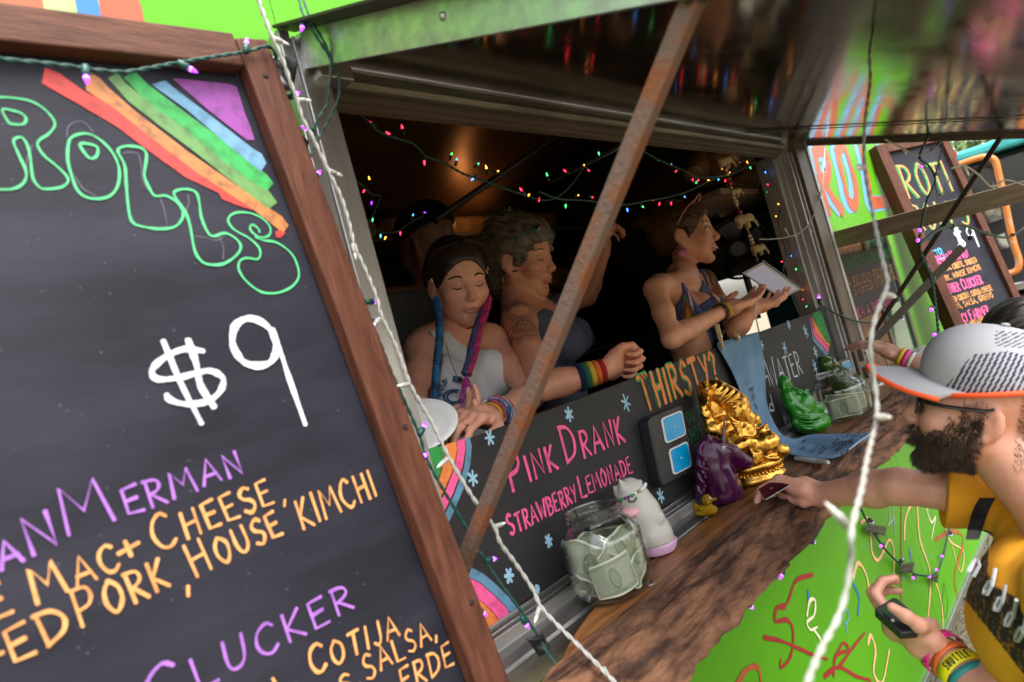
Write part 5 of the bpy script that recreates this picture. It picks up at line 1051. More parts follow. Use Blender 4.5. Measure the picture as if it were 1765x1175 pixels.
# white icicle string on the left
wr = [((438, -25), -.10), ((446, 0), -.10), ((458, 35), -.10), ((470, 65), -.10), ((488, 105), -.095), ((500, 140), -.09), ((512, 172), -.085), ((522, 205), -.08), ((538, 235), -.078), ((552, 265), -.076), ((565, 293), -.075), ((588, 340), -.074), ((602, 385), -.074), ((612, 425), -.076), ((632, 470), -.078), ((650, 515), -.08), ((658, 545), -.082), ((684, 600), -.084), ((706, 660), -.088), ((728, 700), -.09), ((748, 735), -.094), ((772, 785), -.1), ((792, 820), -.105), ((818, 862), -.112), ((852, 908), -.12), ((862, 935), -.125), ((888, 970), -.13), ((918, 1015), -.14), ((932, 1045), -.15), ((962, 1078), -.17), ((1000, 1115), -.2), ((1030, 1145), -.23), ((1062, 1178), -.26), ((1100, 1215), -.28)]
wp = [aty(*p, y) for p, y in wr]; bl = []
for (a, b_) in (((470, 65), (505, 80)), ((512, 172), (553, 174)), ((565, 293), (595, 305)), ((608, 420), (612, 440)), ((655, 548), (645, 560)), ((706, 662), (678, 666)), ((772, 790), (742, 815)), ((852, 908), (884, 896)), ((930, 1045), (922, 1072)), ((1040, 1150), (1046, 1162))):
    k = min(wr, key=lambda r: (r[0][0] - a[0])**2 + (r[0][1] - a[1])**2)[1]; A, d = pdir(a, b_, k); bl.append((A, d, b_clear))
light_string('white twisted light string running diagonally past the near window post', wp, bl, m_cordw, .0020, m_cordw, .026, .0032, None)
# white string hanging close to the camera from the flap
wr = [((1500, -30)), ((1497, 0)), ((1506, 42)), ((1499, 90)), ((1500, 140)), ((1492, 200)), ((1489, 250)), ((1492, 300)), ((1500, 345)), ((1512, 405)), ((1522, 450)), ((1530, 485)), ((1524, 507)), ((1508, 550)), ((1500, 600)), ((1506, 650)), ((1512, 700)), ((1508, 735)), ((1495, 790)), ((1486, 840)), ((1474, 885)), ((1466, 930)), ((1467, 960)), ((1458, 1020)), ((1442, 1070)), ((1420, 1110)), ((1398, 1160)), ((1385, 1200))]
yy = -.70
wp = [aty(*p, yy - .01*math.sin(i*.7)) for i, p in enumerate(wr)]; bl = []
for (a, b_) in (((1506, 43), (1585, 27)), ((1492, 287), (1440, 293)), ((1524, 507), (1598, 522)), ((1510, 718), (1586, 720)), ((1467, 912), (1440, 884))): A, d = pdir(a, b_, yy); bl.append((A, d, b_clear))
light_string('white twisted light string hanging blurred in front of the customer', wp, bl, mat('grey_white_cord', (.30, .29, .265), .45), .0013, MATS['grey_white_cord'], .046, .0030, None)
# multicoloured strings inside the window
rs = random.Random(8); pal = [b_red, b_red, b_gr, b_bu, b_or, b_red, b_gr]
def swag(label, pts, y, bulbs, y1=None, cm=m_sockd):
    n = len(pts); P = [aty(*p, y + ((y1 - y)*i/(n - 1) if y1 else 0)) for i, p in enumerate(pts)]; bl = []
    for (a, b_, c) in bulbs:
        k = min(range(n), key=lambda i: (pts[i][0] - a[0])**2 + (pts[i][1] - a[1])**2); yk = y + ((y1 - y)*k/(n - 1) if y1 else 0); A, d = pdir(a, b_, yk); bl.append((A, d, c))
    light_string(label, P, bl, m_cord, .0018, cm, .023, .0031, None, 'coloured light strings inside the window')
swag('coloured light string sagging below the lintel behind the rusty strut', [(600, 180), (630, 205), (655, 228), (690, 240), (715, 250), (735, 270), (760, 278), (800, 300), (830, 310), (870, 325), (900, 335), (935, 345), (960, 340), (985, 318), (1005, 290)], .13,
     [((648, 218), (626, 203), b_red), ((696, 232), (690, 205), b_red), ((680, 238), (672, 232), b_red), ((731, 268), (732, 292), b_red), ((775, 275), (782, 255), b_gr), ((785, 285), (788, 272), b_bu), ((818, 288), (832, 275), b_gr), ((842, 300), (838, 288), b_or), ((852, 300), (870, 285), b_or), ((820, 303), (815, 308), b_bu), ((905, 335), (893, 320), b_red), ((915, 330), (906, 345), b_or), ((930, 335), (928, 352), b_red), ((980, 300), (960, 282), b_red), ((1003, 290), (1012, 276), b_or), ((1008, 288), (1028, 304), b_red), ((1030, 255), (1033, 268), b_gr)], .16)
swag('coloured light string hanging above the sunglasses of the far woman', [(930, 330), (960, 342), (1000, 345), (1030, 348), (1060, 352), (1085, 352), (1115, 346), (1150, 340), (1185, 330), (1210, 318), (1230, 308), (1260, 300), (1285, 288), (1310, 275)], .10,
     [((946, 312), (942, 298), b_gr), ((975, 345), (975, 362), b_gr), ((990, 338), (998, 336), b_or), ((1014, 338), (1022, 340), b_red), ((1080, 352), (1082, 366), b_bu), ((1102, 350), (1114, 362), b_gr), ((1120, 345), (1142, 342), b_or), ((1138, 345), (1133, 365), b_red), ((1156, 342), (1158, 362), b_red), ((1175, 335), (1188, 345), b_bu), ((1200, 322), (1200, 310), b_gr), ((1195, 318), (1194, 306), b_red), ((1225, 312), (1215, 308), b_or), ((1250, 305), (1250, 320), b_red)], .08)
swag('coloured light string along the underside of the lintel at the far end', [(1100, 255), (1125, 270), (1150, 282), (1175, 292), (1200, 305), (1225, 305), (1255, 300), (1270, 285), (1290, 272), (1320, 268)], .10,
     [((1130, 275), (1138, 276), b_gr), ((1152, 282), (1160, 283), b_bu), ((1168, 292), (1155, 305), b_red), ((1205, 306), (1203, 312), b_red), ((1212, 306), (1225, 307), b_or), ((1240, 290), (1248, 292), b_or), ((1256, 302), (1258, 296), b_or), ((1272, 282), (1276, 278), b_red), ((1290, 282), (1292, 286), b_gr), ((1285, 272), (1290, 284), b_or), ((1240, 305), (1236, 316), b_bu), ((1316, 290), (1318, 294), b_bu), ((1326, 318), (1322, 318), b_red), ((1318, 330), (1322, 331), b_gr)], .06)
swag('coloured light string running down inside the far window post', [(1330, 280), (1338, 320), (1345, 355), (1342, 380), (1348, 410), (1355, 440), (1350, 465), (1358, 490), (1368, 520), (1378, 545)], .06,
     [((1345, 355), (1342, 352), b_or), ((1340, 372), (1330, 374), b_or), ((1358, 388), (1366, 389), b_gr), ((1330, 412), (1338, 412), b_red), ((1364, 418), (1372, 419), b_bu), ((1350, 450), (1344, 452), b_red), ((1360, 437), (1361, 438), b_bu), ((1372, 458), (1372, 459), b_gr), ((1380, 498), (1386, 500), b_or), ((1380, 512), (1384, 516), b_red), ((1392, 526), (1388, 530), b_gr)], .05)
swag('dim coloured lights in the dark corner behind the near post', [(585, 290), (605, 305), (625, 320), (640, 335), (655, 340), (640, 375), (632, 388), (650, 398), (680, 400), (705, 385), (730, 372)], .42,
     [((592, 278), (590, 276), b_or), ((617, 325), (613, 332), b_bu), ((640, 318), (638, 312), b_or), ((632, 322), (630, 325), b_red), ((642, 340), (641, 346), b_purple), ((642, 368), (642, 376), b_gr), ((632, 382), (631, 388), b_or), ((656, 396), (656, 403), b_bu), ((668, 402), (667, 404), b_or), ((690, 392), (690, 394), b_red), ((708, 378), (709, 376), b_bu), ((724, 366), (728, 366), b_purple)], .5)
# purple string far right, taped under the counter and below the far window
def far_string(label, pts, y, bulbs, y1=None):
    n = len(pts); P = [aty(*p, y + ((y1 - y)*i/(n - 1) if y1 else 0)) for i, p in enumerate(pts)]; bl = []
    for (a, b_) in bulbs:
        k = min(range(n), key=lambda i: (pts[i][0] - a[0])**2 + (pts[i][1] - a[1])**2); yk = y + ((y1 - y)*k/(n - 1) if y1 else 0); A, d = pdir(a, b_, yk); bl.append((A, d, b_purple))
    light_string(label, P, bl, m_cord, .0024, m_sockd, .040, .0065, None, core=b_core)
far_string('purple light string looped against the green panel below the customer arm', [(1478, 862), (1490, 890), (1505, 915), (1520, 940), (1540, 962), (1560, 980), (1580, 990), (1602, 992), (1616, 985), (1625, 960), (1632, 930), (1637, 905)], -.02,
           [((1498, 895), (1512, 905)), ((1522, 938), (1505, 952)), ((1552, 968), (1568, 952)), ((1577, 992), (1565, 1008)), ((1605, 992), (1582, 1002)), ((1617, 982), (1592, 980)), ((1626, 955), (1616, 970)), ((1636, 915), (1645, 930)), ((1508, 918), (1518, 917))])
far_string('purple light string tucked along the underside of the bark edge', [(1420, 900), (1400, 932), (1370, 948), (1345, 965), (1330, 985), (1300, 1015), (1275, 1045), (1255, 1070)], -.10,
           [((1395, 932), (1418, 938)), ((1350, 978), (1344, 1000)), ((1285, 1035), (1306, 1057)), ((1272, 1048), (1266, 1056))])
far_string('purple light string swagged between the far post and the second window', [(1414, 525), (1440, 540), (1470, 552), (1500, 556), (1530, 550), (1555, 535), (1580, 505), (1600, 480)], -.05, [((1414, 525), (1412, 515)), ((1450, 545), (1466, 545)), ((1552, 545), (1568, 560)), ((1505, 556), (1506, 566))])
far_string('purple light string hanging in a knot in front of the far menu board', [(1600, 235), (1585, 270), (1600, 285), (1612, 310), (1598, 345), (1590, 380), (1585, 420), (1592, 450), (1605, 480), (1612, 520), (1618, 575)], -.45, [((1590, 285), (1584, 290)), ((1612, 300), (1622, 296)), ((1588, 395), (1575, 402)), ((1586, 415), (1568, 410)), ((1594, 455), (1604, 462)), ((1606, 480), (1622, 482)), ((1608, 530), (1600, 540)), ((1614, 575), (1600, 582))])
far_string('purple light string stretched under the second flap', [(1585, 420), (1620, 395), (1660, 388), (1700, 402), (1740, 408), (1775, 385)], -.55, [((1640, 390), (1650, 385)), ((1672, 410), (1688, 412)), ((1700, 402), (1712, 400)), ((1745, 405), (1760, 400))])
for i, (lb, q) in enumerate((('black tape on the green panel at the string top', [(1494, 903), (1528, 908), (1526, 924), (1492, 914)]), ('black tape on the red stripe of the green panel', [(1552, 972), (1576, 968), (1574, 985), (1552, 988)]), ('black tape at the string corner on the green panel', [(1605, 995), (1618, 988), (1616, 1006), (1606, 1000)]))): tape(lb, q, -.022, .003)
def white_far(label, pts, y):
    P = [aty(*p, y) for p in pts]; bl = []
    for i in range(1, len(pts) - 1, 2): A = P[i]; bl.append((A, nrm(P[i + 1] - P[i] + np.array([.1, .0, -.12*(1 if i % 4 == 1 else -1)])), b_clear))
    light_string(label, P, bl, m_cordw, .0013, m_cordw, .04, .003, None)
white_far('white light string draped from the flap over the painted wall', [(1422, 255), (1420, 285), (1418, 320), (1412, 345), (1405, 365), (1395, 385), (1380, 400), (1360, 408), (1330, 412), (1308, 412)], -.04)
white_far('white light string across the top of the far menu board', [(1525, 240), (1555, 255), (1580, 268), (1605, 260), (1625, 245), (1618, 280), (1612, 310), (1620, 340), (1640, 300)], -.5)
white_far('white light string along the second flap edge', [(1640, 290), (1660, 285), (1685, 300), (1710, 322), (1735, 310), (1768, 320)], -.7)
# ------------------------------------------------------------------ inside the kitchen
# the daylight opening in the end partition is small: close the rest
g = G(); m_part = m_dark
shelfm = mat('shelf_wood', (.10, .055, .03), .6, col2=(.16, .09, .05), vs=6, stretch=(1, 8, 8)); m_bread = mat('bread_bag', (.50, .26, .11), .32, col2=(.30, .14, .055), vs=9, coat=.5, bump=.25, bs=30); m_bag = mat('plastic_bag', (.4, .4, .42), .25, coat=.4, alpha=.55)
sh = thing('kitchen_shelf', 'dark wooden rear shelf stacked with bread bags', 'shelf', (2.2, 1.45, 1.9))
for z in (1.62, 1.98, 2.30):
    g = G(); g.bb((.6, 1.30, z - .02), (3.28, 1.62, z)); g.build('plank', shelfm, sh, bevel=.003)
for x in (.62, 2.0, 3.2):
    g = G(); g.bb((x, 1.60, 1.0), (x + .04, 1.64, 2.5)); g.build('upright', shelfm, sh, bevel=.002)
rs = random.Random(21)
bagmesh = []
for k in range(3):
    B = Body((-.17, -.11, -.02), (.17, .11, .15), .006); r_ = random.Random(k)
    B.rbox((0, 0, .06), (.13, .075, .058), .04, None, .01)
    for q in range(5): B.ell((-.1 + q*.05, r_.uniform(-.02, .02), .06 + r_.uniform(0, .02)), (.036, .07, .055), None, .02)
    B.cone((.13, 0, .06), (.165, 0, .085), .02, .012, .02); B.ripple(lambda P: .004*hsh(P, 22) + .003*hsh(P, 55))
    V_, F_ = B.arrays(); me = bpy.data.meshes.new('bag'); me.from_pydata(V_.tolist(), [], F_.tolist()); me.shade_smooth(); me.materials.append(m_bread); bagmesh.append(me)
names = ['left', 'right']; n = 0
where = {1.62: 'bottom', 1.98: 'middle', 2.30: 'top'}; ordn = ['first', 'second', 'third', 'fourth', 'fifth', 'sixth', 'seventh', 'eighth', 'ninth']
for z in (1.62, 1.98, 2.30):
    for i in range(8):
        o = bpy.data.objects.new('bread_bag', bagmesh[(i + n) % 3]); COL.objects.link(o); o.location = (.85 + i*.31 + rs.uniform(-.03, .03), 1.44 + rs.uniform(-.02, .02), z); o.rotation_euler = (0, 0, rs.uniform(-.3, .3)); BASE[o] = V3(o.location)
        tag(o, f'tan bread bag, {ordn[i]} from the left on the {where[z]} rear shelf', 'bread bag', 'bread bags on the rear shelf')
    n += 1
# bags hung near the far end of the window
for k, (px, py, y, s_) in enumerate(((1245, 285, .30, 1.0), (1272, 330, .28, .9), (1310, 300, .2, .95), (1215, 268, .36, .7))):
    o = bpy.data.objects.new('bread_bag', bagmesh[k % 3]); COL.objects.link(o); p = aty(px, py, y); o.location = tuple(p - np.array([0, 0, .06])); o.scale = (s_, s_, s_); o.rotation_euler = (.1, .25*k, 1.3 + k*.5); BASE[o] = p
    tag(o, ['tan bread bag piled highest above the fan', 'tan bread bag resting just above the fan', 'tan bread bag squeezed against the far post', 'smaller tan bread bag behind the hanging beads'][k], 'bread bag', 'bread bags above the fan')
t = thing('overhead_rack', 'wire rack under the ceiling holding bread bags above the fan', 'rack', aty(1270, 345, .3))
pA = aty(1262, 352, .3); g = G(); g.bb((pA[0] - .5, .12, pA[2] - .02), (3.29, .5, pA[2])); g.build('board', shelfm, t, bevel=.002)
# stained ceiling sheets with a warm glowing heat lamp
m_copper = mat('copper_sheet', (.34, .16, .07), .38, .8, col2=(.25, .11, .05), vs=3, stretch=(1, 3, 1), bump=.1, bs=6)
cs = thing('ceiling_sheet', 'curved copper coloured ceiling sheet catching warm light', 'panel', (1.9, 1.0, 2.5)); g = G(); vs = []; nn = 14
for i in range(2):
    for j in range(nn + 1): q = j/nn; vs.append((1.2 + i*1.6, .55 + .75*q, 2.60 - .22*q**2))
g.add(vs, [(j, j + 1, nn + 2 + j, nn + 1 + j) for j in range(nn)]); o = g.build('sheet', m_copper, cs, smooth=True); s_ = o.modifiers.new('t', 'SOLIDIFY'); s_.thickness = .004
hl = thing('heat_lamp', 'small warm heat lamp glowing under the ceiling', 'lamp', aty(870, 400, 1.15)); c = aty(866, 392, 1.15)
g = G(); g.lathe([(.012, -.07), (.03, -.065), (.06, -.01), (.085, .04), (.082, .04), (.057, -.008), (.027, -.06), (.010, -.064)], c, 24); g.build('shade', mat('lamp_shade', (.05, .035, .025), .35, .7), hl, smooth=True)
g = G(); g.tube([c + (.08, 0, .0), c + (.09, 0, .1), (c[0] + .09, c[1], 2.3)], .005, 8); g.build('cord', m_sockd, hl)
g = G(); g.ball(c + (0, 0, .02), .024); g.build('bulb', mat('warm_bulb', (.9, .6, .3), .3, emit=(1, .50, .16), es=1.5), hl, smooth=True)
ld = bpy.data.lights.new('heat_lamp_light', 'POINT'); ld.energy = .09; ld.color = (1, .55, .22); ld.shadow_soft_size = .03; lo_ = bpy.data.objects.new('heat_lamp_light', ld); COL.objects.link(lo_); lo_.parent = hl; lo_.location = (float(c[0] - BASE[hl][0]), float(c[1] - BASE[hl][1]), float(c[2] - BASE[hl][2] + .07))
# dark pole and hood crossing the ceiling
t = thing('hood_rail', 'black rail crossing under the kitchen ceiling', 'rail', aty(760, 375, .6)); g = G(); g.tube([aty(750, 380, .62), aty(960, 232, .62), aty(1060, 170, .62)], .011, 10); g.build('rail', m_steel_dark, t, smooth=True)
g = G(); g.tube([aty(758, 372, .66), aty(966, 240, .66)], .008, 10); g.build('rail', m_steel_dark, t, smooth=True)
# white freezer and grey boxes seen low at the back
for nm, lb, lo3, hi3, m in (('cabinet', 'pale grey steel cabinet low at the back of the kitchen', (1.0, 1.2, .36), (2.6, 1.9, 1.45), mat('cabinet_grey', (.10, .095, .09), .4, .2)), ('fridge', 'dark fridge beside the near end of the kitchen', (-.2, 1.0, .36), (.6, 1.8, 2.2), mat('fridge_grey', (.09, .08, .085), .35, .2))):
    t = thing(nm, lb, nm, ((lo3[0] + hi3[0])/2, (lo3[1] + hi3[1])/2, .36)); g = G(); g.bb(lo3, hi3); g.build('body', m, t, bevel=.01); g = G(); g.bb((lo3[0] + .05, lo3[1] - .02, lo3[2] + .1), (hi3[0] - .05, lo3[1] - .001, hi3[2] - .06)); d_ = g.build('door', m, t, bevel=.006); g = G(); g.tube([(lo3[0] + .12, lo3[1] - .05, hi3[2] - .5), (lo3[0] + .12, lo3[1] - .05, hi3[2] - .2)], .01, 8); g.build('handle', m_alu, d_)
# teal wall hanging on the end partition
t = thing('wall_hanging', 'mottled blue wall hanging on the end partition beside the fan', 'wall hanging', (3.29, .25, 1.5)); g = G(); g.bb((3.285, .045, 1.40), (3.298, .44, 2.03)); g.build('cloth', mat('blue_hanging', (.035, .11, .17), .8, col2=(.02, .22, .26), vs=9, vlo=.4, vhi=.6), t)
# fan with wire guard
def fan():
    c = aty(1272, 428, .30); n_ = nrm(CAM - c + np.array([0, 0, -.2])); m4 = zframe(c, n_); R = m4[:3, :3]; m = mat('fan_black', (.012, .011, .011), .35); t = thing('desk_fan', 'black round fan with wire guard behind the far woman', 'fan', c - np.array([0, 0, .3]))
    r0 = .128
    for ring, zz_ in ((r0, 0), (r0*.98, .03), (r0*.98, -.03), (.035, .042)):
        g = G(); g.tube([c + R @ np.array([ring*math.cos(a), ring*math.sin(a), zz_]) for a in np.linspace(0, 2*math.pi, 49)], .0036 if ring == r0 else .0022, 6, cap=False); g.build('guard_ring', m, t, smooth=True)
    wire = None
    for k in range(52):
        a = k*2*math.pi/52; d = R @ np.array([math.cos(a), math.sin(a), 0]); zc_ = R[:, 2]
        if wire is None:
            g = G(); g.tube([np.array([q, 0, .044*(1 - (q/r0)**3)]) for q in np.linspace(.034, r0, 7)], .0011, 4); wire = bpy.data.meshes.new('wire'); wire.from_pydata(g.v, [], g.f); wire.update(); wire.materials.append(m)
        s_ = np.cross(zc_, d); instance('guard_wire', wire, t, frame4(c, d, s_, zc_))
    g = G(); g.tube([c - R[:, 2]*.02, c + R[:, 2]*.03], .03, 20); g.build('hub', m, t)
    for k in range(4):
        a = k*math.pi/2; vs = []
        for i in range(6):
            for j in range(5): rr = .03 + .085*i/5; aa = a + (j/4 - .5)*(.95 + .2*i/5); vs.append(c + R @ np.array([rr*math.cos(aa), rr*math.sin(aa), .022*(j/4 - .5)]))
        g = G(); g.add(vs, [(i*5 + j, (i + 1)*5 + j, (i + 1)*5 + j + 1, i*5 + j + 1) for i in range(5) for j in range(4)]); g.build('blade', m, t, smooth=True)
    g = G(); g.tube([c - R[:, 2]*.02, c - R[:, 2]*.13], [.05, .035], 18); g.build('motor', m, t, smooth=True); g = G(); g.tube([c - R[:, 2]*.09, c - R[:, 2]*.09 - np.array([0, 0, .32])], .014, 10); g.build('stand', m, t)
fan()
# tablet point of sale
def tablet():
    a = atd(1277, 471, 2.26); b_ = atd(1317, 452, 2.21); c = atd(1386, 500, 2.33); d = a + (c - b_); t = thing('tablet', 'white tablet held tilted by the woman in the crochet top', 'tablet', (a + c)/2)
    u = nrm(c - b_); v = b_ - a; v = v - u*np.dot(u, v); TP = Plane(a, u, v)
    if np.dot(TP.n, CAM - a) < 0: TP = Plane(a + u*0, u, v); TP.n = -TP.n
    w_, h_ = np.linalg.norm(c - b_), np.linalg.norm(v)
    g = G(); g.prism([(0, 0), (w_, 0), (w_, h_), (0, h_)], TP, -.009, -.002); g.build('case', m_case, t, bevel=.002)
    g = G(); g.prism([(.003, .003), (w_ - .003, .003), (w_ - .003, h_ - .003), (.003, h_ - .003)], TP, -.0019, .0); g.build('bezel', m_rim, t, bevel=.001)
    g = G(); g.prism([(.014, .009), (w_ - .014, .009), (w_ - .014, h_ - .009), (.014, h_ - .009)], TP, .0002, .0008); g.build('screen', mat('screen_glass', (.10, .11, .13), .08, coat=.5, emit=(.55, .52, .58), es=.12), t)
    q = [atd(1310, 497, 2.25), atd(1304, 512, 2.22), atd(1302, 540, 2.2), atd(1307, 565, 2.2), aty(1310, 580, .03)]; g = G(); g.tube(spline(q, 6), .0025, 8); g.build('charging_cable', m_rim, t, smooth=True)
tablet()
# hanging garland of beads and small elephants
def garland():
    pts = [aty(*p, .02) for p in ((1246, 270), (1254, 300), (1262, 330), (1270, 352), (1280, 378), (1290, 400), (1298, 425), (1306, 452))]; P = spline(pts, 8); t = thing('bead_garland', 'hanging string of red beads and small cloth elephants', 'garland', pts[0])
    g = G(); g.tube(P, .0014, 6); g.build('cord', m_cordw, t, smooth=True); cols = [mat('bead_red', (.35, .01, .02), .25), mat('bead_brass', (.45, .33, .15), .3, .5), mat('bead_pearl', (.55, .5, .42), .3)]
    r_ = random.Random(3)
    for i in range(2, len(P) - 1, 2):
        g = G(); g.ball(P[i], r_.choice((.004, .006, .008)), None, 10, 7); g.build('bead', r_.choice(cols), t, smooth=True)
    for (px, py, s_) in ((1247, 278, .9), (1266, 330, .7), (1279, 378, 1.15), (1304, 428, .9)):
        c = aty(px, py, .0); B = Body(c - .05*s_, c + .05*s_, .0025); f = CR*s_; u = np.array([0, 0, 1.])*s_; l = CB*s_
        B.ell(c, np.array([.022, .015, .014])*s_, CAMR, .003).ell(c + f*.022 + u*.006, np.array([.012, .012, .011])*s_, CAMR, .004).chain([c + f*.03 + u*.004, c + f*.038 - u*.008, c + f*.04 - u*.018], [.005*s_, .004*s_, .003*s_], .003).ell(c + f*.017 + u*.008 + l*.01, np.array([.008, .010, .003])*s_, CAMR, .002)
        for a in (-.012, .012):
            for q in (-.007, .007): B.cone(c + f*a + l*q, c + f*a + l*q - u*.022, .0055*s_, .005*s_, .003)
        B.mesh('cloth_elephant', mat('elephant_cloth', (.50, .38, .22), .8, col2=(.35, .24, .10), vs=60), t)
garland()
# ------------------------------------------------------------------ people
m_skin = mat('skin', (.5, .3, .22), .43, attr='skin_colour', bump=.10, bs=420)
def head(B, o, R, s=1.0, male=0, lids=1):
    L = lambda f, l, u: V3(o) + R @ (np.array([f, l, u], float)*s)
    S = lambda *r: np.array(r)*s
    B.ell(L(-.012, 0, .036), S(.098, .075, .088), R, .02).ell(L(.030, 0, -.010), S(.064, .064, .075), R, .03).ell(L(.040, 0, -.055), S(.045, .047, .048), R, .03)
    for q in (-1, 1):
        B.cone(L(-.002, q*.056, -.045), L(.062, q*.016, -.094), .020*s, .016*s, .025*s)          # jaw
        B.cone(L(.074, q*.014, .026), L(.060, q*.048, .022), .010*s, .009*s, .014*s)             # brow
        B.ell(L(.064, q*.043, -.026), S(.022, .022, .020), R, .025)                              # cheek
        B.ell(L(.094, q*.033, .006), S(.013, .017, .011), R, .014, 's')                          # socket
        B.ell(L(.0745, q*.033, .003), S(.0150, .0165, .0135), R, .004)                           # lid
        B.ell(L(.1015, q*.0115, -.034), S(.009, .0075, .0075), R, .006)                          # nostril wing
        B.ell(L(-.012, q*.078, -.008), S(.019, .0085, .031), R @ rotz_(q*-22), .006)             # ear
        B.ell(L(-.004, q*.089, -.002), S(.010, .007, .017), R, .004, 's')
        B.ell(L(-.006, q*.079, -.034), S(.008, .006, .010), R, .004)
    B.ell(L(.072, 0, -.100), S(.018, .020, .016), R, .02)                                        # chin
    B.chain([L(.083, 0, .018), L(.094, 0, -.006), L(.110, 0, -.028)], [.0085*s, .0092*s, .0112*s], .010*s)
    B.ell(L(.104, 0, -.036), S(.009, .008, .006), R, .006)
    B.ell(L(.088, 0, -.060), S(.014, .022, .012), R, .012)
    B.ell(L(.0950, 0, -.0610), S(.0085, .021, .0050), R, .004).ell(L(.0935, 0, -.0712), S(.0090, .0185, .0060), R, .004)
    B.ell(L(.108, 0, -.0658), S(.012, .025, .0013), R, .003, 's')
    B.ell(L(.090, 0, -.084), S(.008, .016, .005), R, .01, 's')
    return L
def face_paint(o, R, s, base, lip=(.42, .13, .11), blush=.25, extra=None):
    base = np.array(base)
    def f(V):
        q = ((V - V3(o)) @ R)/s; C = np.tile(base, (len(V), 1))*(1 + .08*hsh(V, 30) + .06*hsh(V, 90) + .05*hsh(V, 260))[:, None]*(1 + np.array([.0, -.05, -.07])*np.clip(hsh(V, 22), 0, 1)[:, None]*1.6)
        def g(c, r): return np.exp(-(((q - np.array(c))/np.array(r))**2).sum(1))
        for c, r, col, a in (((.098, 0, -.066), (.02, .019, .0085), lip, 1.1), ((.07, .042, -.03), (.03, .02, .02), (.5, .16, .11), blush), ((.07, -.042, -.03), (.03, .02, .02), (.5, .16, .11), blush), ((.11, 0, -.032), (.014, .014, .012), (.5, .17, .12), blush*1.3), ((.085, .033, .004), (.014, .02, .009), (.32, .15, .11), .4), ((.085, -.033, .004), (.014, .02, .009), (.32, .15, .11), .4), ((-.01, .085, -.008), (.03, .015, .03), (.55, .2, .14), .3), ((-.01, -.085, -.008), (.03, .015, .03), (.55, .2, .14), .3)):
            w = np.clip(g(c, r)*a, 0, 1)[:, None]; C = C*(1 - w) + np.array(col)*w
        if extra is not None: C = extra(V, q, C)
        return np.clip(C, 0, 1)
    return f
def brows(t, L, col, lash=True, th=.0034, surf=0.0):
    m = mat('brow_' + str(col), col, .7)
    for q in (-1, 1):
        g = G(); P = spline([L(.0885 + surf, q*.013, .024), L(.0875 + surf, q*.032, .0315), L(.073 + surf, q*.054, .025)], 6); g.tube(P, np.linspace(th, th*.5, len(P)), 6, flat=1); g.build('eyebrow', m, t, smooth=True)
        if lash:
            g = G(); P = spline([L(.0855, q*.019, .000), L(.0895, q*.033, -.0045), L(.0805, q*.048, .000)], 6); g.tube(P, .0019, 5); g.build('eyelash', mat('lash', (.015, .01, .008), .6), t, smooth=True)
def hand(B, w, d, n, thumb=1, curl=((20, 25, 15),)*4, th=None, s=1.0, k=.004, spread=.06):
    """wrist, pointing direction, palm-facing normal; thumb=+1 puts the thumb on n x d"""
    d = nrm(d); n = nrm(V3(n) - d*np.dot(n, d)); sd = np.cross(n, d)*thumb; w = V3(w)
    B.cone(w, w + d*.035*s, .024*s, .028*s, .012); R = np.stack([d, sd, n], 1)
    B.rbox(w + d*.052*s, np.array([.042, .040, .0135])*s, .012*s, R, .012); B.ell(w + d*.035*s + sd*.022*s + n*.006*s, np.array([.032, .018, .016])*s, R, .01)
    tips = []
    for i in range(4):
        c = curl[i] if len(curl) > 1 else curl[0]; off = (.030 - .0203*i)*s; p = w + d*(.088 - (.004, 0, .002, .010)[i])*s + sd*off; ang = 0; ln = ((.043, .025, .020), (.047, .029, .021), (.043, .027, .020), (.034, .020, .018))[i]; r = ((.0096, .0086, .0078), (.0098, .0088, .0079), (.0094, .0084, .0076), (.0084, .0075, .0068))[i]
        B.ell(p - d*.004*s - n*.004*s, np.array([.011, .0095, .011])*s, R, .006)
        for j in range(3):
            ang += math.radians(c[j]); dd = d*math.cos(ang) + n*math.sin(ang) + sd*spread*(1.5 - i)*.6; dd = nrm(dd); q = p + dd*ln[j]*s; B.cone(p, q, r[j]*s, (r[j + 1] if j < 2 else r[j]*.86)*s, k); p = q
        tips.append(p)
    pts = th if th is not None else [w + d*.028*s + sd*.032*s, w + d*.058*s + sd*.058*s + n*.012*s, w + d*.085*s + sd*.062*s + n*.024*s, w + d*.105*s + sd*.056*s + n*.03*s]
    B.chain(pts, [.0135*s, .0115*s, .0098*s, .0080*s], .007); return tips
def arm(B, sh, el, wr, r=(.040, .034, .030, .0215), k=.018):
    sh, el, wr = V3(sh), V3(el), V3(wr); m1 = sh*.5 + el*.5; m2 = el*.72 + wr*.28
    B.chain([sh, m1, el], [r[0], r[1], r[2]*.97], k).chain([el, m2, wr], [r[2], r[2]*1.06, r[3]], k)
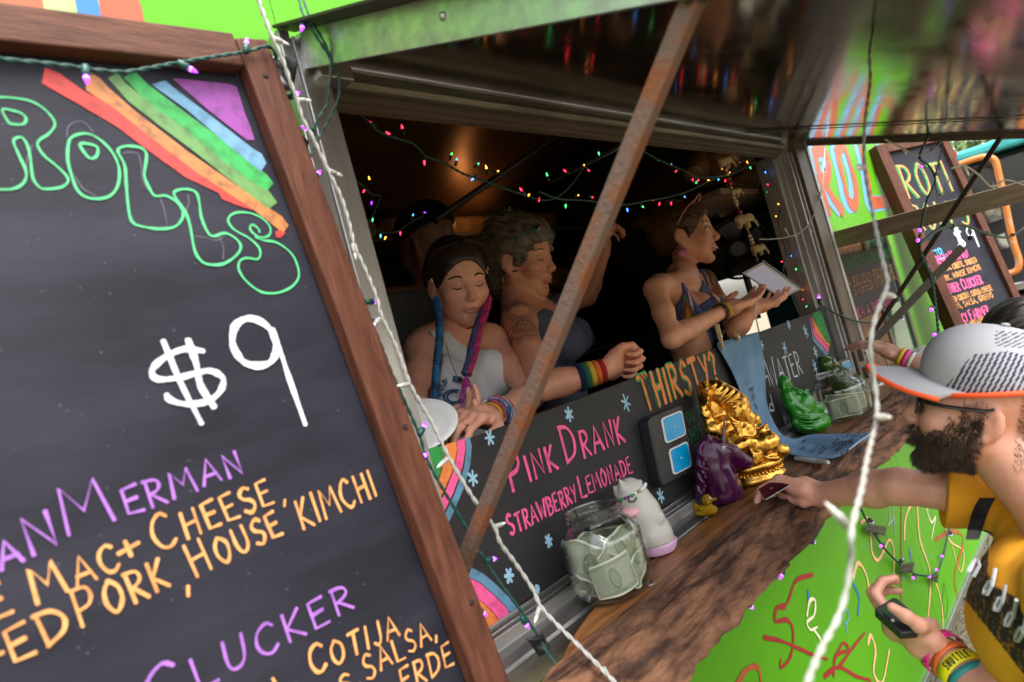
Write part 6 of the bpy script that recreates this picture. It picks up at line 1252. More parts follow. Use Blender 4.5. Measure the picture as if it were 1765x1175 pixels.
def torso(B, neck, shl, shr, chest, waist, hip, bust=.05, fwd=(0, -1, 0), w=1.0):
    fwd = nrm(fwd); shl, shr, chest, waist, hip, neck = map(V3, (shl, shr, chest, waist, hip, neck)); ax = nrm(shr - shl); upv = nrm(neck - waist); f2 = nrm(np.cross(upv, ax)); f2 = f2 if np.dot(f2, fwd) > 0 else -f2; R = np.stack([ax, f2, upv], 1)
    B.cone(neck, shl, .034, .040*w, .025).cone(neck, shr, .034, .040*w, .025)
    B.ell(chest + upv*.03, (.138*w, .085*w, .12), R, .04).ell(waist, (.112*w, .080*w, .13), R, .05).ell(hip, (.155*w, .105*w, .11), R, .05)
    B.cone(shl*.85 + neck*.15, chest, .042*w, .07*w, .04).cone(shr*.85 + neck*.15, chest, .042*w, .07*w, .04)
    if bust:
        for q in (-1, 1): B.ell(chest + ax*q*.068*w + f2*.072*w - upv*.02, (bust*1.08, bust, bust), R, .025)
    return R
def strands(name, mat_, parent, paths, r0, r1=None, seg=4):
    g = G()
    for P in paths: g.tube(P, np.linspace(r0, r1 if r1 is not None else r0*.4, len(P)), seg, cap=False)
    return tag(g.build(name, mat_, parent, smooth=True), kind='stuff') if len(paths) > 40 else g.build(name, mat_, parent, smooth=True)
def hair_cap(o, R, s, grow, cut_c, cut_r, extra=None, vox=.004, rip=.0025, freq=160, back=None):
    B = Body(V3(o) - .20*s, V3(o) + .20*s, vox); L = lambda f, l, u: V3(o) + R @ (np.array([f, l, u], float)*s)
    B.ell(L(-.014, 0, .040), np.array([.100 + grow, .077 + grow, .090 + grow])*s, R, .01)
    if back: B.ell(L(*back[0]), np.array(back[1])*s, R, .03)
    if extra: extra(B, L)
    B.ell(L(*cut_c), np.array(cut_r)*s, R, .01, 's')
    for q in (-1, 1): B.ell(L(-.002, q*.085, -.014), np.array([.024, .02, .034])*s, R, .008, 's')
    def rp(V): q = ((V - V3(o)) @ R)/s; a = np.arctan2(q[:, 1], q[:, 2] + .03); return rip*(np.sin(a*freq*.25 + 6*hsh(V, 20)) *.6 + hsh(np.stack([q[:, 0]*8, a*14, a*0], 1), 1.5)*.9)
    B.ripple(rp); return B, L
BOT = 1.0
SK1, SK2, SK3, SK4 = (.76, .37, .26), (.64, .28, .175), (.72, .335, .205), (.60, .30, .215)
# ---- near woman, white tank top
def woman_white():
    o = aty(789, 487, .40); fw = nrm(nrm((CAM - o)*[1, 1, 0])*1.0 + nrm(CR*[1, 1, 0])*.36 + np.array([0, 0, -.36])); R = basis(fw, nrm(np.array([0, 0, 1.]) + .06*CR)); s = .90
    t = thing('person', 'woman in a white tank top with pink and blue braids looking down', 'person', (o[0], o[1] + .05, .36))
    neck = aty(790, 574, .45); shl, shr = aty(728, 606, .47), aty(848, 588, .42); chest = aty(788, 650, .46); waist = aty(800, 740, .42); hip = waist + np.array([0.03, .02, -.2])
    el, wr = aty(916, 682, .24), aty(846, 716, .125); el2, wr2 = aty(712, 690, .38), aty(740, 760, .2)
    B = Body(np.min([o, shl, hip, el, wr2], 0) - [.24, .3, .12], np.max([o, shr, el], 0) + [.22, .24, .2], .0042)
    R_t = torso(B, neck, shl, shr, chest, waist, hip, .056, (-.2, -1, 0), .96)
    T = B.copy(.0)                                            # torso only, for the top
    arm(B, shr, el, wr); arm(B, shl, el2, wr2)
    hd = nrm(aty(770, 722, .09) - wr); hand(B, wr + hd*.0, hd, nrm(np.array([0, .35, -1])), -1, ((25, 35, 25), (20, 35, 25), (22, 38, 25), (28, 40, 30)), s=.93)
    hd2 = nrm(np.array([.6, -.3, .1])); hand(B, wr2, hd2, (0, -.2, 1), 1, ((30, 30, 20),)*4, s=.9)
    B.cone(neck + np.array([0, 0, -.03]), o + R @ np.array([-.03, 0, -.05]), .046, .043, .02)
    L = head(B, o, R, s)
    B.mesh('body', m_skin, t, paint=face_paint(o, R, s, SK1, blush=.3))
    brows(t, L, (.02, .012, .01))
    # tank top
    T.d -= .006; up = R_t[:, 2]; f2 = R_t[:, 1]; ax = R_t[:, 0]
    T.ell(chest + up*.155 + f2*.08, (.082, .10, .115), R_t, .004, 's')
    for q, sh_ in ((-1, shl), (1, shr)): T.ell(sh_ + ax*q*.035 - up*.02, (.068, .11, .125), R_t, .004, 's')
    T.half(neck + np.array([0, 0, -.008]) - f2*.03, nrm(up + f2*.2), .003); T.ripple(lambda P: .0014*hsh(P*[1, 1, 2.5], 18))
    top = T.mesh('tank_top', mat('white_cotton', (.74, .73, .76), .85, col2=(.66, .65, .69), vs=12, bump=.1, bs=200), t)
    # print on the chest: follows the cloth
    Vt = o_V[top]
    ink_ = mat('blue_print', (.02, .10, .30), .7)
    def onshirt(px, py):
        d = _ray(px, py); d = d/np.linalg.norm(d); q = Vt - CAM; tt = q @ d; ds = np.linalg.norm(q - tt[:, None]*d, axis=1); near = np.where(ds < .008)[0]
        return CAM + d*((tt[near].min() if len(near) else np.dot(chest - CAM, d)) - .004)
    word = [('R', 758, 678), ('O', 760, 668), ('T', 766, 661), ('I', 772, 656), ('R', 784, 653), ('O', 791, 654), ('L', 799, 657), ('L', 806, 661), ('S', 814, 668)]
    for k, (ch, px, py) in enumerate(word):
        c = onshirt(px, py); rot = math.radians(-38 + k*10); g = G()
        for kind, pts in FONT[ch][1]:
            P = [c + CR*((x - .28)*math.cos(rot) + (y - .5)*math.sin(rot))*.0145 + CU*((y - .5)*math.cos(rot) - (x - .28)*math.sin(rot))*.0145 + CB*.002 for x, y in pts]; g.tube(spline(P, 4) if kind == '~' else P, .0016, 5, flat=1)
        g.build('print_letter', ink_, top)
    for rr in (16, 11):
        g = G(); P = [onshirt(783 + rr*1.1*math.cos(a), 684 + rr*.8*math.sin(a)) for a in np.linspace(.3, 5.2, 15)]; g.tube(spline(P, 3), .0022, 5); g.build('print_ring', ink_, top)
    # hair, parted and braided
    Bh, L2 = hair_cap(o, R, s, .010, (.088, 0, -.06), (.085, .082, .132), rip=.0010, vox=.003); Bh.chain([L2(.085, .004, .118), L2(.04, .004, .145), L2(-.03, .004, .152), L2(-.1, .004, .13)], [.004]*4, .002) if False else Bh.cone(L2(.09, .006, .105), L2(.0, .006, .1395), .0035, .0035, .004, 's').cone(L2(.0, .006, .1395), L2(-.09, .006, .115), .0035, .0035, .004, 's'); hm = mat('dark_brown_hair', (.022, .012, .009), .42, col2=(.045, .024, .016), vs=30, stretch=(1, 1, .3)); Bh.mesh('hair', hm, t); r0_ = random.Random(2); strands('loose_hair', hm, t, [spline([L2(.075 - .15*k_, .006*q_, .128 - .3*k_*k_), L2(.05 - .13*k_, q_*(.06 + .02*r0_.random()), .105 - .2*k_*k_), L2(.018 - .09*k_, q_*(.088 + .004*r0_.random()), .05), L2(-.012 - .05*k_, q_*.09, -.005)], 5) for q_ in (-1, 1) for k_ in [r0_.uniform(0, .6) for _ in range(70)]], .0009)
    hb = mat('blue_braid_hair', (.01, .16, .36), .5, col2=(.01, .03, .08), vs=40); hp = mat('pink_braid_hair', (.60, .02, .16), .5, col2=(.2, .01, .10), vs=40)
    for nm, m_, pts, r in (('braid', hb, [(752, 515, .37), (757, 545, .34), (758, 580, .33), (754, 620, .325), (751, 660, .32), (749, 695, .32)], .0062), ('braid', hp, [(842, 512, .36), (836, 540, .33), (826, 565, .32), (822, 590, .31), (816, 615, .305), (806, 645, .30)], .0062), ('braid', mat('violet_braid_hair', (.06, .02, .14), .5, col2=(.02, .10, .2), vs=40), [(833, 530, .35), (822, 560, .325), (814, 590, .312), (808, 620, .305), (800, 645, .30)], .005)):
        g = G(); twisted(g, spline([aty(*p) for p in pts], 10), r, .030, 3); g.build(nm, m_, t, smooth=True)
    r_ = random.Random(4); P0 = aty(804, 646, .30); strands('braid_tail', mat('magenta_hair', (.45, .03, .30), .5), t, [spline([P0, P0 + CR*r_.uniform(-.012, .012) - CU*.03, P0 + CR*r_.uniform(-.028, .02) - CU*r_.uniform(.05, .085) + CB*r_.uniform(-.01, .01)], 4) for _ in range(60)], .0008)
    bk = mat('star_clip', (.6, .5, .25), .3, .8)
    for (f_, l_, u_) in ((.02, -.083, .028), (.045, .078, .032)):
        g = G(); c = L(f_, l_, u_); g.tube(spline([c + CU*.008, c + CR*.004, c - CU*.002 - CR*.003, c - CU*.01 + CR*.002], 2), .0014, 5); g.build('hair_clip', bk, t)
    g = G(); c = L(-.03, 0, -.105); g.tube(spline([L(.028, -.052, -.118), L(.05, 0, -.130), L(.028, .052, -.118)], 8), .0042, 8, flat=.6); g.build('choker', mat('red_choker', (.22, .01, .015), .5), t, smooth=True)
    g = G(); g.tube(spline([aty(768, 590, .36), aty(780, 630, .33), aty(793, 652, .325), aty(803, 625, .325), aty(806, 590, .35)], 8), .0009, 5); g.build('necklace', mat('necklace_cord', (.03, .025, .02), .4), t); g = G(); g.ball(aty(793, 654, .322), .006); g.build('pendant', mat('pendant', (.02, .02, .02), .3), t, smooth=True)
    # bracelets
    fa = nrm(wr - el); cols = [mat('scrunchie_a', (.03, .03, .05), .7), mat('scrunchie_b', (.5, .45, .5), .7), mat('scrunchie_c', (.45, .25, .03), .7), mat('scrunchie_d', (.05, .12, .3), .7), mat('scrunchie_e', (.35, .05, .12), .7)]
    for k in range(26):
        c = wr - fa*(.012 + .036*(k/26)); fr_ = zframe(c, nrm(fa + np.array([r_.uniform(-.5, .5) for _ in range(3)])))[:3, :3]; rr = .027 + r_.uniform(0, .008); g = G(); g.tube([c + fr_ @ np.array([rr*math.cos(a), rr*math.sin(a), .003*math.sin(a*5 + k)]) for a in np.linspace(0, 2*math.pi, 25)], .0030, 6, cap=False); g.build('bracelet', cols[k % 5], t, smooth=True)
    g = G(); c = wr + fa*.006; g.lathe([(.0275, -.008), (.029, -.008), (.029, .008), (.0275, .008)], c, 24, zframe(c, fa)[:3, :3], cap=False); g.build('wristband', mat('yellow_band', (.55, .28, .02), .5), t, smooth=True)
    return wr
w1 = woman_white()
pl_c = aty(722, 742, .09); t = thing('paper_plate', 'white paper plate held behind the near end of the blackboard', 'plate', pl_c); fr_ = zframe(pl_c, nrm(nrm(CAM - pl_c)*.6 + np.array([0, 0, .8])))[:3, :3]
g = G(); g.lathe([(.001, 0), (.048, .0), (.055, .004), (.072, .012), (.074, .014), (.072, .0155), (.054, .0065), (.047, .0025), (.001, .0025)], pl_c, 40, fr_); g.build('plate', mat('paper_white', (.60, .60, .60), .8), t, smooth=True)
# ---- middle woman, blue tank, tattooed shoulder
def woman_blue():
    o = aty(899, 446, .45); fw = nrm(nrm(CR*[1, 1, 0])*.86 + nrm((CAM - o)*[1, 1, 0])*.50 + np.array([0, 0, -.30])); R = basis(fw, nrm(np.array([0, 0, 1.]) - .05*CR)); s = .96
    t = thing('person', 'woman in a blue tank top with curly hair and a tattooed shoulder', 'person', (o[0], o[1] + .05, .36))
    neck = aty(893, 532, .47); shr = aty(895, 555, .38); shl = aty(958, 530, .62); chest = aty(940, 590, .46); waist = aty(962, 680, .46); hip = waist + np.array([0, .02, -.2])
    el, wr = aty(936, 668, .20), aty(1042, 638, .10); el2, wr2 = aty(1012, 512, .56), aty(1040, 436, .50)
    B = Body(np.min([o, shr, hip, el, wr], 0) - [.24, .14, .1], np.max([o, shl, el2, wr2, wr], 0) + [.16, .2, .16], .0044)
    R_t = torso(B, neck, shr, shl, chest, waist, hip, .055, (.6, -.8, 0), 1.02); T = B.copy()
    arm(B, shr, el, wr, (.044, .038, .032, .024)); arm(B, shl, el2, wr2, (.040, .034, .031, .023))
    hd = nrm(aty(1072, 622, .085) - wr); hand(B, wr, hd, nrm(-CU*.4 + CR*.3 + CB*.9)*1.0, 1, ((75, 95, 60), (78, 95, 60), (80, 95, 60), (82, 95, 60)), th=[wr + hd*.03 + CU*.03, wr + hd*.062 + CU*.036 + CB*.02, wr + hd*.092 + CU*.03 + CB*.035, wr + hd*.11 + CU*.014 + CB*.042], s=.93)
    hand(B, wr2, nrm(wr2 - el2 + [0, 0, .1]), (.6, -.8, 0), 1, ((60, 60, 40),)*4, s=.92)
    B.cone(neck + np.array([0, 0, -.02]), o + R @ np.array([-.02, 0, -.055]), .054, .050, .025); L = head(B, o, R, s)
    ctr = shr
    def tattoo(V, q, C):
        ul = nrm(el - shr); rel = V - shr; a = rel @ ul; side = rel - a[:, None]*ul; f = CR; x = side @ nrm(CR - ul*np.dot(CR, ul)); front = (side @ CB) > 0
        w = np.zeros(len(V))
        for c0, r0 in (((.01, .0), .028), ((.012, .0), .036), ((.03, .0), .05), ((.085, .0), .022), ((.085, .0), .03), ((.10, .0), .038)): d_ = np.hypot(a - c0[0], x - c0[1]); w = np.maximum(w, np.exp(-((d_ - r0)/.0022)**2))
        w = np.maximum(w, (np.abs(a - .09) < .05)*(np.abs(np.sin(x*260 + a*120)) > .8)*(np.abs(x) < .03)*.6)
        w = (w*front*(a > -.03)*(a < .15)*(np.linalg.norm(side, axis=1) < .075)*.75)[:, None]; return C*(1 - w) + np.array((.05, .035, .035))*w
    B.mesh('body', m_skin, t, paint=face_paint(o, R, s, SK2, blush=.35, extra=tattoo)); brows(t, L, (.10, .06, .04), th=.0022)
    T.d -= .006; up, f2, ax = R_t[:, 2], R_t[:, 1], R_t[:, 0]; T.ell(chest + up*.17 + f2*.08, (.075, .10, .11), R_t, .004, 's')
    for q, sh_ in ((-1, shr), (1, shl)): T.ell(sh_ + ax*q*.045 - up*.03, (.075, .12, .13), R_t, .004, 's')
    T.half(neck + np.array([0, 0, -.006]) - f2*.03, nrm(up + f2*.2), .003); T.ripple(lambda P: .002*hsh(P*[1, 1, 2], 16)); T.mesh('tank_top', mat('slate_cotton', (.085, .095, .15), .85, col2=(.06, .07, .115), vs=10, bump=.1, bs=200), t)
    Bh, L2 = hair_cap(o, R, s, .022, (.095, 0, -.06), (.085, .098, .125), back=((-.075, 0, -.01), (.075, .085, .115)), rip=.006, freq=60); hm = mat('greying_hair', (.06, .042, .03), .5, col2=(.18, .135, .10), vs=40); Bh.mesh('hair', hm, t); r_ = random.Random(9); paths = []
    for k in range(420):
        a = r_.uniform(-1.5, 1.5); e = r_.uniform(-.9, 1.35); d0 = np.array([-math.cos(e)*math.cos(a)*1.0 + .12*(e > .6), math.sin(a)*math.cos(e), math.sin(e)]); p = L(-.03 + d0[0]*.115, d0[1]*.098, .02 + d0[2]*.108); dr = R @ nrm(d0 + np.array([r_.uniform(-.6, .2), r_.uniform(-.5, .5), r_.uniform(-.9, .1)])); ph = r_.uniform(0, 6); ln = r_.uniform(.03, .085); sd = nrm(np.cross(dr, CB)); up_ = np.cross(dr, sd)
        paths.append(np.array([p + dr*ln*q + (sd*math.cos(ph + q*9) + up_*math.sin(ph + q*9))*.006*q**.5 - np.array([0, 0, .02*q*q]) for q in np.linspace(0, 1, 10)]))
    for k in range(120):
        l_ = r_.uniform(-.055, .055); p = L(.055 - abs(l_)*.3, l_, .095 + r_.uniform(-.012, .012)); dr = R @ nrm(np.array([-.8, np.sign(l_ + .001)*r_.uniform(.1, .7), r_.uniform(-.1, .5)])); paths.append(np.array([p + dr*.09*q + np.array([0, 0, .012*math.sin(q*3 + k)]) for q in np.linspace(0, 1, 7)]))
    strands('loose_curls', mat('grey_curl', (.06, .045, .035), .5, col2=(.22, .18, .14), vs=30), t, paths, .0010)
    # sunglasses pushed up on the hair, earring, sweatband
    tl = mat('teal_frame', (.01, .13, .12), .3); dg = mat('dark_lens', (.01, .008, .008), .06); 
    for q in (-1, 1):
        g = G(); c = L(.084, q*.034, .086); R2 = R @ np.array([[.55, 0, .83], [0, 1, 0], [-.83, 0, .55]]).T; g.tube([c + R @ np.array([-.012*math.sin(a)*1.0, .027*math.cos(a), .020*math.sin(a)]) for a in np.linspace(0, 2*math.pi, 25)], .0028, 6, cap=False); fo = g.build('sunglasses_rim', tl, t, smooth=True); g = G(); g.ball(c, (.004, .026, .019), R, 14, 8); g.build('lens', dg, fo, smooth=True)
        g = G(); g.tube(spline([L(.078, q*.062, .090), L(.03, q*.088, .072), L(-.02, q*.094, .040)], 6), .0026, 6); g.build('sunglasses_arm', tl, t, smooth=True)
    g = G(); g.tube([L(.094, q, .090) for q in (-.010, 0, .010)], .0025, 6); g.build('sunglasses_bridge', tl, t)
    gd = mat('gold_ring', (.6, .35, .08), .3, 1.0); g = G(); c = L(-.008, -.082, -.062); g.tube([c + R @ np.array([.013*math.cos(a), 0, .015*math.sin(a)]) for a in np.linspace(0, 2*math.pi, 25)], .0011, 6, cap=False); e_ = g.build('earring', gd, t, smooth=True)
    fa = nrm(wr - el); cols = [(.006, .012, .06), (.01, .12, .06), (.55, .36, .03), (.70, .14, .02), (.35, .012, .015)]; c0 = wr - fa*.072
    for k, c in enumerate(cols):
        a = c0 + fa*.0142*k; g = G(); rr = .0345 - .0014*k; prf = [(rr - .006, 0), (rr, .001), (rr + .001, .007), (rr, .0135), (rr - .006, .0142)]; g.lathe(prf, a, 28, zframe(a, fa)[:3, :3], cap=False); g.build('sweatband_stripe', mat('band_%d' % k, c, .9, bump=.4, bs=300), t, smooth=True)
    return wr2
w2 = woman_blue()
# ---- far woman, crochet halter top
def woman_crochet():
    o = aty(1182, 405, .27); fw = nrm(nrm(CR*[1, 1, 0])*.92 + nrm((CAM - o)*[1, 1, 0])*.38 + np.array([0, 0, -.10])); R = basis(fw, nrm(np.array([0, 0, 1.]) + .06*CR)); s = .98
    t = thing('person', 'smiling woman in a rainbow crochet halter top holding a tablet', 'person', (o[0], o[1] + .05, .36))
    neck = aty(1180, 478, .28); shr = aty(1130, 498, .18); shl = aty(1220, 482, .46); chest = aty(1188, 540, .31); waist = aty(1190, 596, .25); hip = waist + np.array([0, .02, -.2])
    el, wr = aty(1158, 584, .10), aty(1250, 534, .06); el2, wr2 = aty(1268, 570, .10), aty(1300, 530, .03)
    B = Body(np.min([o, shr, hip, el, wr], 0) - [.2, .16, .06], np.max([o, shl, el2, wr2], 0) + [.2, .24, .18], .0045)
    R_t = torso(B, neck, shr, shl, chest, waist, hip, .060, (.55, -.8, 0), .84); T = B.copy()
    arm(B, shr, el, wr, (.035, .031, .028, .0205)); arm(B, shl, el2, wr2, (.033, .030, .027, .0205))
    hd = nrm(aty(1286, 520, .02) - wr); hand(B, wr, hd, (.1, -.2, 1), 1, ((10, 15, 10),)*4, s=.95); hand(B, wr2, nrm(aty(1335, 520, .0) - wr2), (.1, -.2, 1), -1, ((15, 20, 10),)*4, s=.92)
    B.cone(neck + np.array([0, 0, -.02]), o + R @ np.array([-.02, 0, -.055]), .042, .040, .02); L = head(B, o, R, s); B.mesh('body', m_skin, t, paint=face_paint(o, R, s, SK3, lip=(.46, .10, .09), blush=.3)); brows(t, L, (.12, .06, .03), th=.0022, lash=False)
    for q in (-1, 1):
        g = G(); g.ball(L(.0775, q*.033, .0035), .0142, None, 14, 9); ey = g.build('eye', MATS['eye_white'], t, smooth=True); g = G(); g.ball(L(.0885, q*.0325, .0025), .0052, None, 10, 7); g.build('iris', MATS['pupil'], ey, smooth=True)
        g = G(); g.tube(spline([L(.0865, q*.018, .0055), L(.0915, q*.033, .0105), L(.0815, q*.049, .0055)], 6), .0024, 6); g.build('upper_lid', mat('lid_shadow', (.16, .07, .045), .6), t, smooth=True)
    g = G(); g.tube(spline([L(.092, -.024, -.060), L(.104, -.008, -.0675), L(.104, .010, -.0675), L(.092, .024, -.060)], 4), .0022, 6, flat=1); g.build('teeth', mat('teeth', (.7, .66, .6), .3), t, smooth=True)
    # halter: two bright triangles and a band
    up, f2, ax = R_t[:, 2], R_t[:, 1], R_t[:, 0]
    def rings(V):
        C = np.zeros((len(V), 3)); q = V - chest; x = q @ ax; z = q @ up; cx = np.where(x < 0, -.074, .074); r = np.abs(x - cx)*1.5 + np.maximum(z + .05, 0)*.42 + np.maximum(-.05 - z, 0)*1.2; k2 = (V - CAM) @ RM; px_ = W/2 + F*k2[:, 0]/-k2[:, 2]; py_ = H/2 - F*k2[:, 1]/-k2[:, 2]; r1 = (np.abs(px_ - 1188 - (py_ - 548)*.19)*1.9 + np.maximum(548 - py_, 0)*.62 + np.maximum(py_ - 548, 0)*1.6)*.00185; r = np.where((px_ < 1212) & (py_ < 566), np.minimum(r1, .0874), r); pal = np.array([(.55, .42, .03), (.62, .22, .02), (.35, .02, .03), (.03, .16, .05), (.16, .02, .16), (.06, .10, .25), (.11, .15, .30)]); k = np.clip((r/.0125).astype(int), 0, 6); C = pal[k]; return C*(.8 + .3*hsh(V, 300))[:, None]
    T.d -= .008; U_ = Body.copy(T); U_.d[:] = 1.0
    for q in (-1, 1): U_.cone(chest + ax*q*.080 + f2*.09 - up*.055, chest + ax*q*.058 + f2*.07 + up*.115, .082, .012, .01).cone(chest + ax*q*.080 + f2*.04 - up*.055, chest + ax*q*.058 + f2*.03 + up*.09, .082, .012, .01)
    for y_ in (.10, .14, .18, .22, .26, .30): U_.cone(aty(1177, 492, y_), aty(1187, 545, y_), .010, .046, .01)
    U_.rbox(chest - up*.10, (.2, .16, .022), .005, R_t, .004); T.crop(U_); T.ripple(lambda P: .0012*np.sin(P[:, 2]*900)*np.sin((P[:, 0] + P[:, 1])*700)); T.mesh('halter_top', mat('crochet', (.3, .1, .1), .9, attr='skin_colour'), t, paint=rings)
    cb = mat('blue_yarn', (.06, .10, .22), .85)
    for q in (-1, 1): g = G(); g.tube(spline([chest + up*.10 + f2*.085 + ax*q*.052, chest + up*.17 + f2*.062 + ax*q*.06, neck + up*.03 - f2*.035 + ax*q*.048, neck + up*.05 - f2*.07], 8), .0042, 7, flat=.6); g.build('neck_strap', cb, t, smooth=True)
    Bh, L2 = hair_cap(o, R, s, .012, (.098, 0, -.065), (.085, .095, .132), back=((-.085, 0, .02), (.06, .066, .085)), rip=.002, extra=lambda B_, L_: B_.ell(L_(-.12, 0, .075), np.array([.042, .042, .04]), R, .012).ell(L_(.02, -.082, .03), np.array([.03, .006, .045]), R, .01)); Bh.mesh('hair', mat('auburn_hair', (.05, .020, .009), .45, col2=(.10, .042, .016), vs=26), t)
    r_ = random.Random(14); strands('loose_hair', mat('auburn_strand', (.13, .06, .025), .45), t, [spline([L(.066, -.030 - .02*r_.random(), .088 + r_.uniform(-.01, .01)), L(.078, -.062 - .01*r_.random(), .035), L(.060 + r_.uniform(-.03, .02), -.072, -.03 + r_.uniform(-.03, .02))], 6) for _ in range(4)] + [spline([L(.05, r_.uniform(-.05, .05), .10), L(-.03, r_.uniform(-.08, .08), .128), L(-.10, r_.uniform(-.05, .05), .08 + r_.uniform(-.04, .04))], 6) for _ in range(90)], .0009)
    pk = mat('pink_frame', (.55, .20, .17), .3)
    for q in (-1, 1):
        g = G(); c = L(.064, q*.034, .115); g.tube([c + R @ np.array([.014*math.sin(a), .027*math.cos(a), .018*math.sin(a)]) for a in np.linspace(0, 2*math.pi, 25)], .0026, 6, cap=False); fo = g.build('sunglasses_rim', pk, t, smooth=True); g = G(); g.ball(c, (.004, .025, .017), R @ np.array([[.78, 0, .62], [0, 1, 0], [-.62, 0, .78]]), 12, 8); g.build('lens', MATS['dark_lens'], fo, smooth=True); g = G(); g.tube(spline([L(.058, q*.062, .112), L(.02, q*.088, .075), L(-.012, q*.090, .030)], 6), .0024, 6); g.build('sunglasses_arm', pk, t, smooth=True)
    # flamingo earring
    e = L(-.006, -.088, -.062); B2 = Body(e - .04, e + .04, .0016); fl = mat('flamingo_pink', (.62, .16, .30), .35); B2.ell(e - CU*.012, np.array([.017, .012, .004]), CAMR @ rotz_(-20), .002).chain([e - CU*.006 + CR*.010, e + CR*.014 + CU*.004, e + CR*.008 + CU*.011, e + CR*.002 + CU*.008], [.0028, .0024, .0024, .0022], .001); B2.mesh('earring', fl, t)
    for k, (c_, m_) in enumerate(((.012, mat('yellow_band', (.55, .28, .02), .5)), (.03, mat('dark_band', (.03, .018, .014), .5)))): fa = nrm(wr - el); c = wr - fa*c_; g = G(); g.lathe([(.027, -.007), (.0287, -.007), (.0287, .007), (.027, .007)], c, 24, zframe(c, fa)[:3, :3], cap=False); g.build('wristband', m_, t, smooth=True)
woman_crochet()
# ---- man in a black cap at the back
def man_black_cap():
    o = aty(738, 424, .80); fw = nrm(-nrm(CR*[1, 1, 0])*.8 + nrm((o - CAM)*[1, 1, 0])*.6 + np.array([0, 0, -.2])); R = basis(fw); s = 1.05
    t = thing('person', 'man in a black cap and grey shirt turned away in the shadow', 'person', (o[0], o[1], .36)); neck = aty(742, 500, .84); shl, shr = aty(668, 528, .84), aty(800, 500, .95); chest = aty(735, 600, .88); waist = chest + np.array([0, .02, -.24]); hip = waist + np.array([0, 0, -.2])
    B = Body(np.min([shl, hip, o], 0) - .22, np.max([o, shr], 0) + .22, .007); torso(B, neck, shl, shr, chest, waist, hip, 0, (-.3, .9, 0), 1.2); T = B.copy(.008); arm(B, shl, shl + np.array([-.05, -.05, -.28]), shl + np.array([.0, -.1, -.5])); arm(B, shr, shr + np.array([.06, -.03, -.28]), shr + np.array([.1, -.15, -.45]))
    hand(B, shl + np.array([.0, -.1, -.5]), (0, -.3, -1), (1, 0, 0)); hand(B, shr + np.array([.1, -.15, -.45]), (0, -.6, -1), (-1, 0, 0)); B.cone(neck, o + R @ np.array([-.02, 0, -.05]), .062, .058, .03); L = head(B, o, R, s); B.mesh('body', m_skin, t, paint=face_paint(o, R, s, (.30, .15, .10)))
    for sh_, q in ((shl, np.array([-.02, -.02, -.12])), (shr, np.array([.02, -.02, -.12]))): T.cone(sh_, sh_ + q, .062, .066, .03)
    T.half(neck + np.array([0, 0, .0]), (0, 0, 1), .004); T.mesh('shirt', mat('grey_shirt', (.13, .125, .13), .9, col2=(.10, .10, .105), vs=8), t)
    C = Body(o - .24, o + .24, .005); C.ell(L(-.012, 0, .052), np.array([.112, .090, .092])*s, R, .01); C.half(L(0, 0, .035), -R[:, 2], .004); C.ell(L(.11, 0, .036), np.array([.085, .075, .008])*s, R, .006); C.mesh('cap', mat('black_cap', (.008, .007, .008), .8), t)
man_black_cap()
# ---- the customer at the counter
def fuzz(name, m, parent, V, keep, dirs, n, ln, w, seed=1):
    """short hairs growing from surface points"""
    r_ = random.Random(seed); idx = np.where(keep)[0]; g = G(); vs = []; fs = []
    for _ in range(n):
        i = idx[r_.randrange(len(idx))]; p = V[i] + np.array([r_.uniform(-1, 1) for _ in range(3)])*.0015; d = nrm(dirs(V[i]) + np.array([r_.uniform(-1, 1) for _ in range(3)])*.45); l = r_.uniform(*ln); s = nrm(np.cross(d, np.array([r_.uniform(-1, 1) for _ in range(3)]))); k = len(vs)
        b = nrm(d + np.array([0, 0, -.5])); vs += [p - s*w, p + s*w, p + d*l*.55 + s*w*.7, p + d*l*.55 - s*w*.7, p + d*l*.55 + b*l*.5]; fs += [(k, k + 1, k + 2, k + 3), (k + 3, k + 2, k + 4)]
    g.add(vs, fs); return tag(g.build(name, m, parent), kind='stuff')
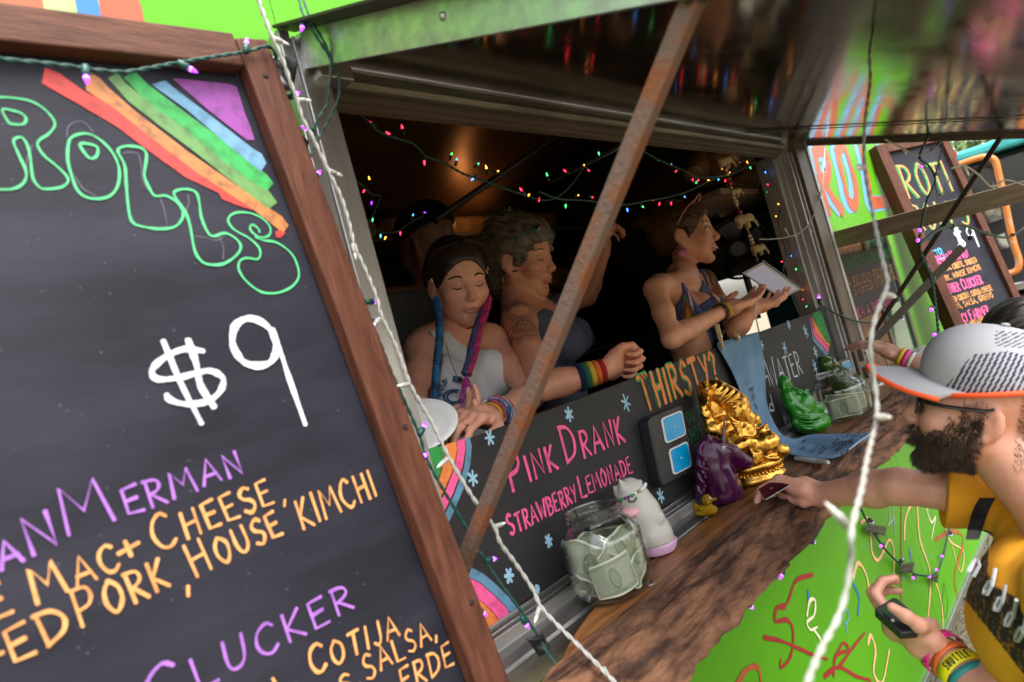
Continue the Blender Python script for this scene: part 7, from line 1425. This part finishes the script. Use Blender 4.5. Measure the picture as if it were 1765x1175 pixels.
def customer():
    R = basis((-.15, .95, .36)); s = .98; ear = atd(1711, 733, 1.10); o = ear - R @ np.array([-.012, .085, -.008])*s
    t = thing('person', 'bearded man in a white and orange cap and yellow shirt paying at the counter', 'person', (o[0], o[1] - .08, 0))
    neck = o + np.array([-.03, -.085, -.17]); shr = np.array([1.50, -.655, 1.172]); shl = np.array([1.115, -.745, 1.16]); chest = np.array([1.275, -.665, 1.02]); waist = np.array([1.26, -.63, .80]); hip = np.array([1.29, -.68, .62])
    wr = atd(1413, 852, 1.50); el = atd(1548, 838, 1.335); lw = atd(1630, 1130, 1.19); le = np.array([1.12, -.70, .885])
    B = Body(np.min([shl, hip, le, wr], 0) - [.14, .17, .1], np.max([shr, wr, o], 0) + [.13, .26, .16], .0038)
    torso(B, neck, shl, shr, chest, waist, hip, 0, (0, 1, 0), 1.12); T = B.copy(.0)
    arm(B, shr, el, wr, (.047, .040, .033, .023)); arm(B, shl, le, lw, (.055, .047, .042, .029))
    hd = nrm(atd(1350, 830, 1.575) - wr); pn = nrm(-CU*.75 - CR*.35 - CB*.1); sdv = np.cross(pn, hd); sg = 1 if np.dot(sdv, CB) > 0 else -1
    hand(B, wr, hd, pn, sg, ((48, 42, 22), (52, 52, 30), (56, 60, 35), (60, 62, 38)), th=[wr + hd*.03 + CB*.026 - CU*.012, wr + hd*.055 + CB*.036 - CU*.026, wr + hd*.085 + CB*.03 - CU*.032, wr + hd*.108 + CB*.022 - CU*.03], s=1.03)
    ld = nrm(atd(1548, 1082, 1.235) - lw); pn2 = nrm(CU*.62 - CB*.55 - CR*.15); sd2 = np.cross(pn2, nrm(ld)); sg2 = 1 if np.dot(sd2, CR + CU) > 0 else -1
    hand(B, lw, ld, pn2, sg2, ((30, 62, 40), (34, 66, 45), (38, 68, 45), (42, 70, 45)), th=[lw + ld*.035 + CU*.03 + CR*.012, atd(1585, 1078, 1.17), atd(1562, 1062, 1.168), atd(1537, 1046, 1.185)], s=1.08)
    B.cone(neck + np.array([0, 0, -.02]), o + R @ np.array([-.03, 0, -.05]), .066, .062, .03); L = head(B, o, R, s)
    def hairline(V, q, C):
        w = (np.clip((-.038 - q[:, 2] + .25*np.clip(.02 - q[:, 0], -.05, .05))/.02, 0, 1)*np.clip((q[:, 0] + .005)/.02, 0, 1)*.55*(q[:, 2] > -.16)*(np.exp(-(((q - [.1, 0, -.066])/[.03, .02, .009])**2).sum(1)) < .4))[:, None]; w = w*(np.linalg.norm(q, axis=1) < .148)[:, None]
        C = C*(1 - w) + np.array((.06, .035, .028))*w; return C
    body = B.mesh('body', m_skin, t, paint=face_paint(o, R, s, SK4, lip=(.42, .16, .14), blush=.4, extra=hairline)); brows(t, L, (.025, .015, .012), lash=False, th=.003)
    V = o_V[body]; q = ((V - o) @ R)/s
    lipz = np.exp(-(((q - [.1, 0, -.066])/[.03, .021, .008])**2).sum(1)) < .5
    chin = (q[:, 2] < -.052 + np.clip(.078 - q[:, 0], 0, .05)*1.05 + .012*hsh(V, 130) + .006*hsh(V, 380)) & (q[:, 0] > .004 + .01*hsh(V, 160)) & (q[:, 2] > -.128) & (np.abs(q[:, 1]) < .085) & lipz & (np.linalg.norm(q, axis=1) < .152)
    
    chin &= ~((q[:, 0] > .098) & (q[:, 2] > -.05))
    side = (q[:, 0] > -.002) & (q[:, 0] < .032) & (q[:, 2] > -.06) & (q[:, 2] < .028) & (np.abs(q[:, 1]) > .05) & (np.abs(q[:, 1]) < .08)
    back = (q[:, 0] < -.045) & (q[:, 2] > -.075) & (q[:, 2] < .05) & (np.linalg.norm(q, axis=1) < .16)
    bm_ = mat('beard_hair', (.022, .014, .010), .55, col2=(.075, .045, .03), vs=60)
    fuzz('beard', bm_, t, V, chin, lambda p: nrm(p - (o + R @ np.array([.02, 0, -.05])))*.8 + R[:, 0]*.15 - np.array([0, 0, .5]), 15000, (.006, .015), .00038, 3)
    fuzz('sideburn', bm_, t, V, side, lambda p: nrm(p - o) - np.array([0, 0, .8]), 1500, (.005, .010), .00035, 4)
    fuzz('hair', bm_, t, V, back, lambda p: nrm(p - o)*.5 - np.array([0, 0, .8]) - R[:, 0]*.2, 5000, (.006, .013), .0004, 5)
    # shirt with sleeves
    for (s0, e0, fr) in ((shr, el, .60), (shl, le, .62)):
        S_ = Body.copy(T); S_.d[:] = 1.0; end = s0*(1 - fr) + e0*fr; S_.cone(s0, s0*.1 + e0*.9, .056, .060, .01); S_.half(end, nrm(e0 - s0), .003)
        S_.cone(end - nrm(e0 - s0)*.03, end + nrm(e0 - s0)*.05, .050, .052, .002, 's'); h_ = np.maximum(.03 - np.abs(T.d - S_.d), 0)/.03; T.d = np.minimum(T.d, S_.d) - h_*h_*.03*.25
    T.d -= .008
    T.half(shr*.44 + el*.56, nrm(el - shr), .003) if False else None
    T.ell(neck + np.array([0, .03, .06]), (.078, .085, .075), None, .006, 's'); T.ripple(lambda P: .0048*hsh(P*[1, 1, .55], 13) + .0026*hsh(P*[1, 1, .5], 30))
    cut = Body.copy(T); ax_ = nrm(el - shr)
    band_n = nrm(np.array([-.25, .1, 1.0]))
    def dye(V_):
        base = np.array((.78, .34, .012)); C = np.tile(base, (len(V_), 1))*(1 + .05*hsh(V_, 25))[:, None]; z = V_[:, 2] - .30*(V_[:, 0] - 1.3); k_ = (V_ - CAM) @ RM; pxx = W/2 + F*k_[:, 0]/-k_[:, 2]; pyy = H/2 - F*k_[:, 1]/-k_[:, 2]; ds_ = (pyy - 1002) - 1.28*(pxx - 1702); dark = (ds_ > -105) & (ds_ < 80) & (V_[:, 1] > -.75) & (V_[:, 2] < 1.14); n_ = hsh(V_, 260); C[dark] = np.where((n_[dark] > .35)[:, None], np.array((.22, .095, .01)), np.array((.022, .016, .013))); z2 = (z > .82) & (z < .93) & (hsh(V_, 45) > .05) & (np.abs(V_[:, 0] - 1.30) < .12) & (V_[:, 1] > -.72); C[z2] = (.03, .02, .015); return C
    shirt = T.mesh('t_shirt', mat('yellow_cotton', (.6, .26, .01), .85, attr='skin_colour', bump=.15, bs=300), t, paint=dye)
    Vs = o_V[shirt]
    def onshirt(px, py):
        d = _ray(px, py); d = d/np.linalg.norm(d); q_ = Vs - CAM; tt = q_ @ d; ds = np.linalg.norm(q_ - tt[:, None]*d, axis=1); near = np.where((ds < .007) & (tt > 0))[0]
        return CAM + d*((tt[near].min() if len(near) else 1.1) - .0018)
    wl_ = mat('white_print', (.42, .42, .45), .8)
    for (px, py, ch) in ((1678, 968, 'in'), (1702, 1006, 'd'), (1720, 1034, 'd'), (1738, 1060, 'd'), (1756, 1086, 'd')):
        c = onshirt(px, py); g = G()
        sts = [[(0, .15), (.12, 0), (.3, .1), (.32, .5), (.14, .6), (0, .48), (0, .15)], [(.0, 1.1), (.2, .75), (.34, .5)]] if ch == 'd' else [[(0, 0), (.02, .6)], [(.22, 0), (.22, .62)], [(.22, .62), (.45, .5), (.45, 0)]]
        for st in sts:
            P = []
            for x, y in st: dx, dy = (x - .2)*36, -(y - .5)*46; P.append(onshirt(px + x*30*.61 + (y - .4)*44*.45, py + x*30*.79 - (y - .4)*44*.85))
            g.tube(P, .0027, 5)
        g.build('print_letter', wl_, shirt)
    bk = mat('black_strap', (.012, .011, .012), .7)
    g = G(); vs = [onshirt(a + (b - a)*k/4, y) for (a, b, y) in ((1688, 1716, 858), (1680, 1708, 872), (1673, 1700, 890), (1668, 1694, 910), (1664, 1688, 930)) for k in range(5)]; g.add(vs, [(i*5 + j, i*5 + j + 1, i*5 + j + 6, i*5 + j + 5) for i in range(4) for j in range(4)]); g.build('backpack_strap', bk, t, smooth=True)
    # trousers and shoes, below the frame
    tr = Body((1.05, -1.1, 0), (1.7, -.45, .85), .012); 
    for q_ in (-1, 1): x = 1.30 + q_*.10; tr.chain([(x - q_*.01, -.75, .74), (x, -.74, .45), (x, -.80, .07)], [.088, .062, .048], .03)
    tr.ell((1.30, -.74, .74), (.17, .115, .1), None, .04); tr.mesh('trousers', mat('dark_trousers', (.03, .035, .05), .9), t)
    for q_ in (-1, 1): x = 1.30 + q_*.10; sh_ = Body((x - .08, -.97, -.01), (x + .08, -.6, .14), .008); sh_.ell((x, -.76, .035), (.045, .13, .04), None, .01).ell((x, -.84, .06), (.042, .05, .05), None, .02).half((x, -.8, .002), (0, 0, -1), .002); sh_.mesh('shoe', mat('shoe_black', (.02, .02, .02), .6), t)
    # cap: crown, curved brim with orange edge
    C = Body(o - .26, o + .26, .0024); C.ell(L(-.014, 0, .052), np.array([.110, .088, .092])*s, R, .01).ell(L(.03, 0, .082), np.array([.064, .068, .056])*s, R, .03); low = L(-.02, 0, .046); nn = nrm(R @ np.array([-.22, 0, -1])); C.half(low, nn, .003)
    inn = Body.copy(C, -.004) if False else None
    def cappaint(V_):
        qq = ((V_ - o) @ R)/s; C_ = np.tile(np.array((.40, .40, .43)), (len(V_), 1)); x, z = qq[:, 0], qq[:, 2]; l = np.abs(qq[:, 1])
        reg = (x > -.085) & (x < .055 - (z - .05)*.5) & (z < .112 - .2*np.abs(x + .02)) & (l > .035); st = np.sin((x*1.0 + z*.30)*840) > .05; C_[reg & st] = (.018, .018, .055); reg2 = (x < -.045) & (x > -.115) & (z < .10) & (np.sin((x*1.0 - z*.8)*900) > .3) & (np.sin((x + z)*700) > -.3); C_[reg2] = (.018, .018, .055); reg3 = (x > -.06) & (x < -.0) & (z > .118) & (z < .140) & (np.sin((x*.6 + z)*1100) > .4) & (l > .02); C_[reg3] = (.03, .03, .06); return C_
    cap = C.mesh('cap', mat('white_cap', (.6, .6, .64), .85, attr='skin_colour', bump=.1, bs=300), t, paint=cappaint, relax=0)
    og = mat('orange_trim', (.85, .095, .02), .6, bump=.1, bs=300); nb = 30; vs = []; edge = []
    na = 12
    for i in range(nb + 1):
        a = math.radians(-78 + 156*i/nb); c0 = np.array([.078*math.cos(a) + .008, .083*math.sin(a), .050]); c1 = np.array([.078*math.cos(a)*1.0 + .008 + .098*max(0, math.cos(a))**.55, .083*math.sin(a)*1.02, .050])
        for j in range(na + 1): f = j/na; p = c0 + (c1 - c0)*f; p[2] = .052 + .010*f - .030*(p[1]/.085)**2*(.5 + .5*f) - .012*f*f; vs.append(L(*p))
        edge.append(vs[-1])
    g = G(); g.add(vs, [(i*(na + 1) + j, (i + 1)*(na + 1) + j, (i + 1)*(na + 1) + j + 1, i*(na + 1) + j + 1) for i in range(nb) for j in range(na)]); br = g.build('brim', mat('cap_cloth', (.40, .40, .43), .85, bump=.1, bs=300), cap, smooth=True); m_ = br.modifiers.new('t', 'SOLIDIFY'); m_.thickness = .004; m_.offset = -1
    g = G(); g.tube(edge, .0042, 8); g.build('brim_trim', og, cap, smooth=True)
    ring = []
    for i in range(41):
        a = math.radians(48 + 264*i/40); p = np.array([-.014 + .116*math.cos(a), .093*math.sin(a), 0]); p[2] = .046 - .22*(p[0] + .02) ; ring.append(L(*p))
    g = G(); g.tube(ring, .0042, 8); g.build('crown_trim', og, cap, smooth=True)
    g = G(); g.ball(L(-.014, 0, .148), (.007, .007, .003), R, 12, 6); g.build('cap_button', MATS['cap_cloth'], cap, smooth=True)
    # glasses
    bf = mat('black_frame', (.008, .008, .009), .2, coat=.4)
    for q_ in (-1, 1):
        g = G(); g.tube([L(.098 - .004*abs(math.cos(a)), q_*.035 + .026*math.cos(a), .004 + .0185*math.sin(a)) for a in np.linspace(0, 2*math.pi, 25)], .0030, 6, cap=False); fo = g.build('glasses_rim', bf, t, smooth=True); g = G(); g.ball(L(.097, q_*.035, .004), np.array([.0025, .025, .0175])*s, R, 14, 8); g.build('lens', mat('smoke_lens', (.02, .02, .022), .05), fo, smooth=True)
        g = G(); g.tube(spline([L(.093, q_*.062, .011), L(.055, q_*.078, .011), L(.005, q_*.0825, .013), L(-.012, q_*.084, .018)], 6), [.0058]*13 + [.0042]*6, 8, flat=.5); g.build('glasses_arm', bf, t, smooth=True)
    g = G(); g.tube([L(.1, -.010, .010), L(.103, 0, .012), L(.1, .010, .010)], .0026, 6); g.build('glasses_bridge', bf, t)
    # wristbands on the left wrist
    fa = nrm(lw - le)
    for k, (c_, hw, c3, nm) in enumerate(((-.006, .010, (.80, .012, .24), 'pink'), (.014, .006, (.62, .12, .02), 'orange'), (.034, .0105, (.78, .70, .01), 'yellow'), (.053, .006, (.03, .24, .25), 'teal'))):
        c = lw - fa*c_; fr_ = zframe(c, nrm(fa + CU*.12*(k - 1)))[:3, :3]; rr = (.0385, .036, .0365, .0365)[k]; g = G(); g.lathe([(rr - .0008, -hw), (rr, -hw), (rr, hw), (rr - .0008, hw)], c, 40, fr_, cap=False); wb_ = g.build('wristband', mat('band_' + nm, c3, .45), t, smooth=True)
        if nm in ('yellow', 'pink'):
            txt = 'SHUTTLE' if nm == 'yellow' else '21 21 21'; n = len(txt); H_ = hw*1.25
            tc = np.array([np.dot(CB, fr_[:, 0]), np.dot(CB, fr_[:, 1])]); a0 = math.atan2(tc[1], tc[0]); up_s = 1 if np.dot(fr_[:, 2], CR) < 0 else -1
            g = G()
            for i, ch in enumerate(txt):
                if ch == ' ': continue
                for kind, pts in FONT[ch][1]:
                    P = []
                    for (x, y) in (spline(pts, 4) if kind == '~' else pts): a = a0 + up_s*((i - n/2 + .2)*.19 + x*.19*.9) - up_s*.15; P.append(c + fr_ @ np.array([(rr + .0007)*math.cos(a), (rr + .0007)*math.sin(a), up_s*(y - .5)*H_]))
                    g.tube(P, .0011 if nm == 'yellow' else .0006, 5)
            g.build('band_lettering', mat('band_ink', (.01, .01, .01), .6), wb_)
    return L, o, R
customer()
# card in his right hand
cp_ = [atd(1316, 841, 1.555), atd(1355, 822, 1.545), atd(1359, 837, 1.515), atd(1319, 861, 1.525)]
u = nrm(cp_[2] - cp_[3]); v = cp_[0] - cp_[3]; KP = Plane(cp_[3], u, v)
if np.dot(KP.n, CAM - cp_[3]) < 0: KP.n = -KP.n
t = thing('bank_card', 'dark red payment card pinched in the customer fingers', 'card', cp_[3]); g = G(); ww, hh = .066, .040
g.prism([(0, 0), (ww, 0), (ww, hh), (0, hh)], KP, -.0006, .0006); g.build('card', mat('card_red', (.10, .01, .022), .25, col2=(.035, .006, .012), vs=40, coat=.4), t, bevel=.0003)
g = G(); g.prism([(0, -.0012), (ww, -.0012), (ww, -.0002), (0, -.0002)], KP, -.0006, .0006); g.build('card_edge', m_rim, t); g = G(); g.prism([(.022, .018), (.028, .018), (.028, .023), (.022, .023)], KP, .0007, .0009); g.build('chip', mat('chip', (.5, .4, .25), .3, .8), t)
# vape-like reader in his left hand
a, b_, c = atd(1506, 1049, 1.215), atd(1536, 1021, 1.235), atd(1584, 1062, 1.19); u = nrm(c - b_); v = b_ - a; DP = Plane(a, u, v)
if np.dot(DP.n, CAM - a) < 0: DP.n = -DP.n
w_ = np.linalg.norm(c - b_); h_ = abs(np.dot(v, DP.v)); t = thing('handheld_device', 'black handheld device with a small green screen in his left hand', 'device', a)
g = G(); g.prism([(0, .004), (.004, 0), (w_, 0), (w_ + .012, h_*.5), (w_, h_), (.004, h_), (0, h_ - .004)], DP, -.018, 0); g.build('body', m_case, t, bevel=.004)
g = G(); g.prism([(.007, .006), (.022, .006), (.022, h_ - .006), (.007, h_ - .006)], DP, .0003, .001); g.build('screen', mat('lcd_green', (.02, .06, .025), .2), t)
for k in range(3): g = G(); p = DP.w((.032, .008 + k*(h_ - .016)/2), .0008); g.ball(p, .003, None, 8, 5); g.build('button', m_rim, t, smooth=True)
# ---- second customer whose head shows above the cap
def second():
    o = atd(1762, 592, 2.15); R = basis((-.5, .8, -.05)); s = .95; t = thing('person', 'dark-haired person partly hidden behind the white cap', 'person', (o[0], o[1], 0)); neck = o + np.array([.02, -.05, -.17]); shl, shr = neck + np.array([-.17, -.02, -.05]), neck + np.array([.17, .02, -.05]); chest = neck + np.array([0, -.02, -.2]); waist = chest + np.array([0, 0, -.22]); hip = waist + np.array([0, 0, -.2])
    wr = atd(1548, 612, 2.35); el = atd(1640, 650, 2.25); B = Body(np.min([shl, hip, wr], 0) - .2, np.max([shr, o, wr], 0) + .2, .0065); torso(B, neck, shl, shr, chest, waist, hip, .04, (0, 1, 0), 1.0); T = B.copy(.008); arm(B, shl, el, wr); arm(B, shr, shr + np.array([.05, .0, -.3]), shr + np.array([.02, .15, -.48])); hand(B, wr, nrm(wr - el), (0, 0, -1)); hand(B, shr + np.array([.02, .15, -.48]), (0, .5, -1), (-1, 0, 0)); B.cone(neck, o + R @ np.array([-.02, 0, -.05]), .055, .052, .03); L = head(B, o, R, s); B.mesh('body', m_skin, t, paint=face_paint(o, R, s, (.46, .25, .17)))
    T.half(neck, (0, 0, 1), .004); T.mesh('shirt', mat('teal_shirt', (.05, .12, .13), .9), t)
    leg = Body((o[0] - .3, o[1] - .35, 0), (o[0] + .3, o[1] + .25, hip[2] + .05), .014)
    for q_ in (-1, 1): leg.chain([hip + np.array([q_*.09, 0, 0]), (hip[0] + q_*.09, hip[1] + .02, .45), (hip[0] + q_*.09, hip[1], .05)], [.085, .06, .05], .03)
    leg.mesh('trousers', MATS['dark_trousers'], t)
    Bh, L2 = hair_cap(o, R, s, .018, (.098, 0, -.065), (.085, .095, .122), back=((-.07, 0, -.02), (.07, .08, .10)), rip=.003); Bh.mesh('hair', mat('black_hair', (.012, .008, .007), .4, col2=(.03, .02, .015), vs=40), t)
    fa = nrm(wr - el)
    for k, c3 in enumerate(((.7, .4, .02), (.8, .05, .3), (.6, .55, .55))): c = wr - fa*(.012 + .016*k); g = G(); g.lathe([(.030, -.006), (.0315, -.006), (.0315, .006), (.030, .006)], c, 24, zframe(c, fa)[:3, :3], cap=False); g.build('wristband', mat('wb2_%d' % k, c3, .5), t, smooth=True)
second()
# ------------------------------------------------------------------ beyond: parked truck with mirrors, trees
def far_truck():
    d0 = 6.2; c = atd(1720, 400, d0); fw = nrm((CAM - c)*np.array([1, 1, 0])); sd = nrm(np.cross((0, 0, 1.), fw)); FP = Plane(c, sd, (0, 0, 1))
    t = thing('parked_truck', 'teal and black truck with orange mirror bracket parked beyond the menu', 'truck', (c[0], c[1], 0)); teal = mat('teal_paint', (.03, .36, .36), .3, coat=.5); blk = mat('black_bodywork', (.012, .012, .014), .35, coat=.3)
    def poly(pts, h0, h1, nm, m, bev=.01, par=None): g = G(); g.prism([FP.px(*p) for p in pts], FP, h0, h1); return g.build(nm, m, par or t, bevel=bev)
    poly([(1638, 268), (1700, 248), (1830, 190), (1840, 225), (1720, 262), (1645, 284)], -.9, .12, 'roof_visor', teal, .03)
    poly([(1646, 286), (1840, 228), (1900, 470), (1690, 520), (1668, 400)], -2.2, -.02, 'cab', blk, .05)
    poly([(1650, 300), (1760, 262), (1790, 330), (1664, 350)], -.019, .0, 'windscreen', mat('dark_windscreen', (.015, .013, .012), .12, coat=.4), .004)
    poly([(1690, 520), (1900, 470), (1930, 700), (1740, 760)], -2.4, .1, 'bonnet', blk, .06); poly([(1722, 492), (1820, 468), (1822, 482), (1726, 505)], .0, .16, 'bumper', mat('chrome', (.5, .5, .52), .15, 1.0), .01)
    for p in ((1640, 266), (1730, 226)): poly([p, (p[0] + 10, p[1] - 3), (p[0] + 11, p[1] + 5), (p[0] + 1, p[1] + 8)], .125, .15, 'marker_light', mat('red_lens', (.55, .01, .015), .2), .004)
    orange = mat('orange_tube', (.55, .17, .035), .4, col2=(.45, .3, .2), vs=8, vlo=.55, vhi=.7); P = [FP.w(FP.px(*p), .45) for p in ((1652, 292), (1680, 282), (1700, 278), (1715, 284), (1722, 310), (1730, 345), (1738, 385), (1746, 420), (1754, 445), (1752, 460), (1740, 466), (1724, 468))]; g = G(); g.tube(spline(P, 8), .026, 12); g.build('mirror_bracket', orange, t, smooth=True)
    for (pts) in ([(1692, 352), (1722, 338), (1730, 380), (1702, 390)], [(1700, 412), (1732, 398), (1742, 425), (1708, 438)]):
        mb_ = poly(pts, .3, .38, 'mirror', blk, .02); c_ = np.mean(pts, 0); q = [tuple(c_ + (np.array(p) - c_)*.85) for p in pts]; g = G(); g.prism([FP.px(*p) for p in q], FP, .381, .386); g.build('mirror_glass', mat('mirror_glass', (.55, .58, .58), .05, 1.0), mb_)
    for wx in (0, 1): g = G(); c2 = FP.w((.6 + wx*1.6, 0), -.6); c2[2] = .45; g.lathe([(.2, -.13), (.42, -.13), (.45, -.09), (.45, .09), (.42, .13), (.2, .13)], c2, 24, np.stack([fw, np.array([0, 0, 1.]), sd], 1)); g.build('wheel', MATS['tyre'], t, smooth=True)
far_truck()
def tree(label, base, h, r, seed):
    rs = random.Random(seed); t = thing('tree', label, 'tree', base, 'trees beyond the trucks'); b = V3(base); g = G()
    P = [b + np.array([.12*math.sin(q*3), .1*math.cos(q*2.2), q*h*.75]) for q in np.linspace(0, 1, 8)]; g.tube(P, np.linspace(.2, .05, 8), 10)
    cl = []
    for k in range(16):
        q = rs.uniform(.35, .95); s = P[int(q*7)]; d = nrm((rs.uniform(-1, 1), rs.uniform(-1, 1), rs.uniform(.1, .9))); e = s + d*r*rs.uniform(.5, 1); g.tube(spline([s, s*.5 + e*.5 + [0, 0, .15], e], 3), np.linspace(.06, .015, 7), 6); cl.append(e)
    g.build('trunk', mat('tree_bark', (.10, .075, .055), .9), t, smooth=True); g = G()
    for k in range(5200):
        c = cl[rs.randrange(len(cl))] + np.array([rs.gauss(0, .38), rs.gauss(0, .38), rs.gauss(0, .30)]); a = nrm([rs.uniform(-1, 1) for _ in range(3)]); x = nrm(np.cross(a, [rs.uniform(-1, 1) for _ in range(3)])); y = np.cross(a, x); s = rs.uniform(.05, .11); g.add([c - x*s, c - y*s*.5, c + x*s, c + y*s*.5], [(0, 1, 2, 3)])
    g.build('crown', mat('leaves', (.05, .11, .02), .6, col2=(.10, .16, .04), vs=2), t)
tree('leafy tree glimpsed over the far menu board', (16.5, 1.2, 0), 5.2, 1.6, 1); tree('bushy tree rising behind the parked teal truck', (21, -3.5, 0), 6, 2.0, 2); tree('leafy tree standing farthest down the row of trucks', (26, 4.5, 0), 6, 2.0, 3)
